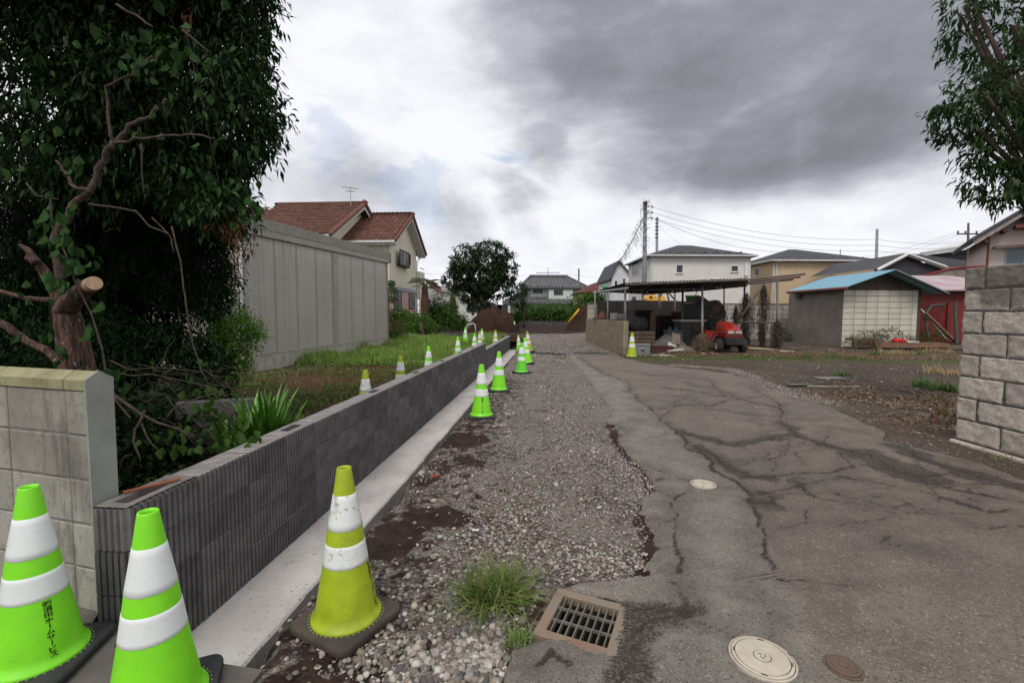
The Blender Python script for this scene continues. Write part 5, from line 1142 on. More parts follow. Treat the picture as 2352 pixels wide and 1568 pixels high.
mb = MB().tube([(jw*.42, 3.4, zr_u), (jw*.42, 3.4, zr_u+1.6)], .04, 4).tube([(jw*.42-2, 3.4, zr_u+.7), (jw*.42+2, 3.4, zr_u+.75)], .05, 4)
for k in range(9): mb.tube([(jw*.42-1.8+.45*k, 3.1, zr_u+.72), (jw*.42-1.8+.45*k, 3.7, zr_u+.72)], .04, 4)
mb.build('antenna', bronze, jh)
# --- other far buildings
def simple_house(name, label, u0, u1, vt, Y, D, mat, rmat, ve, ins=.3, cat='house'):
    a = at(u0, vt, Y); b = at(u1, vt, Y); e_ = at(u0, ve, Y); t = thing(name, label, cat, (a.x, Y, 0)); W = b.x-a.x
    MB().bx(0, W, 0, D, 0, e_.z).build('wall', mat, t)
    if rmat: mb = MB(); hip(mb, 0, W, 0, D, e_.z, at(u0, vt, Y+D/2).z-e_.z, .5, ra=W*.06, rb=W*.94); mb.build('roof', rmat, t)
    return t, W, e_.z
brn = simple('brown_roof', (.115, .032, .022), (.085, .026, .02), 3, .7); ylw = simple('yellow_wall', (.52, .43, .24), None, 2)
t, W, ze = simple_house('brown_roofed_house', 'low house with a red-brown roof just right of the mint green house', 1338, 1412, 651, 62, 9, ylw, brn, 671)
window(t, 'y', (W*.25, 0, ze-1.6), 1.4, 1.0, bronze, sill=False)
gw_ = simple('grey_white_wall', (.42, .41, .40), (.36, .355, .35), 1, .8); t, W, ze = simple_house('warehouse', 'wide pale grey flat-roofed building far behind the palm tree', 962, 1062, 660, 95, 14, gw_, None, 656, cat='building')
mb = MB()
for k in range(1, 14): mb.bx(0, W, -.03, 0, ze*k/14, ze*k/14+.05)
mb.build('siding_line', simple('line_grey', (.30, .29, .285)), t)
wb = simple('white_low_wall', (.56, .55, .53), (.48, .47, .45), 1, .8)
t, W, ze = simple_house('white_annex', 'white low building seen through the gap below the big tree', 1050, 1172, 700, 68, 10, wb, None, 700, cat='building')
window(t, 'y', (W*.30, 0, 2.2), 1.6, 1.5, alu, sill=False); window(t, 'y', (W*.62, 0, 2.0), 3.4, 1.2, bronze, sill=False, mull=3); window(t, 'y', (W*.86, 0, 2.0), 1.4, 1.2, bronze, sill=False)
t, W, ze = simple_house('far_red_roof_house', 'distant dark red roof showing through the gap in the tree', 1096, 1130, 690, 84, 8, gw_, brn, 696)

# ================================================================== POLES AND WIRES
cpole = simple('concrete_pole', (.235, .245, .27), (.19, .20, .215), 3, .8); dpole = simple('dark_pole', (.055, .045, .045), None, 3, .8); wirem = simple('black_wire', (.10, .10, .105), None, rough=.6); ins_m = simple('insulator', (.35, .33, .32), None, rough=.3)
def pole(u, v, Y, r0, r1, label, mat=cpole, ub=None, group=None):
    p = at(u, v, Y); b = at(ub or u, 700, Y); t = thing('utility_pole', label, 'utility pole', (p.x, Y, 0), 0, group)
    MB().tube([(b.x-p.x, 0, 0), (0, 0, p.z)], [r0, r1], 12).build('shaft', mat, t, True); return t, p
p1, P1 = pole(1482, 465, 32, .19, .12, 'tallest grey concrete pole with vine-tangled cable, in front of the white house', ub=1480)
MB().lathe([(.135, 0), (.14, .0), (.14, .25), (0, .26)], 12, (0, 0, P1.z-.2)).build('cap', dpole, p1)
for k in range(3): MB().tube([(.1, 0, P1.z-.32-.38*k), (.55, 0, P1.z-.30-.38*k)], .02, 5).build('bracket', dpole, p1); MB().lathe([(0, -.1), (.06, -.08), (.05, 0), (.06, .06), (0, .08)], 8, (.5, 0, P1.z-.30-.38*k)).build('insulator', ins_m, p1)
mb = MB()
for k in range(9): z = P1.z-1.2-.55*k; mb.tube([(-.28, 0, z), (.28, 0, z)], .012, 4)
mb.build('steps', dpole, p1)
p2, P2 = pole(1509, 499, 45, .16, .12, 'thinner grey pole behind the tallest pole')
mb = MB()
for k in range(6): mb.box((0, 0, P2.z-.2-.35*k), (.30, .3, .05))
mb.build('pole_bands', dpole, p2)
p3, P3 = pole(2014.5, 526, 34, .14, .085, 'slim grey pole between the tan house and the charcoal house', ub=2012)
p4, P4 = pole(2224, 512, 40, .15, .08, 'brown pole with a crossarm beside the pink house', simple('brown_pole', (.12, .09, .08), None, 3)); 
for z, w_ in ((.95, 1.3), (2.5, .6)): MB().box((0, 0, P4.z-z), (w_*1.4, .1, .1)).build('crossarm', dpole, p4)
for x_ in (-.85, -.2, .75): MB().lathe([(0, 0), (.07, .02), (.05, .12), (.08, .2), (0, .24)], 8, (x_, 0, P4.z-.92)).build('insulator', dpole, p4)
p5, P5 = pole(1329.5, 617, 90, .18, .14, 'small dark distant pole behind the mint green house', dpole)
p6, P6 = pole(1930, 573, 60, .08, .06, 'short grey mast showing above the tan house roof', cpole)
def wire(a, b, sag, r, name='overhead_wire', label=None, n=20, th=None):
    pts = [a.lerp(b, i/n)-Vector((0, 0, sag*4*(i/n)*(1-i/n))) for i in range(n+1)]
    o = MB().tube(pts, r*.7, 5).build(name, wirem, None); tag(o, label, 'wire', 'overhead wires'); return o
for k in range(3):
    a = P1+Vector((.5, 0, -.30-.38*k)); b = P3+Vector((.0, 0, -.75-.42*k)); wire(a, b, .7, .014, label=('top', 'middle', 'bottom')[k]+' of the three wires from the tallest pole to the slim pole on the right')
    e_ = P4+Vector((-.2, 0, -1.6-.42*k)); wire(b, e_, .25, .014, label=('top', 'middle', 'bottom')[k]+' of the wires from the slim pole to the brown crossarm pole')
wire(P2+Vector((.2, 0, -.3)), at(1812, 580, 44), .7, .022, label='thick service wire sloping from the thinner pole to the tan house')
wire(P2+Vector((.2, 0, -.9)), at(1640, 580, 50), .8, .010, label='thin lower wire sloping from the thinner pole behind the white house')
for k, (u, v) in enumerate(((1900, 598), (1920, 604))): wire(P4+Vector((-.85, 0, -.75-.25*k)), at(u, v, 46), .5, .013, label=('upper', 'lower')[k]+' long wire rising from the tan house roof to the crossarm')
for k, v in enumerate((585, 592)): wire(P4+Vector((.1, 0, -2.4-.3*k)), at(2100, v+14, 46), .4, .012, label=('upper', 'lower')[k]+' short wire behind the charcoal roof')
for k in range(2): wire(P4+Vector((.7, 0, -.7-.2*k)), at(2420, 478+8*k, 30), .3, .012, label=('upper', 'lower')[k]+' wire from the crossarm to beyond the pink house')
wire(at(940, 627, 92), P5+Vector((0, 0, -1.2)), .3, .025, label='far wire crossing the sky behind the big tree'); wire(P5+Vector((0, 0, -1.3)), at(1420, 640, 92), .2, .025, label='far wire to the right of the small dark pole')
wire(at(940, 647, 92), P5+Vector((0, 0, -1.9)), .2, .02, label='lower far wire behind the mint green house')
# vine-covered cable
a = P1+Vector((-.1, 0, -1.0)); b = at(1414, 612, 40); c = at(1378, 640, 48); pts = [a.lerp(b, i/24)-Vector((0, 0, .5*4*(i/24)*(1-i/24)*.6)) for i in range(25)]
vm = simple('dry_vine', (.10, .075, .055), (.06, .045, .035), 8, .9); mb = MB().tube(pts, .028, 5)
for i in range(1, 24):
    for _ in range(5):
        q = pts[i]+Vector((random.uniform(-.3, .3), 0, random.uniform(-.1, .2))); L_ = random.uniform(.2, 1.0)*(1-.5*i/24); mb.tube([q, q+Vector((random.uniform(-.2, .2), random.uniform(-.1, .1), -L_*.5)), q+Vector((random.uniform(-.25, .25), random.uniform(-.1, .1), -L_))], .008, 3, False)
for _ in range(60):
    z = random.uniform(.3, 5.0)*random.random(); q = P1+Vector((0, -.15, -z)); mb.tube([q, q+Vector((random.uniform(-.4, .4), 0, random.uniform(-.2, .4))), q+Vector((random.uniform(-.5, .5), 0, random.uniform(-.5, .2)))], .009, 3, False)
o = mb.build('vine_covered_cable', vm, None); tag(o, 'slanting cable wrapped in dead vines, running down left from the tallest pole', 'cable')
wire(b, c, .3, .012, label='thin cable end dropping to the brown-roofed house')
# ================================================================== LEAN-TO
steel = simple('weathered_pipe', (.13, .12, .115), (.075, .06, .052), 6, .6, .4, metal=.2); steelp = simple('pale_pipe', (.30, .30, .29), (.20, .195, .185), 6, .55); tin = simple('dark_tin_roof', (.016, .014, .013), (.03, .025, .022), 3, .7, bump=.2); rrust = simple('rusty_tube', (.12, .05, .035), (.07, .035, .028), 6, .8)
lt = thing('lean_to', 'open lean-to with a dark sheet roof on rusty pipe posts, full of clutter', 'shelter', (0, 0, 0))
fl = at(1436, 650, 13.5); fr = at(1716, 639, 13.7); bl = at(1378, 665.5, 18.8); br_ = at(1712, 653, 18.3)
n = 12; C0, C1, C2, C3 = fl, fr, br_, bl
BK = [at(1378, 666, 18.8), at(1495, 671, 17.2), at(1613, 663, 16.6), at(1716, 652.5, 16.2)]
def bk(t): t = t*3; i = min(2, int(t)); return BK[i].lerp(BK[i+1], t-i)
for k in range(n):
    t0, t1 = k/n, (k+1)/n+.006; w0 = Vector((0, 0, .005*(k % 2))); a, b, c, d = C0.lerp(C1, t0)+w0, C0.lerp(C1, t1)+w0, bk(t1)+w0, bk(t0)+w0; vs = []
    for j in range(7):
        q = j/6; dz = Vector((0, 0, .012*math.cos(q*math.pi*6))); vs += [a.lerp(b, q)+dz, d.lerp(c, q)+dz, a.lerp(b, q)+dz-Vector((0, 0, .02)), d.lerp(c, q)+dz-Vector((0, 0, .02))]
    MB().add(vs, [(4*j, 4*j+4, 4*j+5, 4*j+1) for j in range(6)]+[(4*j+2, 4*j+3, 4*j+7, 4*j+6) for j in range(6)]+[(4*j, 4*j+2, 4*j+6, 4*j+4) for j in range(6)]).build('roof_sheet', tin, lt)
def tb(pts, r, name='pipe', m_=steel): return MB().tube(pts, r, 8).build(name, m_, lt, True)
dz = Vector((0, 0, -.05)); E1 = at(1850, 629, 13.0); E2 = at(1822, 641, 13.4); E3 = at(1838, 636, 13.8)
tb([fl+dz, fr+dz, E1], .030); tb([p_+dz for p_ in BK], .035); tb([at(1652, 657, 14.2), at(1740, 650, 14), E2], .03); tb([at(1690, 651, 15.8), E3], .03, m_=rrust); tb([at(1680, 655, 17), at(1820, 643, 16.2)], .025)
tb([at(1363, 672, 18.5), at(1441, 662, 13.2)], .035, m_=steelp); tb([at(1440, 666, 14), at(1612, 663, 14.2)], .02)
for q in range(7): a = C0.lerp(C1, (q+.5)/7); b = bk((q+.5)/7); tb([a+dz*1.6, b+dz*1.6], .018, 'rafter')
def post(u, vt, vb, Y, r=.032, zb=None, m_=steelp):
    p = at(u, vt, Y); b = at(u, vb, Y); zb = tz(p.x, p.y) if zb is None else zb; tb([(b.x, Y, zb-.05), (p.x, Y, p.z)], r, 'post', m_)
post(1367, 668, 724, 18.0, .03, 1.17); post(1396, 667, 730, 16.0, .03, 1.17); post(1436, 660, 736, 13.9, .038, 1.17)
post(1613, 660, 805, 14.2, .036, m_=steelp); post(1785, 646, 805, 14.6, .036, m_=simple('grey_post', (.12, .12, .12), (.16, .16, .16)))
for u, vt, Y in ((1514, 665, 17.5), (1550, 664, 17.6), (1568, 664, 15.5), (1663, 658, 17.0), (1710, 651, 16.2)): post(u, vt, 780, Y, .036, m_=steel)
tb([at(1695, 738, 14.8), at(1755, 650, 15.2)], .034, 'brace'); tb([at(1513, 684, 17.5), at(1527, 664, 17.5)], .03, 'brace'); tb([at(1528, 664, 17.5), at(1549, 687, 17.6)], .03, 'brace'); tb([at(1530, 664, 17.6), at(1536, 690, 17.6)], .03, 'brace')
tb([at(1693, 739, 14.7), at(1783, 742, 14.8)], .024, 'rail')
for (x, y) in ((at(1613, 800, 14.2).x, 14.2), (at(1618, 800, 14.15).x, 14.15)): MB().lathe([(.03, 0), (.055, .0), (.055, .20), (.0, .21)], 10, (x, y, tz(x, y))).build('post_socket', steelp, lt)
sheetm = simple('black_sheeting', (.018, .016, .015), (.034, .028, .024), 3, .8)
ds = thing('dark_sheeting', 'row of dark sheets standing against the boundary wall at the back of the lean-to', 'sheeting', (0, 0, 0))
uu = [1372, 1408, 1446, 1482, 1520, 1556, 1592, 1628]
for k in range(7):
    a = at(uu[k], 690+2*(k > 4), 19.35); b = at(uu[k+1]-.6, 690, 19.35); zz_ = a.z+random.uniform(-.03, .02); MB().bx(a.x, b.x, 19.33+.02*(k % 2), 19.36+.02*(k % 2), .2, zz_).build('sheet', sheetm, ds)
drum2 = [((1496, 745, 16.8), (.5, .35, .85), (.05, .03, .022)), ((1528, 740, 17.2), (.7, .4, 1.05), (.028, .022, .02)), ((1560, 735, 17.6), (.7, .4, 1.2), (.035, .024, .02)), ((1476, 730, 17.6), (.6, .4, 1.25), (.022, .02, .019))]
for k, ((u_, v_, y_), (a_, b_, c_), col_) in enumerate(drum2):
    q = at(u_, v_, y_); t = thing('stored_crate', ('brown crate in the dark middle of the lean-to', 'dark stacked crate right of the brown one at the back', 'tall dark crate behind the pale-topped cabinet', 'tall black crate at the far left back of the lean-to')[k], 'crate', (q.x, y_, tz(q.x, y_))); mt_ = simple('crate_%d' % k, col_, None, 5, .85)
    MB().bx(-a_/2, a_/2, -b_/2, b_/2, 0, c_, .015).build('body', mt_, t)
    for z_ in (.12, .5, .88): MB().bx(-a_/2-.01, a_/2+.01, -b_/2-.015, -b_/2-.002, c_*z_-.04, c_*z_+.04).build('batten', mt_, t)
# ---- clutter in the lean-to, each thing on its own
def box_thing(name, label, cat, u, v, Y, w_, d_, h, mat, rz=0, z0=None, ch=.01):
    p = at(u, v, Y); z = tz(p.x, Y) if z0 is None else z0; t = thing(name, label, cat, (p.x, Y, z), rz); return t
def bb(t, name, mat, x0, x1, y0, y1, z0, z1, ch=.006): return MB().bx(x0, x1, y0, y1, z0, z1, ch).build(name, mat, t)
gbx = simple('grey_steel_box', (.20, .205, .205), (.15, .15, .15), 5, .5, .4); drk = simple('sooty', (.022, .02, .018), (.04, .034, .028), 8, .8)
t = box_thing('tool_chest', 'grey steel box with a lid beside the yellow-green cone', 'box', 1473, 800, 13.2, 0, 0, 0, gbx, R(-6))
bb(t, 'body', gbx, -.20, .22, -.16, .16, 0, .30); bb(t, 'lid', gbx, -.215, .235, -.18, .17, .302, .345, .015); bb(t, 'latch', drk, -.03, .05, -.19, -.165, .16, .21); MB().tube([(-.04, -.2, .2), (.06, -.2, .2)], .012, 6).build('handle', steelp, t)
redb = simple('dark_red_paint', (.075, .018, .014), (.05, .02, .016), 5, .6)
t = box_thing('red_crate', 'low dark red metal case lying at the front of the lean-to', 'case', 1515, 796, 13.8, 0, 0, 0, redb, R(3)); bb(t, 'body', redb, -.34, .34, -.2, .2, 0, .16); bb(t, 'lid', redb, -.35, .35, -.21, .21, .165, .20, .012); MB().lathe([(.035, -.02), (.045, 0), (.03, .01), (0, .01)], 10, (.18, -.205, .08)).build('latch', steelp, t)
t = box_thing('plywood_sheet', 'broken white board lying flat in front of the lean-to', 'board', 1520, 808, 12.9, 0, 0, 0, None, R(-14)); MB().poly([(-.45, .12, 0), (-.1, -.02, 0), (.0, -.12, 0), (.45, -.12, 0), (.38, .03, 0), (.0, .06, .02)], (0, 0, .012)).build('sheet', simple('dirty_white_board', (.52, .50, .47), (.38, .35, .31), 7), t)
wood = simple('old_wood', (.17, .12, .085), (.10, .07, .05), 6, .85, bump=.3, st=(1, 1, .2)); gry = simple('grey_dusty', (.13, .13, .125), (.08, .08, .078), 5, .8); bgr = simple('blue_grey_paint', (.075, .09, .098), (.05, .06, .065), 5, .6)
t = box_thing('wooden_post', 'upright grey-brown timber plank standing at the back of the lean-to', 'plank', 1499, 770, 16.4, 0, 0, 0, None); bb(t, 'plank', wood, -.09, .09, -.05, .05, 0, 1.15)
t = box_thing('storage_bin', 'blue-grey steel bin standing behind the rubble heap', 'bin', 1546, 780, 15.2, 0, 0, 0, None); bb(t, 'body', bgr, -.26, .26, -.2, .2, 0, .55); bb(t, 'rim', bgr, -.28, .28, -.22, .22, .552, .59)
for x_ in (-.12, .08): MB().lathe([(0, 0), (.05, 0), (.06, .06), (.03, .10), (0, .11)], 10, (x_, 0, .59)).build('jar', gry, t)
t = box_thing('work_cabinet', 'dark cabinet with a pale top in the right half of the lean-to', 'cabinet', 1592, 780, 15.6, 0, 0, 0, None); bb(t, 'body', simple('dark_grey_board', (.06, .058, .056), (.04, .038, .036), 4), -.55, .50, -.3, .3, 0, .86); bb(t, 'top', simple('pale_worktop', (.42, .41, .38), (.28, .26, .23), 5), -.62, .58, -.34, .3, .865, .93); bb(t, 'leg', drk, -.2, -.15, -.31, -.305, 0, .85); bb(t, 'drawer', gry, .05, .42, -.31, -.301, .2, .6)
t = box_thing('dark_panel', 'dark grey screen-like panel standing on the pale-topped cabinet', 'panel', 1602, 740, 15.9, 0, 0, 0, None, z0=tz(6.4, 15.9)+.95); bb(t, 'panel', simple('slate_panel', (.038, .042, .045)), -.50, .32, -.03, .03, .05, .50, .02); bb(t, 'base', drk, -.3, .1, -.06, .06, 0, .05)  # plain slate panel set on the cabinet, shows nothing
t = box_thing('steel_drum', 'dark round drum lying behind the end of the side wall', 'drum', 1461, 742, 15.0, 0, 0, 0, None, R(35), z0=tz(4.1, 15)+.62); t.scale = (.72, .72, .72); MB().tube([(-.42, 0, .32), (-.2, 0, .32), (.0, 0, .32), (.42, 0, .32)], [.33, .335, .33, .33], 20).build('drum_body', simple('drum_grey', (.030, .030, .030), (.055, .052, .05), 4, .8), t, True); MB().tube([(-.2, 0, .32), (-.17, 0, .32)], .345, 20).build('drum_hoop', gry, t, True)
t = box_thing('pallet_stack', 'stack of dark timber under the drum', 'timber stack', 1463, 790, 15.0, 0, 0, 0, None)
for k in range(5): bb(t, 'timber', wood, -.5, .5, -.3, .3, k*.125, k*.125+.11)
t = box_thing('concrete_block', 'pale hollow concrete piece sitting on the side wall', 'concrete piece', 1410, 729, 15.4, 0, 0, 0, None, R(0), z0=1.19); cpc = simple('pale_concrete_piece', (.25, .235, .20), (.18, .165, .14), 8); bb(t, 'front_slab', cpc, -.12, .10, -.1, .05, 0, .23, .01); bb(t, 'side_slab', cpc, .12, .34, -.02, .18, 0, .20, .01)
t = box_thing('dark_plank', 'black plank laid along the far end of the side wall', 'plank', 1376, 728, 17.6, 0, 0, 0, None, R(-6), z0=1.185); bb(t, 'plank', drk, -.25, .35, -.12, .12, 0, .04)
t = box_thing('rust_pile', 'rusty brown pyramid-shaped cover behind the side wall', 'cover', 1384, 725, 18.4, 0, 0, 0, None, z0=1.18); MB().lathe([(.30, 0), (.28, .03), (.02, .34), (0, .35)], 4).build('cover', simple('deep_rust', (.14, .045, .025), (.09, .03, .02), 6), t)
t = box_thing('green_planter', 'green tub with a bare twig standing on the boundary wall', 'tub', 1589, 694, 19.65, 0, 0, 0, None, z0=1.865); MB().lathe([(0, 0), (.22, 0), (.26, .26), (.28, .27), (.28, .33), (.25, .33)], 16).build('tub', simple('green_tub', (.045, .14, .04), (.03, .10, .03)), t, True); MB().tube([(.1, 0, .2), (.22, 0, .55), (.3, 0, .8)], .018, 5).build('twig', drk, t)
t = box_thing('green_tank', 'small bright green tank cap beyond the left end of the lean-to roof', 'tank', 1390, 660, 26, 0, 0, 0, None, z0=0); gz_ = at(1390, 655, 26).z; MB().lathe([(0, gz_-.22), (.13, gz_-.22), (.14, gz_-.06), (.09, gz_-.01), (0, gz_)], 12).build('cap', simple('bright_green', (.05, .30, .13)), t, True); MB().tube([(0, 0, 0), (0, 0, gz_-.2)], .05, 8).build('stand', gry, t)
# yellow digger behind the boundary wall
yel = simple('digger_yellow', (.72, .40, .06), (.60, .33, .05), 3, .45, .4); Yx = 23; p = at(1500, 686, Yx); 
t = thing('excavator', 'yellow digger cab roof and arm showing over the boundary wall', 'excavator', (p.x, Yx, 0)); zz = p.z/.62; t.scale = (.62, .62, .62)
MB().poly([(-.45, 0, zz-.5), (-.48, 0, zz+.05), (-.30, 0, zz+.33), (.05, 0, zz+.33), (.25, 0, zz+.2), (.62, 0, zz+.05), (.7, 0, zz-.5)], (0, 1.2, 0)).build('hood', yel, t); bb(t, 'body', yel, -.5, .8, 0, 1.3, zz-1.2, zz-.45); bb(t, 'vent', drk, -.28, -.08, -.02, .0, zz, zz+.2)
MB().poly([(.75, .3, zz-.6), (.78, .3, zz+.35), (1.0, .3, zz+.25), (1.15, .3, zz-.1), (1.1, .3, zz-.6)], (0, .3, 0)).build('arm', yel, t)
MB().tube([(-.4, .4, zz+.3), (-.3, .4, zz+.5), (.0, .4, zz+.56), (.55, .4, zz+.56), (.62, .4, zz+.2)], .03, 6).build('roll_bar', drk, t)
for x_ in (-.1, .4): MB().tube([(x_, -.1, .35), (x_, 1.4, .35)], .35, 14).build('track', drk, t)
bb(t, 'chassis', drk, -.5, .8, 0, 1.3, .3, zz-1.2)
# rubble, sacks
rub = simple('rubble_mix', (.17, .145, .125), (.10, .08, .065), 9, .9, bump=.5)
def heapmesh(name, label, cat, u, v, Y, rx_, ry_, h, mat, kind=None, seed=0, n=26, p=1.3, z0=None, rough=.25):
    q = at(u, v, Y); z0_ = tz(q.x, Y) if z0 is None else z0; xs = np.linspace(-1, 1, n); Xg, Yg = np.meshgrid(xs, xs); r = np.hypot(Xg, Yg); H = np.clip(1-r**p, -.1, 1)*h*(1+rough*2*fbm(Xg+seed, Yg, 2.2, seed, 4)) + fbm(Xg, Yg+seed, 7, seed+3, 3)*h*rough*.25
    v_ = np.stack([Xg*rx_+q.x, Yg*ry_+Y, z0_-.05+H], -1).reshape(-1, 3)-np.array([q.x, Y, z0_]); i_ = np.arange(n*n).reshape(n, n); f = np.stack([i_[:-1, :-1], i_[:-1, 1:], i_[1:, 1:], i_[1:, :-1]], -1).reshape(-1, 4)
    o = inst(name, npmesh(name, v_, f, mat, True), None, (q.x, Y, z0_)); tag(o, label, cat, kind=kind); return o, v_, q
heapmesh('covered_heap', 'heap under dull grey sheeting in the middle of the lean-to', 'heap', 1535, 785, 14.7, .75, .5, .50, gry, seed=4, p=1.6)
heapmesh('rubble_heap', 'low heap of broken pale rubble in front of the sheeted heap', 'rubble', 1562, 795, 14.1, .55, .35, .26, rub, seed=8, p=1.4)
heapmesh('debris_bank', 'dark bank of debris behind the grey steel box', 'heap', 1478, 790, 15.3, .7, .6, .55, simple('debris', (.06, .04, .03), (.035, .025, .02), 8, .95, bump=.6), seed=9)
def slab(label, u, v, Y, pts, mat, rx=0, ry=0, rz=0, z=.08, name='rubble_slab', cat='slab'):
    p = at(u, v, Y); o = MB().poly(pts, (0, 0, .03)).build(name, mat, None); o.location = (p.x, Y, tz(p.x, Y)+z); o.rotation_euler = (rx, ry, rz); tag(o, label, cat)
plw = simple('plaster_white', (.50, .47, .42), (.36, .33, .29), 7)
slab('white broken slab leaning on the rubble, left one', 1542, 792, 13.9, [(-.18, -.1, 0), (.1, -.12, 0), (.18, .05, 0), (-.05, .14, 0)], plw, .5, .2, .2, .2)
slab('white broken slab lying at the foot of the rubble, flatter one', 1552, 799, 13.6, [(-.25, -.06, 0), (.2, -.08, 0), (.26, .06, 0), (-.2, .1, 0)], plw, .2, -.1, -.1, .06)
slab('brown upright broken board on the rubble heap', 1552, 780, 14.0, [(-.14, -.16, 0), (.1, -.18, 0), (.16, .14, 0), (-.1, .2, 0)], simple('brown_board', (.20, .15, .11), (.13, .09, .07)), 1.2, 0, .1, .38)
for k, (u, v, L_, a_, c_) in enumerate(((1585, 797, .8, -.25, (.22, .03, .02)), (1600, 802, .7, .1, (.26, .10, .05)), (1575, 806, .5, -.1, (.30, .13, .07)), (1742, 799, 1.1, -.22, (.06, .035, .03)), (1752, 804, .9, -.12, (.52, .42, .27)), (1715, 800, .35, .0, (.28, .03, .025)), (1810, 806, .8, -.12, (.10, .06, .045)), (1806, 810, .4, -.1, (.5, .42, .28)))):
    p = at(u, v, 13.6); q = G(u, v); o = MB().box((0, 0, 0), (L_, .08, .045)).build('timber_scrap', simple('scrap_%d' % k, c_, None, 6), None); o.location = (q.x, q.y, q.z+.05); o.rotation_euler = (0, .05, a_)
    tag(o, ('red slat across the rubble under the lean-to', 'orange-brown batten at the foot of the cabinet', 'pale orange stick lying before the rubble', 'long dark beam lying right of the tractor', 'yellow timber beside the long dark beam', 'short red scrap right of the tractor wheel', 'brown beam on the ground under the right post', 'pale timber end under the right post')[k], 'timber')
# brown tarpaulin
p = at(1632, 715, 16.2); mb = MB(); n = 12; vs = []
for i in range(n):
    for j in range(n): x = -.55+1.05*i/(n-1); vs.append((x, .12*math.sin(i*1.3+j*.5), .55-.95*j/(n-1)*(1-.35*i/(n-1))-.28*i/(n-1)+.05*math.sin(j*1.7+i)))
mb.add(vs, [(i*n+j, (i+1)*n+j, (i+1)*n+j+1, i*n+j+1) for i in range(n-1) for j in range(n-1)]); o = mb.build('tarpaulin', simple('brown_cloth', (.16, .105, .085), (.10, .065, .05), 4), None, True); o.location = p; tag(o, 'brown cloth draped behind the tractor', 'tarpaulin')
# hanging dried creeper on the posts
def creeper(u, v0, v1, Y, w_, label, seed, mat=None, n=700, peak=.45):
    rs_ = random.Random(seed); a = at(u, v0, Y); b = at(u, v1, Y); mb = MB(); H = a.z-b.z
    for _ in range(n):
        t = rs_.random(); z = a.z-H*t; ww = w_*(.25+.75*math.sin(math.pi*min(1, t/(2*peak) if t < peak else .5+.5*(t-peak)/(1-peak)))); x = a.x+rs_.gauss(0, .42)*ww; y = Y+rs_.gauss(0, .3)*ww; L_ = rs_.uniform(.10, .40)
        q = Vector((x, y, z)); mb.tube([q, q+Vector((rs_.gauss(0, .03), rs_.gauss(0, .03), -L_*.5)), q+Vector((rs_.gauss(0, .06), rs_.gauss(0, .05), -L_))], rs_.uniform(.003, .008), 3, False)
    o = mb.build('dried_creeper', mat or vm, None); tag(o, label, 'dead vine', 'dead vines on the lean-to posts'); return o
creeper(1715, 672, 800, 15.4, .34, 'widest hanging mass of dead vine on the sloping brace right of the tractor', 3, n=800); creeper(1755, 650, 790, 15.3, .22, 'tall narrow curtain of dead vine hanging from the roof pipe', 4, n=600)
creeper(1786, 733, 795, 14.5, .26, 'dead vine tangle round the right end post', 5, n=450); creeper(1613, 765, 803, 14.1, .30, 'dry straw-coloured tangle at the foot of the front post left of the tractor', 6, simple('straw_vine', (.21, .165, .10), (.12, .09, .06), 8, .9), n=700)
creeper(1690, 700, 745, 15.2, .14, 'thin dead vine on the back of the tractor', 7, n=150)

# ================================================================== TRACTOR
red = simple('tractor_red', (.30, .020, .010), (.23, .016, .009), 4, .32, .5); blk2 = simple('tractor_black', (.018, .018, .020), (.03, .028, .027), 6, .55); tyre = simple('tyre_rubber', (.028, .026, .025), (.05, .043, .036), 8, .85, bump=.4); rim_m = simple('wheel_rim', (.42, .41, .39), (.30, .28, .25), 6, .5)
lens = simple('lamp_lens', (.36, .36, .35), (.18, .18, .18), 4, .12, .9); chr_ = simple('silver_strip', (.5, .5, .5), None, 2, .4)
p = at(1676, 801, 13.9); tr = thing('ride_on_tractor', 'red ride-on lawn tractor with a black steering wheel parked under the lean-to', 'tractor', (p.x, 14.3, tz(p.x, 14.3)), R(-3)); tr.scale = (.90, .90, .90)
# local: forward = -y, right-hand side seen at -x
def sect(y, w_, zt, zb, rr=.08):
    pts = [(-w_/2, zb), (-w_/2, zt-rr), (-w_/2+rr*.3, zt-rr*.3), (-w_/2+rr, zt), (0, zt+.02), (w_/2-rr, zt), (w_/2-rr*.3, zt-rr*.3), (w_/2, zt-rr), (w_/2, zb)]; return [(x, y, z) for x, z in pts]
S_ = [sect(.05, .50, 1.00, .52), sect(-.15, .52, .99, .52), sect(-.45, .53, .93, .52), sect(-.70, .52, .82, .50), sect(-.83, .48, .74, .50, .05), sect(-.87, .44, .68, .52, .04)]
mb = MB(); mb.add([q for s_ in S_ for q in s_], [(i*9+j, i*9+j+1, (i+1)*9+j+1, (i+1)*9+j) for i in range(5) for j in range(8)]+[tuple(range(9)), tuple(range(45, 54))]); hd = mb.build('hood', red, tr, True)
for s_ in (-1, 1): MB().box((s_*.125, -.865, .66), (.20, .06, .10), rx=R(-18), ch=.02).build('headlight', lens, tr)
MB().box((0, -.868, .585), (.45, .05, .035), ch=.01).build('grille_strip', blk2, tr); 
for s_ in (-1, 1): MB().box((s_*.262, -.45, .60), (.012, .62, .035)).build('side_strip', blk2, tr); MB().box((s_*.268, -.30, .67), (.006, .12, .022)).build('badge', chr_, tr)
MB().box((0, -.84, .545), (.50, .10, .07), ch=.02).build('lower_grille', red, tr)
bb(tr, 'front_bumper', blk2, -.30, .30, -.93, -.70, .24, .50, .03); bb(tr, 'chassis', blk2, -.24, .24, -.75, .95, .28, .52, .02)
bb(tr, 'dash', blk2, -.22, .22, .02, .22, .5, 1.02, .04); MB().tube([(0, .10, 1.0), (0, .22, 1.13)], .022, 8).build('steering_column', blk2, tr)
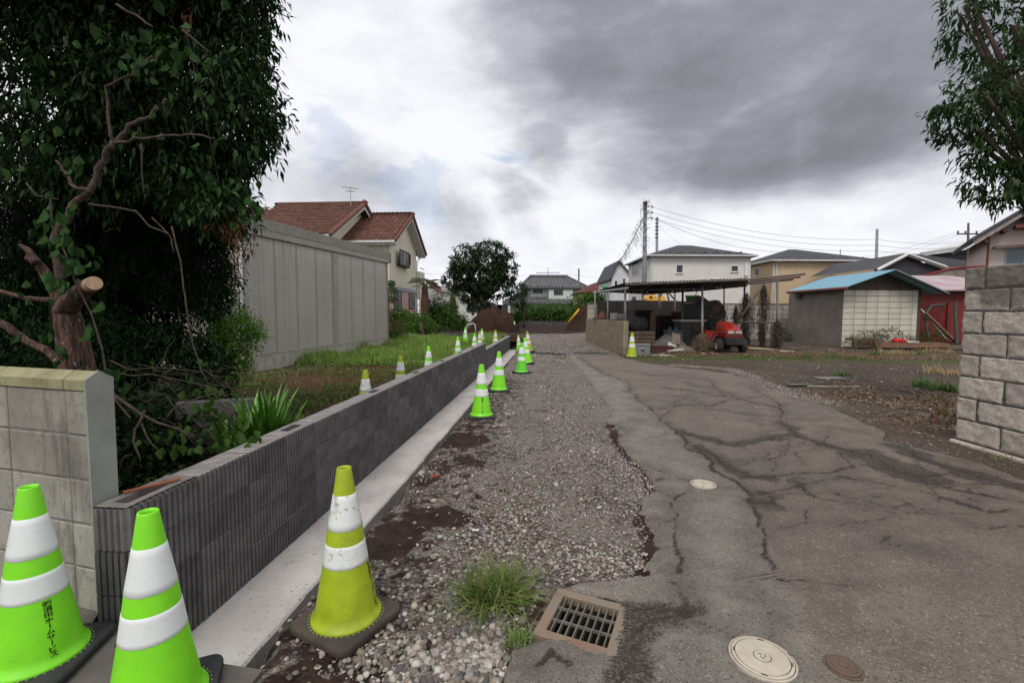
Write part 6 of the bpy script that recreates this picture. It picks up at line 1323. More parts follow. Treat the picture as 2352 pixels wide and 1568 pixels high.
sw_ = MB(); sw_.tube([(.19*math.cos(2*math.pi*k/24), .19*math.sin(2*math.pi*k/24), 0) for k in range(25)], .015, 8)
for k in range(3): sw_.tube([(0, 0, -.02), (.18*math.cos(2*math.pi*k/3), .18*math.sin(2*math.pi*k/3), 0)], .012, 6)
o = sw_.build('steering_wheel', blk2, tr, True); o.location = (0, .24, 1.15); o.rotation_euler = (R(28), 0, 0)
for s_ in (-1, 1): MB().box((s_*.34, .15, .36), (.20, .50, .04), ch=.01).build('footboard', red, tr)
MB().add([(-.47, .36, .42), (-.47, .55, .68), (-.47, 1.05, .68), (-.47, 1.15, .45), (.47, .36, .42), (.47, .55, .68), (.47, 1.05, .68), (.47, 1.15, .45)], [(0, 1, 5, 4), (1, 2, 6, 5), (2, 3, 7, 6), (0, 3, 2, 1), (4, 5, 6, 7)]).build('rear_fender', red, tr)
sm_ = MB().box((0, .78, .74), (.46, .42, .10), ch=.03); sm_.build('seat', blk2, tr); MB().box((0, .99, .95), (.44, .09, .42), rx=R(10), ch=.03).build('backrest', blk2, tr)
def wheel(x, y, r, w_):
    o = MB().lathe([(r*.60, -w_/2), (r*.90, -w_/2), (r, -w_*.35), (r, w_*.35), (r*.90, w_/2), (r*.60, w_/2)], 26).build('wheel', tyre, tr, True); o.location = (x, y, r); o.rotation_euler = (0, R(90), 0)
    l = MB()
    for k in range(18): a = 2*math.pi*k/18; l.box((r*math.cos(a), r*math.sin(a), .0), (.02, .03, w_*.9), rz=a)
    l.build('tread', tyre, o); s_ = -1 if x < 0 else 1
    MB().lathe([(r*.61, s_*w_*.42), (r*.55, s_*w_*.50), (r*.50, s_*w_*.30), (r*.2, s_*w_*.22), (r*.18, s_*w_*.42), (0, s_*w_*.42)], 24).build('rim', rim_m, o, True); MB().lathe([(r*.14, s_*w_*.44), (.0, s_*w_*.46)], 12).build('hub', blk2, o)
for s_ in (-1, 1): wheel(s_*.39, -.55, .215, .17); wheel(s_*.38, .72, .29, .24)
MB().tube([(-.36, -.55, .215), (.36, -.55, .215)], .03, 8).build('front_axle', blk2, tr)
MB().tube([(-.24, .0, .56), (-.33, .25, .35)], .014, 6).build('lever', chr_, tr)

# ================================================================== SOIL HEAPS AND SMALL SITE THINGS
soilm = MT('dark_soil'); m = soilm; c_ = m.mix(m.ss(m.noise(1.8, 7, .65), .35, .65), (.050, .026, .019), (.030, .017, .013)); c_ = m.mix(m.math('MULTIPLY', m.ss(m.noise(9, 5, .7), .62, .70), .6), c_, (.16, .13, .11)); m.bump(m.noise(6, 7, .7), .9, .08); SOM = m.fin(c_, .95, .1)
heapmesh('soil_heap', 'large dark brown soil heap in front of the big tree', 'soil heap', 1132, 760, 31, 1.95, 1.7, 1.50, SOM, seed=2, n=70, p=2.6, rough=.22, z0=.12)
heapmesh('soil_heap', 'dark brown soil heap beside the lean-to side wall with a yellow pipe on it', 'soil heap', 1352, 755, 31, 1.7, 2.4, 1.9, SOM, seed=5, n=60, p=2.0, rough=.14, z0=.1)
# spoil beyond the footing end
heapmesh('spoil_edge', 'small dark pit edge of loose soil past the end of the footing', 'soil', 1180, 803, 21.6, .9, .5, .18, SOM, seed=12, p=1.3, rough=.5)
a = at(1305, 741, 30); b = at(1330, 710, 30); o = MB().tube([a, b], .065, 10).build('yellow_pipe', simple('yellow_plastic', (.70, .36, .02)), None, True); tag(o, 'yellow pipe leaning on the right-hand soil heap', 'pipe')
p = at(1069, 789, 21.5); zb = tz(p.x, 21.5); t = thing('bent_pipe', 'white hooped pipe standing in the plot behind the ribbed wall', 'pipe', (p.x, 21.5, zb)); 
h0 = at(1072, 742, 21.5).z-zb; mb = MB().tube([(0, 0, 0), (0, 0, h0*.7), (.12, 0, h0*.92), (.36, 0, h0), (.46, 0, h0*.9), (.50, 0, h0*.3)], .028, 8); mb.build('hoop', simple('white_pvc', (.55, .55, .53)), t, True); MB().tube([(.02, 0, .1), (.1, 0, h0*.75), (.36, 0, h0*.98)], .016, 6).build('cable', simple('grey_cable', (.3, .3, .3)), t, True)
# decorative pierced block on the plot
p = at(525, 925, 4.3); t = thing('pierced_block', 'old grey ornamental block with fan-shaped holes half hidden by leaves', 'concrete block', (p.x-.1, 4.3, p.z-.24), R(20)); gb = simple('dim_block', (.11, .105, .10), (.07, .065, .06), 8, .9)
bb(t, 'body', gb, -.35, .30, 0, .1, 0, .26, .01)
for k in range(3): MB().poly([(-.24+.2*k+.07*math.cos(a_), -.003, .07+.075*math.sin(a_)) for a_ in np.linspace(0, math.pi, 9)], (0, .004, 0)).build('fan_hole_shade', simple('hole_black', (.008, .008, .008)), t)  # black plates on a solid body stand in for the shade in the holes
bb(t, 'foot', gb, -.5, .5, -.02, .14, -.25, -.002, .01)
# loose pieces near the lane
def loose(u, v, size, c, label, name='stone', cat='stone', shape=(1, .8, .6), rz=0):
    p = G(u, v); V = IV*np.array(shape)*size*rng.uniform(.85, 1.12, (12, 1)); me = npmesh(name, V, IF, simple('c_'+name, c, tuple(x*.75 for x in c), 20, .9, bump=.3)); b_ = me; o = inst(name, me, None, (p.x, p.y, tz(p.x, p.y)+size*shape[2]*.6), (0, 0, rz)); tag(o, label, cat)
for a in ((952, 1112, .040, (.10, .065, .045), 'round brown stone against the footing edge'), (968, 1090, .045, (.36, .33, .30), 'pale angular stone leaning on the footing edge'), (996, 1153, .030, (.42, .37, .29), 'smooth tan pebble on the dark soil patch'), (984, 1166, .014, (.52, .50, .46), 'small white pebble below the smooth tan pebble'), (1190, 1210, .022, (.45, .38, .30), 'tan stone beside the tall grass tuft'), (1205, 1222, .024, (.48, .40, .36), 'pinkish stone right of the tan stone'), (938, 1325, .026, (.36, .34, .30), 'pale stone standing alone left of the tall grass tuft'), (952, 1395, .026, (.40, .34, .26), 'tan flat stone below the lone pale stone'), (1480, 1275, .022, (.43, .34, .25), 'tan stone at the edge of the asphalt'), (1435, 1225, .018, (.46, .44, .40), 'white stone near the asphalt edge'), (1030, 1540, .032, (.44, .40, .36), 'largest pale stone in the bottom heap'), (985, 1520, .026, (.36, .34, .32), 'grey stone at the left of the bottom heap'), (1108, 1495, .024, (.46, .42, .37), 'pale stone at the top of the bottom heap'), (1155, 1535, .022, (.50, .40, .36), 'pinkish stone right end of the bottom heap'), (1010, 1235, .022, (.40, .38, .36), 'flat pale stone on the rim of the dark soil patch')):
    loose(*a[:3], a[3], a[4], shape=(1, rng.uniform(.6, .9), rng.uniform(.4, .65)), rz=rng.uniform(0, 3))
p = G(1000, 1098); o = MB().box((0, 0, 0), (.085, .032, .028), ch=.008).build('brick_fragment', simple('brick_red', (.26, .075, .045), (.17, .06, .04), 20, .9), None); o.location = (p.x, p.y, tz(p.x, p.y)+.02); o.rotation_euler = (.1, -.1, R(12)); tag(o, 'broken red brick piece near the footing', 'brick piece')
p = G(1092, 1224); o = MB().box((0, 0, 0), (.045, .014, .008)).build('white_scrap', simple('paper_white', (.75, .75, .73)), None); o.location = (p.x, p.y, p.z+.022); o.rotation_euler = (0, .05, .05); tag(o, 'small white plastic scrap on the gravel', 'scrap')
p = G(1387, 1223); 
# flat stones, driftwood on the dirt lot
for (u, v, L_, w_, lab, c) in ((1838, 885, .42, .12, 'grey curved tile fragment lying on the dirt', (.12, .12, .11)), (1915, 890, .85, .03, 'thin pale stick lying on the dirt behind the asphalt edge', (.36, .31, .24)), (1905, 870, .5, .2, 'flat grey slab sunk in the dirt', (.22, .20, .18)), (2190, 855, .7, .25, 'rust coloured flat patch of scrap in the dirt near the rough wall', (.16, .06, .04))):
    p = G(u, v); o = MB().box((0, 0, 0), (L_, w_, .03), ch=.01).build('ground_scrap', simple('gs_'+lab[:6], c, None, 8), None); o.location = (p.x, p.y, p.z+.015); o.rotation_euler = (0, 0, random.uniform(-.15, .1)); tag(o, lab, 'debris')
# rusty beam, stump and red pot by the blue-roofed shed
rustb = simple('rust_beam', (.17, .075, .045), (.11, .07, .05), 5, .85); q = at(2045, 785, 14.7); zq = tz(q.x, 14.7)
t = thing('rusty_trough', 'long rusty steel trough in front of the blue-roofed shed', 'trough', (q.x, 14.7, zq)); MB().add([(-.35, 0, .08), (1.95, 0, .10), (1.95, .05, .22), (-.35, .05, .24), (-.35, .5, .24), (1.95, .5, .22)], [(0, 1, 2, 3), (3, 2, 5, 4)]).build('side', rustb, t); MB().add([(-.60, -.1, .30), (-.30, -.02, .24), (-.32, 0, -.02), (-.48, -.08, .0)], [(0, 1, 2, 3)]).build('end_plate', rustb, t)
bb(t, 'beam', wood, 1.2, 3.2, .1, .28, .02, .12)
t = thing('red_pots', 'pair of small bright red pots on the rusty trough', 'pot', (at(2055, 780, 14.9).x, 14.85, zq+.22)); rp_ = simple('bright_red', (.62, .02, .02)); 
for x_ in (0, .17): MB().tube([(x_, -.1, .06), (x_, .1, .06)], [.07, .075], 12).build('pot', rp_, t, True)
t = thing('flat_stone', 'pale flat stone on the rusty trough', 'stone', (at(2095, 783, 14.8).x, 14.8, zq+.23)); MB().poly([(-.2, -.08, 0), (.2, -.04, 0), (.16, .1, 0), (-.18, .09, .03)], (0, 0, .05)).build('slab', plw, t)
t = thing('timber_trough', 'dark timber trough with brush heaped on it', 'trough', (at(1985, 790, 14.9).x, 14.9, zq)); bb(t, 'side', wood, -.35, .5, 0, .1, .05, .36); bb(t, 'top', wood, -.35, .5, .1, .4, .28, .36)
p = at(1990, 798, 14.9)
# ================================================================== VEGETATION
def leafmat(name, c1, c2, tr=.25, rough=.5, extra=None, spec=.35):
    m = MT(name); r = m.isl(); rp = m.n('ShaderNodeValToRGB'); m.l(r, rp.inputs[0]); e = rp.color_ramp.elements
    e[0].color = (*c1, 1); e[1].color = (*c2, 1)
    if extra:
        for p, c in extra: q = e.new(p); q.color = (*c, 1)
    m.fin(rp.outputs[0], rough, spec); t = m.n('ShaderNodeBsdfTranslucent'); m.l(rp.outputs[0], t.inputs[0]); x = m.n('ShaderNodeMixShader'); x.inputs[0].default_value = tr
    m.l(m.p.outputs[0], x.inputs[1]); m.l(t.outputs[0], x.inputs[2]); m.l(x.outputs[0], m.out.inputs[0]); return m.m
def norm(a): return a/np.maximum(np.linalg.norm(a, axis=1, keepdims=True), 1e-9)
def leaves(P, D, Ln, Wd, fold=.25, droop=.25, wide=.45):
    """6-vertex leaves: base, 2 shoulders, mid, tip ; 4 tris"""
    n = len(P); D = norm(D); rv = norm(rng.normal(0, 1, (n, 3))); Sd = norm(np.cross(D, rv)*.35+np.cross(D, np.array([0, 0, 1.0])+0*D)*1.0+rng.normal(0, .35, (n, 3))); Nn = norm(np.cross(Sd, D)); L = Ln[:, None]; W = Wd[:, None]
    b = P; mid = P+D*L*wide+Nn*(-fold*W*.3); lf = P+D*L*wide+Sd*W*.5+Nn*fold*W*.5; rg = P+D*L*wide-Sd*W*.5+Nn*fold*W*.5; tp = P+D*L+np.array([0, 0, -1.0])*droop*L
    v = np.stack([b, lf, mid, rg, tp], 1).reshape(-1, 3); f0 = np.array([(0, 2, 1), (0, 3, 2), (1, 2, 4), (2, 3, 4)]); f = (f0[None]+(np.arange(n)*5)[:, None, None]).reshape(-1, 3); return v, f
def inell(n, c, r, shell=.5):
    d = norm(rng.normal(0, 1, (n, 3))); k = rng.random(n)**(1/3); k = np.where(rng.random(n) < shell, .8+.2*k, k); return np.array(c)+d*k[:, None]*np.array(r)
def crown(ells, nclump, per, spread, Ln, Wd, down=.5, shell=.5, filt=None, outward=.7, spray=True):
    PP, DD = [], []
    tot = sum(e[1][0]*e[1][1]+e[1][0]*e[1][2] for e in ells)
    for c, r in ells:
        k = int(nclump*(r[0]*r[1]+r[0]*r[2])/tot); C = inell(k, c, r, shell)
        if filt is not None: C = C[filt(C)]
        k = len(C); out = norm((C-np.array(c))/np.array(r)); ax = norm(out*outward+rng.normal(0, .6, (k, 3))+np.array([0, 0, -down*.6]))
        t = rng.uniform(-1, 1, (k, per)); q = C[:, None, :]+ax[:, None, :]*t[..., None]*spread+rng.normal(0, spread*.28, (k, per, 3)); d = ax[:, None, :]+rng.normal(0, .7, (k, per, 3))+np.array([0, 0, -down]); PP.append(q.reshape(-1, 3)); DD.append(d.reshape(-1, 3))
    P = np.concatenate(PP); D = np.concatenate(DD); n = len(P); return leaves(P, D, rng.uniform(.55, 1.3, n)*Ln, rng.uniform(.6, 1.35, n)*Wd)
def tree(name, label, cat, base, ells, leafm, barkm, nclump, per, spread, Ln, Wd, trunk_r=.12, limbs=True, group=None, **k):
    t = thing(name, label, cat, base, 0, group); B = np.array(base); E = [((np.array(c)-B), r) for c, r in ells]
    v, f = crown(E, nclump, per, spread, Ln, Wd, **k); inst('crown', npmesh('crown', v, f, leafm), t)
    top = E[0][0]; mb = MB(); mb.tube([(0, 0, -.1), (top[0]*.15+.03, top[1]*.15, top[2]*.35), (top[0]*.6, top[1]*.6, top[2]*.75), tuple(top)], [trunk_r, trunk_r*.8, trunk_r*.6, trunk_r*.3], 9); mb.build('trunk', barkm, t, True)
    if limbs:
        for c, r in E:
            for _ in range(3):
                q = np.array(c)+norm(rng.normal(0, 1, (1, 3)))[0]*np.array(r)*.75; s_ = np.array([top[0]*.3, top[1]*.3, top[2]*.45]); mid = (s_+q)/2+rng.normal(0, .12, 3)*r[0]; MB().tube([s_, mid, q], [trunk_r*.5, trunk_r*.3, trunk_r*.1], 6).build('limb', barkm, t, True)
    return t
bark = simple('brown_bark', (.085, .055, .042), (.045, .03, .024), 9, .9, bump=.6, st=(1, 1, .3)); rbark = MT('reddish_bark'); m = rbark; c_ = m.mix(m.ss(m.noise(30, 6, .7, st=(1, 1, .14)), .42, .58), (.105, .055, .040), (.026, .016, .013)); c_ = m.mix(m.ss(m.noise(46, 5, .7, st=(1, 1, .3)), .56, .66), c_, (.24, .19, .165)); m.bump(m.noise(40, 6, .7, st=(1, 1, .25)), 1.0, .012); RBM = m.fin(c_, .85, .25)
vbark = simple('vine_bark', (.095, .068, .056), (.045, .032, .027), 26, .9, .15, bump=.9)
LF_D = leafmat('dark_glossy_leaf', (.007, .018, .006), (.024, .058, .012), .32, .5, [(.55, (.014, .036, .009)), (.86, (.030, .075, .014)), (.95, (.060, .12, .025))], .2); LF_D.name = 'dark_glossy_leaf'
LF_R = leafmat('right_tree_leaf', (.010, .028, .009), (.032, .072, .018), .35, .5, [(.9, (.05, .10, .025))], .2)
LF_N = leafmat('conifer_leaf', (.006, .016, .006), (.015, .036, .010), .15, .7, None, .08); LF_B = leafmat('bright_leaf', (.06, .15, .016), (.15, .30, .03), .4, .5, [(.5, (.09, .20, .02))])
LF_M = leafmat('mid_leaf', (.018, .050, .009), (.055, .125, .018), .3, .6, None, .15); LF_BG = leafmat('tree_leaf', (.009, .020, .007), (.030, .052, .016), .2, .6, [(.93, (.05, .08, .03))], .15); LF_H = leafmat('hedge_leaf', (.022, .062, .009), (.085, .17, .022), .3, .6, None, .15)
LF_O = leafmat('reddish_leaf', (.09, .03, .012), (.16, .065, .02), .35, .5)
def E3(u, v, Y, ru, rv, ry):   # ellipsoid given by its place and apparent radii
    p = at(u, v, Y); k = Y/1045; return (tuple(p), (ru*k, ry, rv*k))
# --- big glossy-leaved tree at the left
b0 = at(90, 800, 4.9); base = (b0.x, 4.9, -.05)
ells = [E3(330, 40, 4.8, 265, 210, 1.0), E3(420, 240, 4.6, 205, 120, .8), E3(150, 250, 4.6, 230, 230, 1.0), E3(380, 360, 4.7, 175, 95, .7), E3(455, 420, 4.5, 80, 70, .5), E3(100, -160, 4.2, 380, 150, 1.2), E3(420, -120, 4.6, 190, 160, .9), E3(560, 300, 4.5, 60, 80, .3), E3(505, 478, 4.4, 62, 48, .4), E3(560, 130, 4.6, 60, 90, .3), E3(230, 420, 4.4, 120, 60, .5)]
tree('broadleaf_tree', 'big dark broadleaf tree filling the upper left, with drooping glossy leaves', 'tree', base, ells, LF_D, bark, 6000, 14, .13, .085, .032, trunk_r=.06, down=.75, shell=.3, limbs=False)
# its darker inner mass and low conifer
ells = [E3(280, 560, 5.6, 235, 170, .9), E3(430, 610, 5.4, 88, 90, .5), E3(120, 560, 5.4, 230, 200, .9), E3(420, 520, 5.2, 100, 60, .5), E3(120, 820, 4.9, 230, 130, .8), E3(465, 655, 5.8, 68, 75, .4)]
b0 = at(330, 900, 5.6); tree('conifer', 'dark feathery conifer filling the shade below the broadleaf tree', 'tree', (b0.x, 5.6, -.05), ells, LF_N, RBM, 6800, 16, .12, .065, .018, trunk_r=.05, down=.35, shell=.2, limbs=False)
ells = [E3(330, 860, 5.2, 190, 120, .5), E3(300, 1010, 4.0, 140, 110, .5), E3(420, 960, 4.7, 90, 90, .4), E3(130, 700, 6.4, 300, 200, .5)]
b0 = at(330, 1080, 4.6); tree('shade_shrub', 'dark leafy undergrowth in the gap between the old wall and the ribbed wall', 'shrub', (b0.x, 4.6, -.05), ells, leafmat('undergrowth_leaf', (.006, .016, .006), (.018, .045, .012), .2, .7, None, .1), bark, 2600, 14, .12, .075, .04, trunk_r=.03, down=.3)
# bright shrub by the store
ells = [E3(505, 715, 6.3, 45, 60, .4), E3(545, 770, 6.2, 48, 55, .35), E3(490, 800, 6.4, 60, 70, .4), E3(575, 755, 6.1, 22, 18, .15), E3(520, 845, 6.4, 50, 40, .4)]
b0 = at(520, 880, 6.3); tree('nandina_shrub', 'bright yellow-green feathery shrub in front of the grey downpipe', 'shrub', (b0.x, 6.3, -.05), ells, leafmat('lime_leaf', (.04, .12, .008), (.17, .36, .025), .45, .7, [(.45, (.07, .19, .012))], .1), bark, 900, 13, .10, .055, .018, trunk_r=.02, down=.05, shell=.6)
# withered reddish sprays at the crown's lower right
ells = [E3(560, 545, 4.3, 28, 30, .12), E3(515, 520, 4.3, 45, 18, .15), E3(438, 48, 4.0, 16, 14, .1), E3(560, 600, 4.3, 14, 25, .08)]
b0 = at(520, 560, 4.4); tree('withered_spray', 'withered orange-brown leaves hanging in front of the store corner', 'dead leaves', tuple(b0), ells, LF_O, bark, 26, 9, .08, .06, .022, trunk_r=.006, down=.7)
# --- right-hand tree
ells = [E3(2330, 60, 4.9, 120, 90, .5), E3(2290, 235, 4.8, 118, 82, .5), E3(2450, 150, 4.9, 130, 150, .6), E3(2320, 410, 4.7, 85, 42, .35), E3(2230, 255, 4.7, 66, 50, .3), E3(2290, 345, 4.7, 85, 38, .3), E3(2215, 12, 4.9, 42, 26, .2), E3(2470, 330, 4.9, 100, 150, .5), E3(2340, 440, 4.7, 60, 30, .3)]
tree('evergreen_tree', 'evergreen tree reaching in from the top right corner over the rough wall', 'tree', (6.6, 4.9, .1), ells, LF_R, bark, 880, 14, .085, .078, .026, trunk_r=.12, down=.6, shell=.5)
# --- cut-trunk tree at the left
def px(pts, Y0, Y1=None):
    Y1 = Y1 or Y0; n = len(pts); return [at(u, v, Y0+(Y1-Y0)*i/(n-1)) for i, (u, v) in enumerate(pts)]
p = at(180, 880, 3.2); ct = thing('pollarded_tree', 'reddish-barked tree trunk with a freshly sawn pale limb behind the old block wall', 'tree', (p.x, 3.2, 0)); o0 = Vector((p.x, 3.2, 0))
def rel(pts): return [q-o0 for q in pts]
def rough_tube(pts, rr, mat, name, n=14, amp=.14, seed=1):
    P = [Vector(q) for q in pts]; D = []
    for i in range(len(P)-1):
        for k in range(5): D.append((P[i].lerp(P[i+1], k/5), rr[i]+(rr[i+1]-rr[i])*k/5))
    D.append((P[-1], rr[-1])); mb = MB().tube([d[0] for d in D], [d[1] for d in D], n); rs_ = random.Random(seed); mv = []
    for i, v in enumerate(mb.v[:len(D)*n]):
        ring, k = divmod(i, n); c = D[ring][0]; q = Vector(v)-c; s_ = 1+amp*(math.sin(k*2.4+ring*.25+seed)*.6+math.sin(k*5.1-ring*.4)*.4)+rs_.uniform(-.04, .04); mv.append(tuple(c+q*s_))
    mb.v[:len(D)*n] = mv; return mb.build(name, mat, ct, True)
tp = px([(182, 900), (172, 800), (160, 740), (150, 700)], 3.2); rough_tube([Vector((0, 0, -.1))]+rel(tp), [.12, .105, .085, .08, .065], RBM, 'trunk', 16)
rough_tube(rel(px([(150, 715), (170, 685), (195, 665), (214, 651)], 3.2, 2.98)), [.065, .058, .052, .046], RBM, 'sawn_limb', 14, seed=3)
a, b = rel(px([(208, 655), (217, 650)], 2.99, 2.93)); cutw = MT('sawn_wood'); m = cutw; c_ = m.mix(m.ss(m.noise(30, 4, .6), .35, .65), (.50, .34, .22), (.40, .25, .16)); CW = m.fin(c_, .8); MB().tube([a, b], [.046, .043], 20).build('sawn_face', CW, ct)
rough_tube(rel(px([(150, 715), (128, 670), (100, 620), (84, 600), (60, 590)], 3.2, 3.1)), [.05, .035, .03, .028, .02], RBM, 'limb', 10, seed=5); rough_tube(rel(px([(84, 605), (66, 575), (44, 562)], 3.1)), [.03, .02, .010], RBM, 'limb', 8, seed=6)
rough_tube(rel(px([(150, 860), (142, 838), (110, 805), (60, 782), (20, 752), (-20, 730)], 3.1)), [.03, .028, .026, .025, .024, .024], RBM, 'limb', 10, seed=7); rough_tube(rel(px([(130, 690), (60, 685), (0, 668)], 3.25)), [.02, .016, .014], RBM, 'limb', 8, seed=8)
# --- branches of the broadleaf tree seen against its leaves
bt = thing('bare_branches', 'bare brown branches crossing the dark crown at the left', 'branch', (at(150, 800, 3.7).x, 3.7, 0)); o0 = Vector(bt.location)
for k, (pts, y, r0, r1) in enumerate((([(150, 700), (120, 560), (160, 480), (205, 440), (240, 365), (262, 325)], 3.7, .030, .022), ([(262, 328), (300, 290), (345, 268), (382, 228)], 3.6, .020, .012), ([(262, 330), (330, 318), (400, 310), (455, 308), (492, 318)], 3.5, .012, .007), ([(205, 440), (170, 430), (150, 395), (130, 370)], 3.6, .016, .010), ([(262, 325), (250, 280), (245, 200), (300, 170), (350, 130)], 3.8, .014, .008), ([(265, 10), (300, 30), (350, 62)], 3.5, .010, .008), ([(420, 70), (450, 95), (480, 120)], 3.6, .008, .005), ([(205, 470), (260, 476), (310, 485), (345, 520), (390, 540)], 3.4, .008, .005), ([(325, 330), (326, 400), (330, 440)], 3.6, .006, .004), ([(395, 520), (415, 600), (425, 680), (440, 780), (462, 850), (500, 920), (545, 960), (560, 1010)], 3.6, .007, .004), ([(350, 500), (390, 540), (400, 580)], 3.5, .006, .004), ([(60, 420), (85, 450), (135, 458)], 3.2, .006, .004))):
    P = [q-o0 for q in px(pts, y)]; Q2 = []
    for i in range(len(P)-1):
        for j in range(4): q = P[i].lerp(P[i+1], j/4); Q2.append(q+Vector(rng.normal(0, r0*.35, 3)))
    Q2.append(P[-1]); MB().tube(Q2, [r0, r1], 8).build('branch', vbark, bt, True)
p = rel_ = px([(128, 372), (115, 355)], 3.55)
dt = thing('dead_twigs', 'tangle of dead grey twigs hanging over the gap behind the ribbed wall', 'twigs', (at(350, 1000, 3.0).x, 3.0, 0)); o0 = Vector(dt.location)
def twig(pts, y0, y1, r0, r1=None): MB().tube([q-o0+Vector(rng.normal(0, .004, 3)) for q in px(pts, y0, y1)], [r0, r1 or r0*.5], 6).build('twig', vbark, dt, True)
twig([(250, 900), (290, 925), (325, 950), (360, 970), (400, 985), (450, 1000)], 3.1, 2.8, .014, .004); twig([(335, 940), (325, 965), (308, 985), (308, 1015), (318, 1040), (325, 1055)], 2.9, 2.8, .010, .004); twig([(325, 975), (335, 1000), (352, 1020), (365, 1030), (348, 1032)], 2.9, 2.85, .006); twig([(280, 1075), (278, 1060), (285, 1047), (305, 1045)], 2.8, 2.8, .006)
twig([(380, 965), (395, 940), (425, 925), (460, 912), (490, 905), (520, 888)], 3.0, 3.1, .007); twig([(250, 830), (300, 850), (360, 845), (410, 848), (465, 855)], 3.2, 3.3, .006); twig([(240, 845), (300, 862), (350, 858), (400, 870), (480, 890), (540, 920)], 3.1, 3.3, .006); twig([(320, 930), (350, 915), (360, 880), (375, 860), (400, 846)], 3.0, 3.0, .004)
twig([(345, 900), (380, 905), (405, 935), (415, 970)], 3.0, 3.0, .003); twig([(440, 925), (448, 950), (465, 965)], 3, 3, .003); twig([(410, 985), (440, 1005), (463, 1022)], 2.9, 2.9, .004)
for k in range(46):
    u = rng.uniform(270, 560); v = rng.uniform(830, 960); a_ = rng.normal(.15, .45); L_ = rng.uniform(40, 150); pts = [(u+L_*i/4*math.cos(a_)+rng.normal(0, 4), v+L_*i/4*math.sin(a_)+rng.normal(0, 5)) for i in range(5)]; twig(pts, rng.uniform(3.1, 3.9), rng.uniform(3.1, 3.9), .0028)
# --- ivy: large leaves, each one built
def big_leaf(mat, L_=.11, W=.08):
    o = [(0, 0), (.18, .32), (.42, .50), (.70, .34), (1.0, 0)]; vs = []; n = len(o)
    for t, w_ in o: vs.append((0, t*L_, -.06*L_*t*t*4*.25))
    for t, w_ in o[1:-1]: vs.append((w_*W, t*L_*.92+.0, .018*math.sin(t*3)+.006))
    for t, w_ in o[1:-1]: vs.append((-w_*W, t*L_*.92, .018*math.sin(t*3)+.006))
    f = [(0, 5, 1), (1, 5, 6, 2), (2, 6, 7, 3), (3, 7, 4), (0, 1, 8), (1, 2, 9, 8), (2, 3, 10, 9), (3, 4, 10)]; return MB().add(vs, f).mesh('leaf', mat, True)
ivm = MT('ivy_leaf'); m = ivm; c_ = hsv(m, m.mix(m.ss(m.noise(20, 3, .5), .4, .6), (.010, .034, .008), (.020, .055, .010)), .5, 1, m.math('ADD', .5, m.math('MULTIPLY', m.objr(), .9))); IVM = m.fin(c_, .7, .1); IVL = big_leaf(IVM, .085, .058); IVL2 = big_leaf(LF_M, .075, .06)
iv = thing('ivy_vine', 'vine with large dull green leaves climbing the sawn tree and drooping over the wall', 'vine', (at(140, 600, 3.0).x, 3.0, 0)); o0 = Vector(iv.location)
MB().tube([q-o0 for q in px([(115, 440), (120, 520), (150, 580), (170, 640), (210, 720), (235, 800), (250, 900), (300, 960)], 3.0)], .006, 5).build('stem', vbark, iv)
def ivy(u, v, Y, n, su, sv, me, sc=1):
    for _ in range(n):
        q = at(u+rng.normal(0, su), v+rng.normal(0, sv), Y+rng.normal(0, .12))-o0; inst('leaf', me, iv, q, (R(rng.uniform(-130, -55)), R(rng.uniform(-30, 30)), R(rng.uniform(-60, 60))), (sc*rng.uniform(.7, 1.2),)*3)
for a in ((130, 560, 2.9, 14, 26, 22), (165, 600, 2.9, 16, 35, 26), (115, 480, 2.9, 10, 20, 22), (120, 640, 2.95, 6, 20, 12), (215, 730, 3.0, 10, 18, 40), (235, 860, 2.95, 12, 22, 22), (60, 350, 2.9, 14, 60, 70), (180, 370, 2.8, 4, 20, 20), (280, 60, 3.0, 12, 90, 50), (420, 130, 3.4, 16, 60, 40), (450, 220, 3.5, 16, 60, 50), (500, 380, 3.6, 18, 50, 45), (575, 470, 3.9, 16, 22, 40), (350, 830, 3.5, 5, 80, 30)): ivy(*a, IVL)
for a in ((130, 800, 2.95, 7, 40, 40), (60, 720, 2.9, 8, 40, 50)): ivy(*a, IVL, .8)
t = iv
gv = thing('ground_vine', 'low plant with rounded mid green leaves behind the ribbed wall', 'plant', (at(480, 1000, 3.4).x, 3.4, -.05)); o0 = Vector(gv.location); iv = gv
for a in ((470, 960, 3.5, 26, 35, 40), (520, 1000, 3.3, 28, 40, 18), (400, 1010, 3.2, 12, 50, 30), (600, 1010, 3.0, 8, 30, 8), (480, 880, 3.7, 10, 30, 20)): ivy(*a, IVL2)
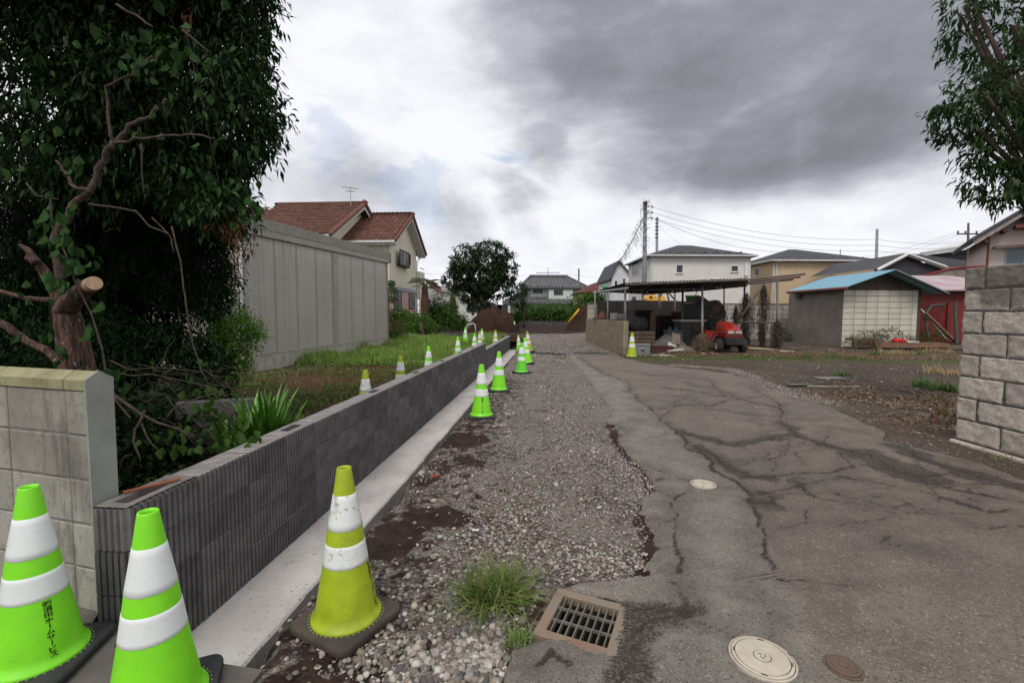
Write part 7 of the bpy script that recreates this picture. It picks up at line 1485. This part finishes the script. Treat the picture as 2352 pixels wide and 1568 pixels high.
# --- trumpet leaf lilies behind the wall: strap leaves
def strap_plant(name, label, u, v, Y, n, L_, W, mat, spread=.5, z0=None, cat='plant', group=None, up_=1.0, parts=True):
    p = at(u, v, Y); z = tz(p.x, Y) if z0 is None else z0; t = thing(name, label, cat, (p.x, Y, z), 0, group); big = MB()
    for k in range(n):
        a = rng.uniform(0, 2*math.pi); el = rng.uniform(.35, 1.0)*spread; ll = L_*rng.uniform(.6, 1.1); d = Vector((math.cos(a), math.sin(a), 0)); s_ = Vector((-math.sin(a), math.cos(a), 0)); b0_ = Vector((rng.normal(0, .05*L_/.5), rng.normal(0, .05*L_/.5), 0)); vs = []; m_ = 6
        for i in range(m_+1):
            q = i/m_; c = b0_+d*(ll*el*q*(1+.6*q))+Vector((0, 0, ll*up_*(q-.45*el*q*q*1.4))); w_ = W*math.sin(math.pi*min(.97, .12+.86*q))*.5; vs += [c-s_*w_+Vector((0, 0, w_*.3)), c-Vector((0, 0, w_*.15)), c+s_*w_+Vector((0, 0, w_*.3))]
        fs = [(i*3+j, i*3+j+1, i*3+j+4, i*3+j+3) for i in range(m_) for j in range(2)]
        if parts: MB().add(vs, fs).build('leaf', mat, t, True)
        else: big.add(vs, fs)
    if not parts: big.build('blades', mat, t)
    return t
lily = MT('lily_leaf'); m = lily; c_ = hsv(m, (.075, .20, .020), .5, 1, m.math('ADD', .45, m.math('MULTIPLY', m.objr(), .95))); LIM = m.fin(c_, .4, .4)
strap_plant('lily_clump', 'lush clump of broad upright green blades just behind the ribbed wall', 600, 1020, 3.9, 150, .68, .055, LIM, .42, z0=-.05, up_=1.25); strap_plant('lily_clump', 'smaller clump of green blades left of the lush clump', 548, 1000, 4.3, 40, .55, .055, LIM, .4, z0=-.05)
# --- grass tufts on the lane
gra = leafmat('grass_blade', (.045, .15, .012), (.13, .29, .03), .35, .6, [(.93, (.28, .26, .11))], .15)
def tuft(u, v, n, L_, W, label, sp=1.0, mat=gra, group=None, name='grass_tuft', s0=.05, cat='grass tuft'):
    p = G(u, v); PP = []; F = []; 
    for k in range(n):
        a = rng.uniform(0, 2*math.pi); ll = L_*rng.uniform(.45, 1.1); e_ = rng.uniform(.15, 1.0)*sp; d = np.array([math.cos(a), math.sin(a), 0]); s_ = np.array([-math.sin(a), math.cos(a), 0]); b_ = np.array([rng.normal(0, s0), rng.normal(0, s0), 0]); o_ = len(PP); bend = rng.uniform(.5, 1.3)
        for i in range(5):
            q = i/4; c = b_+d*ll*e_*q*(.6+.5*q)+np.array([0, 0, ll*(q*(1.15-.35*e_)-bend*.6*e_*q*q)]); c[2] = max(c[2], .002); w_ = W*(1-q**2)*.5
            PP += [c-s_*w_, c+s_*w_]
        F += [(o_+2*i, o_+2*i+1, o_+2*i+3, o_+2*i+2) for i in range(4)]
    o = inst(name, npmesh(name, PP, F, mat), None, (p.x, p.y, p.z)); tag(o, label, cat, group); return o
tuft(1130, 1375, 500, .22, .0085, 'largest tuft of long green grass growing from the gravel left of the drain', 1.45, s0=.055); tuft(1193, 1478, 170, .10, .004, 'small pale green tuft at the left corner of the drain', 1.0, leafmat('pale_grass', (.13, .22, .05), (.28, .36, .12), .35, .5), s0=.025)
tuft(1000, 1425, 40, .05, .004, 'sparse short grass left of the large tuft', 1.0, s0=.05); tuft(1160, 1335, 90, .2, .004, 'thin grass stems behind the large tuft', .8, s0=.09)
tuft(1250, 1120, 16, .05, .004, 'tiny sprig of grass in the middle of the gravel', 1, s0=.02); tuft(1245, 1078, 14, .06, .004, 'tiny weed at the edge of the pale gravel', 1, s0=.03); tuft(2215, 995, 40, .10, .008, 'small dry tuft at the foot of the rough wall', 1)
tuft(1480, 1012, 10, .04, .004, 'single sprig at the asphalt edge', 1, s0=.02); tuft(2050, 1040, 26, .06, .006, 'small green sprig in the dark asphalt joint', 1.2, s0=.02); tuft(2285, 1055, 30, .10, .006, 'dry grass sprig against the base course of the rough wall', 1)
ggr = leafmat('lot_grass', (.045, .11, .02), (.11, .20, .04), .3, .5); sgr = leafmat('straw_grass', (.30, .22, .10), (.42, .33, .17), .35, .6)
GL = 'weed tufts on the dirt lot'
for k, (u, v, n, L_, mt_, lb) in enumerate(((1935, 862, 90, .14, ggr, 'flat green tuft in the open dirt'), (2125, 890, 130, .28, ggr, 'bushy green tuft left of the rough wall, left one'), (2160, 898, 130, .28, ggr, 'bushy green tuft left of the rough wall, right one'), (2165, 860, 160, .30, sgr, 'straw-coloured tuft behind the two bushy green ones'), (2200, 900, 60, .25, ggr, 'narrow green tuft touching the rough wall'), (1855, 822, 50, .2, ggr, 'green tuft between the lean-to and the shed'), (1915, 820, 60, .2, ggr, 'green tuft below the corner of the blue-roofed shed'), (2008, 815, 80, .22, ggr, 'green tuft in front of the rusty trough'), (2060, 812, 200, .22, sgr, 'wide straw-coloured grass below the rusty trough, left one'), (2150, 808, 200, .24, sgr, 'wide straw-coloured grass below the rusty trough, right one'), (2112, 815, 60, .18, ggr, 'dark green tuft between the two straw-coloured ones'), (1700, 822, 30, .12, ggr, 'small tuft on the mossy strip below the tractor'), (1745, 826, 30, .12, ggr, 'small tuft right of the tractor on the mossy strip'), (1560, 826, 26, .10, sgr, 'pale dry tuft on the mossy strip'), (1920, 841, 20, .1, ggr, 'tiny green tuft far out on the dirt, left one'), (1885, 842, 14, .08, ggr, 'tiny green tuft far out on the dirt, leftmost'), (2075, 835, 14, .08, ggr, 'tiny green tuft in the middle of the dirt'), (2225, 850, 50, .2, ggr, 'tuft half behind the rough wall'))):
    tuft(u, v, n, L_, .012, lb, 1.1, mt_, GL, s0=.07+.05*(mt_ is sgr)*3)
# leafy weed at the corner of the rough wall
p = G(2190, 975); ells = [((p.x+.02, p.y+.05, p.z+.17), (.20, .14, .17)), ((p.x-.08, p.y-.02, p.z+.08), (.16, .12, .09))]
tree('corner_weed', 'leafy green weed with long leaves at the corner of the rough wall', 'weed', (p.x, p.y, p.z), ells, leafmat('weed_leaf', (.045, .12, .02), (.12, .22, .04), .3, .5, [(.93, (.30, .06, .03))]), bark, 34, 9, .05, .07, .018, trunk_r=.006, down=.3)
# --- lawn of tall grass on the plot (stuff)
def blades(name, label, n, fn, L_, W, mat, kind='stuff', cat='grass'):
    x, y = fn(n); n = len(x); z = terr(x, y); L_ = L_*np.clip(.75+1.3*fbm(x, y, 1.1, 71, 3), .35, 1.6); a = rng.uniform(0, 2*np.pi, n); ll = L_*rng.uniform(.5, 1.15, n); lean = rng.uniform(.05, .7, n); d = np.stack([np.cos(a), np.sin(a), 0*a], -1); s_ = np.stack([-np.sin(a), np.cos(a), 0*a], -1)*W*.5; b_ = np.stack([x, y, z], -1); m1 = b_+d*(ll*lean*.35)[:, None]; m1[:, 2] += ll*.6; tp_ = b_+d*(ll*lean)[:, None]; tp_[:, 2] += ll*(1-.35*lean)
    v = np.stack([b_-s_, b_+s_, m1-s_*.7, m1+s_*.7, tp_], 1).reshape(-1, 3); f0 = np.array([(0, 1, 3), (0, 3, 2), (2, 3, 4)]); f = (f0[None]+(np.arange(n)*5)[:, None, None]).reshape(-1, 3); o = inst(name, npmesh(name, v, f, mat), None); tag(o, label, cat, kind=kind)
def region(l0, l1, s0, s1, thr=None, sc=.8, sd=90, pw=1):
    def fn(n):
        l = rng.uniform(l0, l1, n); s = s0*(s1/s0)**rng.random(n); x, y = l*CT+s*ST, -l*ST+s*CT
        if thr is not None: k = fbm(x, y, sc, sd, 3)+rng.normal(0, .12, n) > thr; x, y = x[k], y[k]
        return x, y
    return fn
blades('tall_grass', 'bright green tall grass covering the plot beyond the store', 42000, region(-7.2, -2.15, 11.8, 23, -.35), .34, .014, leafmat('lawn_blade', (.07, .22, .010), (.19, .42, .025), .4, .5, [(.95, (.35, .42, .12))]))
blades('dead_weeds', 'reddish-brown dead weeds on the plot beside the store', 8000, region(-6.8, -2.1, 6.2, 12.6, .02), .10, .009, leafmat('dead_weed', (.16, .06, .03), (.12, .22, .04), .2, .8, [(.5, (.30, .13, .065)), (.8, (.22, .13, .06))]))
# low leafy weeds in the plot
def flatweeds(name, label, n, fn, Ln, Wd, mat, h=.12):
    x, y = fn(n); n = len(x); P = np.stack([x, y, terr(x, y)+rng.random(n)*h], -1); D = rng.normal(0, 1, (n, 3)); D[:, 2] = np.abs(D[:, 2])*.25; v, f = leaves(P, D, rng.uniform(.7, 1.3, n)*Ln, rng.uniform(.7, 1.3, n)*Wd); tag(inst(name, npmesh(name, v, f, mat)), label, 'weeds', kind='stuff')
flatweeds('low_weeds', 'scattered low green weeds over the dark soil behind the ribbed wall', 30000, region(-6.6, -2.05, 3.2, 12.5, -.10, 1.3, 44), .070, .030, leafmat('weedy_leaf', (.030, .085, .012), (.30, .24, .16), .3, .7, [(.45, (.10, .21, .03)), (.72, (.06, .12, .03)), (.80, (.16, .075, .045)), (.92, (.26, .13, .07))], .1))
blades('flowering_weeds', 'wispy pale-headed weeds along the base of the store', 1800, region(-6.8, -5.6, 8.0, 13, .0, 1.5, 12), .24, .006, leafmat('wispy', (.20, .20, .09), (.42, .40, .26), .3, .7))
blades('roadside_moss', 'thin green and straw growth on the strip in front of the lean-to', 7000, region(1.9, 8.5, 11.9, 13.4, -.1, 1.2, 15), .05, .014, leafmat('moss', (.09, .11, .03), (.24, .20, .09), .3, .7, [(.4, (.07, .12, .03))]))
# leaf litter and bark chips at the rough wall
def litter(n, cu, cv, rx_, ry_, Ln, label, mat, thr=-.2):
    p = G(cu, cv); x = p.x+rng.normal(0, rx_, n); y = p.y+rng.normal(0, ry_, n); k = (x < RX-.03) | (y > 4.5); 
    rxx = np.interp(y, ys, rx); k &= (x > rxx+.0) & (fbm(x, y, 1.2, 7, 3) > thr); x, y = x[k], y[k]; n = len(x); P = np.stack([x, y, terr(x, y)+.006+rng.random(n)*.02], -1); D = rng.normal(0, 1, (n, 3)); D[:, 2] *= .12; v, f = leaves(P, D, rng.uniform(.5, 1.4, n)*Ln, rng.uniform(.6, 1.2, n)*Ln*.32, droop=.02); tag(inst('leaf_litter', npmesh('leaf_litter', v, f, mat)), label, 'leaf litter', kind='stuff')
litm = leafmat('dry_litter', (.10, .055, .035), (.33, .25, .18), .1, .8, [(.3, (.15, .09, .06)), (.6, (.24, .17, .12))])
litter(9000, 2115, 925, .55, .75, .055, 'brown leaf litter and bark chips at the corner of the rough wall', litm, -.3); litter(2600, 2180, 985, .35, .5, .04, 'darker leaf litter at the foot of the rough wall', litm, -.3)
def litter2(n, l0, l1, s0, s1, Ln, mat, label, thr=0.0): 
    x, y = region(l0, l1, s0, s1, thr, 1.0, 33)(n); n = len(x); P = np.stack([x, y, terr(x, y)+.005+rng.random(n)*.03], -1); D = rng.normal(0, 1, (n, 3)); D[:, 2] *= .15; v, f = leaves(P, D, rng.uniform(.5, 1.5, n)*Ln, rng.uniform(.6, 1.2, n)*Ln*.35, droop=.02); tag(inst('ground_litter', npmesh('ground_litter', v, f, mat)), label, 'debris', kind='stuff')
litter2(6000, 2.0, 13, 12.8, 17.5, .10, litm, 'brown debris strewn on the ground under and around the lean-to'); litter2(1500, 1.0, 9, 6, 12.5, .05, leafmat('pale_bits', (.3, .27, .22), (.5, .47, .42), 0, .8), 'pale bits scattered over the dirt lot', .15)
litter2(900, -1.1, .6, 1.7, 4.0, .035, leafmat('leaf_bits', (.14, .06, .035), (.30, .19, .10), .1, .7), 'small brown dead leaves on the near gravel', .1)
# brush heap by the blue-roofed shed
p = at(2030, 778, 15.0); ells = [((at(1990, 785, 15).x, 15.0, .62), (.45, .3, .25)), ((at(2040, 775, 15.2).x, 15.2, .72), (.45, .25, .25)), ((at(2090, 783, 15.2).x, 15.2, .55), (.5, .2, .12)), ((at(1960, 790, 14.8).x, 14.8, .45), (.3, .2, .2))]
tree('brush_heap', 'heap of brown dead brush against the block wall of the blue-roofed shed', 'brush', (p.x, 15.0, tz(p.x, 15)), ells, leafmat('brush_leaf', (.09, .055, .03), (.20, .13, .08), .15, .8, [(.85, (.05, .09, .03))]), bark, 240, 9, .10, .08, .022, trunk_r=.02, down=0)
p = at(2140, 772, 16.6); ells = [((p.x, 16.6, .62), (.55, .3, .35))]; tree('corner_bush', 'green bush between the blue-roofed shed and the red shed', 'bush', (p.x, 16.6, .26), ells, LF_M, bark, 90, 9, .1, .08, .03, trunk_r=.015, down=.2)
p = at(1812, 775, 18.6); ells = [((p.x-.2, 18.6, .55), (.25, .2, .3))]; tree('corner_bush', 'small yellowish bush at the left corner of the blue-roofed shed', 'bush', (p.x-.2, 18.6, .26), ells, LF_M, bark, 50, 9, .1, .08, .03, trunk_r=.015, down=.2)
# --- background trees
ells = [E3(1100, 620, 40, 62, 48, 2.2), E3(1068, 600, 39.5, 34, 36, 1.5), E3(1125, 590, 40, 42, 38, 1.8), E3(1160, 618, 40, 30, 40, 1.4), E3(1050, 640, 40, 32, 28, 1.3), E3(1135, 660, 39.5, 46, 26, 1.4), E3(1085, 668, 40, 40, 26, 1.4), E3(1100, 700, 39, 24, 18, .9)]
tree('big_tree', 'big dark rounded tree standing behind the large soil heap', 'tree', (at(1104, 740, 40).x, 40, .2), ells, LF_BG, bark, 1250, 12, .24, .26, .14, trunk_r=.28, down=.3, shell=.75)
ells = [E3(1198, 672, 38, 18, 22, .8), E3(1185, 690, 38, 16, 14, .6), E3(1206, 706, 38, 9, 12, .4)]; tree('small_tree', 'small dark tree to the right of the big tree in front of the mint house', 'tree', (at(1203, 740, 38).x, 38, .2), ells, LF_BG, bark, 130, 10, .25, .20, .09, trunk_r=.08, down=.3)
ells = [E3(1038, 715, 36, 14, 34, .6)]; tree('ivy_column', 'ivy-covered column of foliage between the palm and the big tree', 'shrub', (at(1038, 740, 36).x, 36, .2), ells, LF_M, bark, 120, 10, .2, .16, .08, trunk_r=.12, down=.3)
def palm(u, vt, Y, h_tr, label, n=16, L_=1.0, sc=1):
    p = at(u, vt, Y); t = thing('palm_tree', label, 'palm tree', (p.x, Y, .2), 0, None); H = p.z-.2; MB().tube([(0, 0, 0), (0, 0, H*.6), (0, 0, H)], [.24*sc, .27*sc, .16*sc], 10).build('trunk', simple('palm_fibre', (.10, .05, .035), (.06, .035, .025), 9, .95, bump=.8), t, True)
    for k in range(n):
        a = 2*math.pi*k/n+rng.normal(0, .15); e_ = rng.uniform(-.5, .9); d = Vector((math.cos(a), math.sin(a), 0)); c = d*.55*sc*math.cos(e_*.6)+Vector((0, 0, H+.35*sc*e_)); mb = MB().tube([(0, 0, H-.05), tuple(c)], .015, 4); s_ = d.cross(Vector((0, 0, 1)))
        for j in range(13):
            b_ = -1.15+2.3*j/12; dd = (d*math.cos(b_)+s_*math.sin(b_)+Vector((0, 0, .25*e_))).normalized(); ll = .62*sc*L_*(1-.2*abs(b_)); w_ = s_*.022+Vector((0, 0, .012)); mb.add([c-w_, c+w_, c+dd*ll*.7+w_*.9-Vector((0, 0, .05)), c+dd*ll*.7-w_*.9-Vector((0, 0, .05)), c+dd*ll-Vector((0, 0, .22*sc))], [(0, 1, 2, 3), (3, 2, 4)])
        mb.build('frond', LF_BG, t)
palm(976, 652, 29, 3, 'short fan palm with a hairy trunk beside the red-tiled house'); palm(1040, 676, 37.5, 3, 'second fan palm with a foliage-wrapped trunk left of the big tree', 14, sc=1.1); palm(1152, 722, 36, 2, 'low bright palm fronds at the foot of the big tree', 10)
# hedges and bushes
HG = 'bushes growing beyond the plot'
for k, (u, v, Y, ru, rv, lab, lm_) in enumerate(((925, 757, 24, 42, 20, 'rounded bush at the far corner of the store, brightest', LF_H), (965, 750, 25, 38, 24, 'rounded bush between the store and the ribbed corner wall', LF_H), (912, 728, 26, 24, 16, 'bush below the pink wall of the red-tiled house', LF_H), (955, 735, 27, 32, 18, 'spreading bush below the window of the pink wall', LF_H), (1000, 705, 30, 26, 28, 'upright grey-green bush right of the short palm', LF_M), (1020, 728, 30, 30, 22, 'bush left of the ivy column', LF_H), (1052, 738, 33, 18, 18, 'bush at the left foot of the soil heap', LF_M), (1225, 722, 46, 28, 16, 'hedge clump in front of the mint house, left one', LF_H), (1265, 720, 46, 30, 18, 'hedge clump in front of the mint house, middle one', LF_H), (1300, 722, 46, 26, 16, 'hedge clump in front of the mint house, right one', LF_H), (1345, 705, 38, 34, 26, 'tall leafy clump behind the right-hand soil heap', LF_H), (1365, 686, 38, 22, 12, 'leafy clump rising beside the lean-to roof', LF_H), (1195, 725, 44, 16, 14, 'low bush right of the small dark tree', LF_H), (900, 775, 20, 26, 16, 'low weeds bush at the far base of the store', LF_H))):
    e_ = [E3(u, v, Y, ru, rv, ru*Y/1045*.8), E3(u+ru*.5, v+rv*.3, Y, ru*.6, rv*.6, ru*Y/1045*.5), E3(u-ru*.4, v+rv*.2, Y, ru*.6, rv*.7, ru*Y/1045*.5)]
    ls = .007*Y*.8; tree('bush', lab, 'bush', (at(u, v, Y).x, Y, .1), e_, lm_, bark, int(70+ru*5), 9, .012*Y, ls*1.0, ls*.5, trunk_r=.05, down=.2, group=HG, limbs=False)
e_ = [E3(905, 760, 22, 22, 20, .5)]; tree('brown_bush', 'brownish dead-looking bush beside the far corner of the store', 'bush', (at(905, 780, 22).x, 22, .1), e_, leafmat('brown_bushleaf', (.06, .035, .02), (.12, .08, .04), .2, .7), bark, 110, 9, .25, .12, .06, trunk_r=.04, down=.2, limbs=False)
# pine cushions at the store corner
t = thing('cloud_pine', 'cloud-pruned pine pads just right of the store corner', 'pine', (at(893, 700, 24).x, 24, .1)); o0 = np.array(t.location)
for (u, v, r_) in ((898, 652, 9), (900, 668, 12), (899, 688, 12)):
    P = inell(900, tuple(np.array(at(u, v, 24))-o0), (r_*24/1045*1.1, .25, r_*24/1045*.75), .5); D = rng.normal(0, .5, (900, 3))+np.array([0, 0, .8]); v_, f_ = leaves(P, D, rng.uniform(.06, .12, 900), np.full(900, .02)); inst('pad', npmesh('pad', v_, f_, LF_M), t)
MB().tube([(-.1, 0, 0), (.0, 0, 1.2), (-.05, 0, 2.9)], [.07, .06, .03], 7).build('trunk', bark, t, True)
stump = MB().tube([Vector(at(975, 765, 23))-Vector((0, 0, .5)), at(966, 740, 23)], [.10, .07], 8).build('dead_tree', bark, None, True); tag(stump, 'leaning dead grey trunk among the bushes beyond the store', 'trunk')
# rocks at the grass edge
for (u, v, r_, lb) in ((950, 790, .32, 'grey rock at the far edge of the tall grass'), (973, 789, .25, 'smaller grey rock beside the corner of the plot wall')): 
    q = at(u, v, 22.5); V = IV*np.array([1, .8, .6])*r_*rng.uniform(.85, 1.12, (12, 1)); o = inst('rock', npmesh('rock', V, IF, simple('rock_grey', (.15, .145, .13), (.09, .09, .08), 6, .9)), None, (q.x, 22.5, tz(q.x, 22.5)+r_*.35)); tag(o, lb, 'rock')
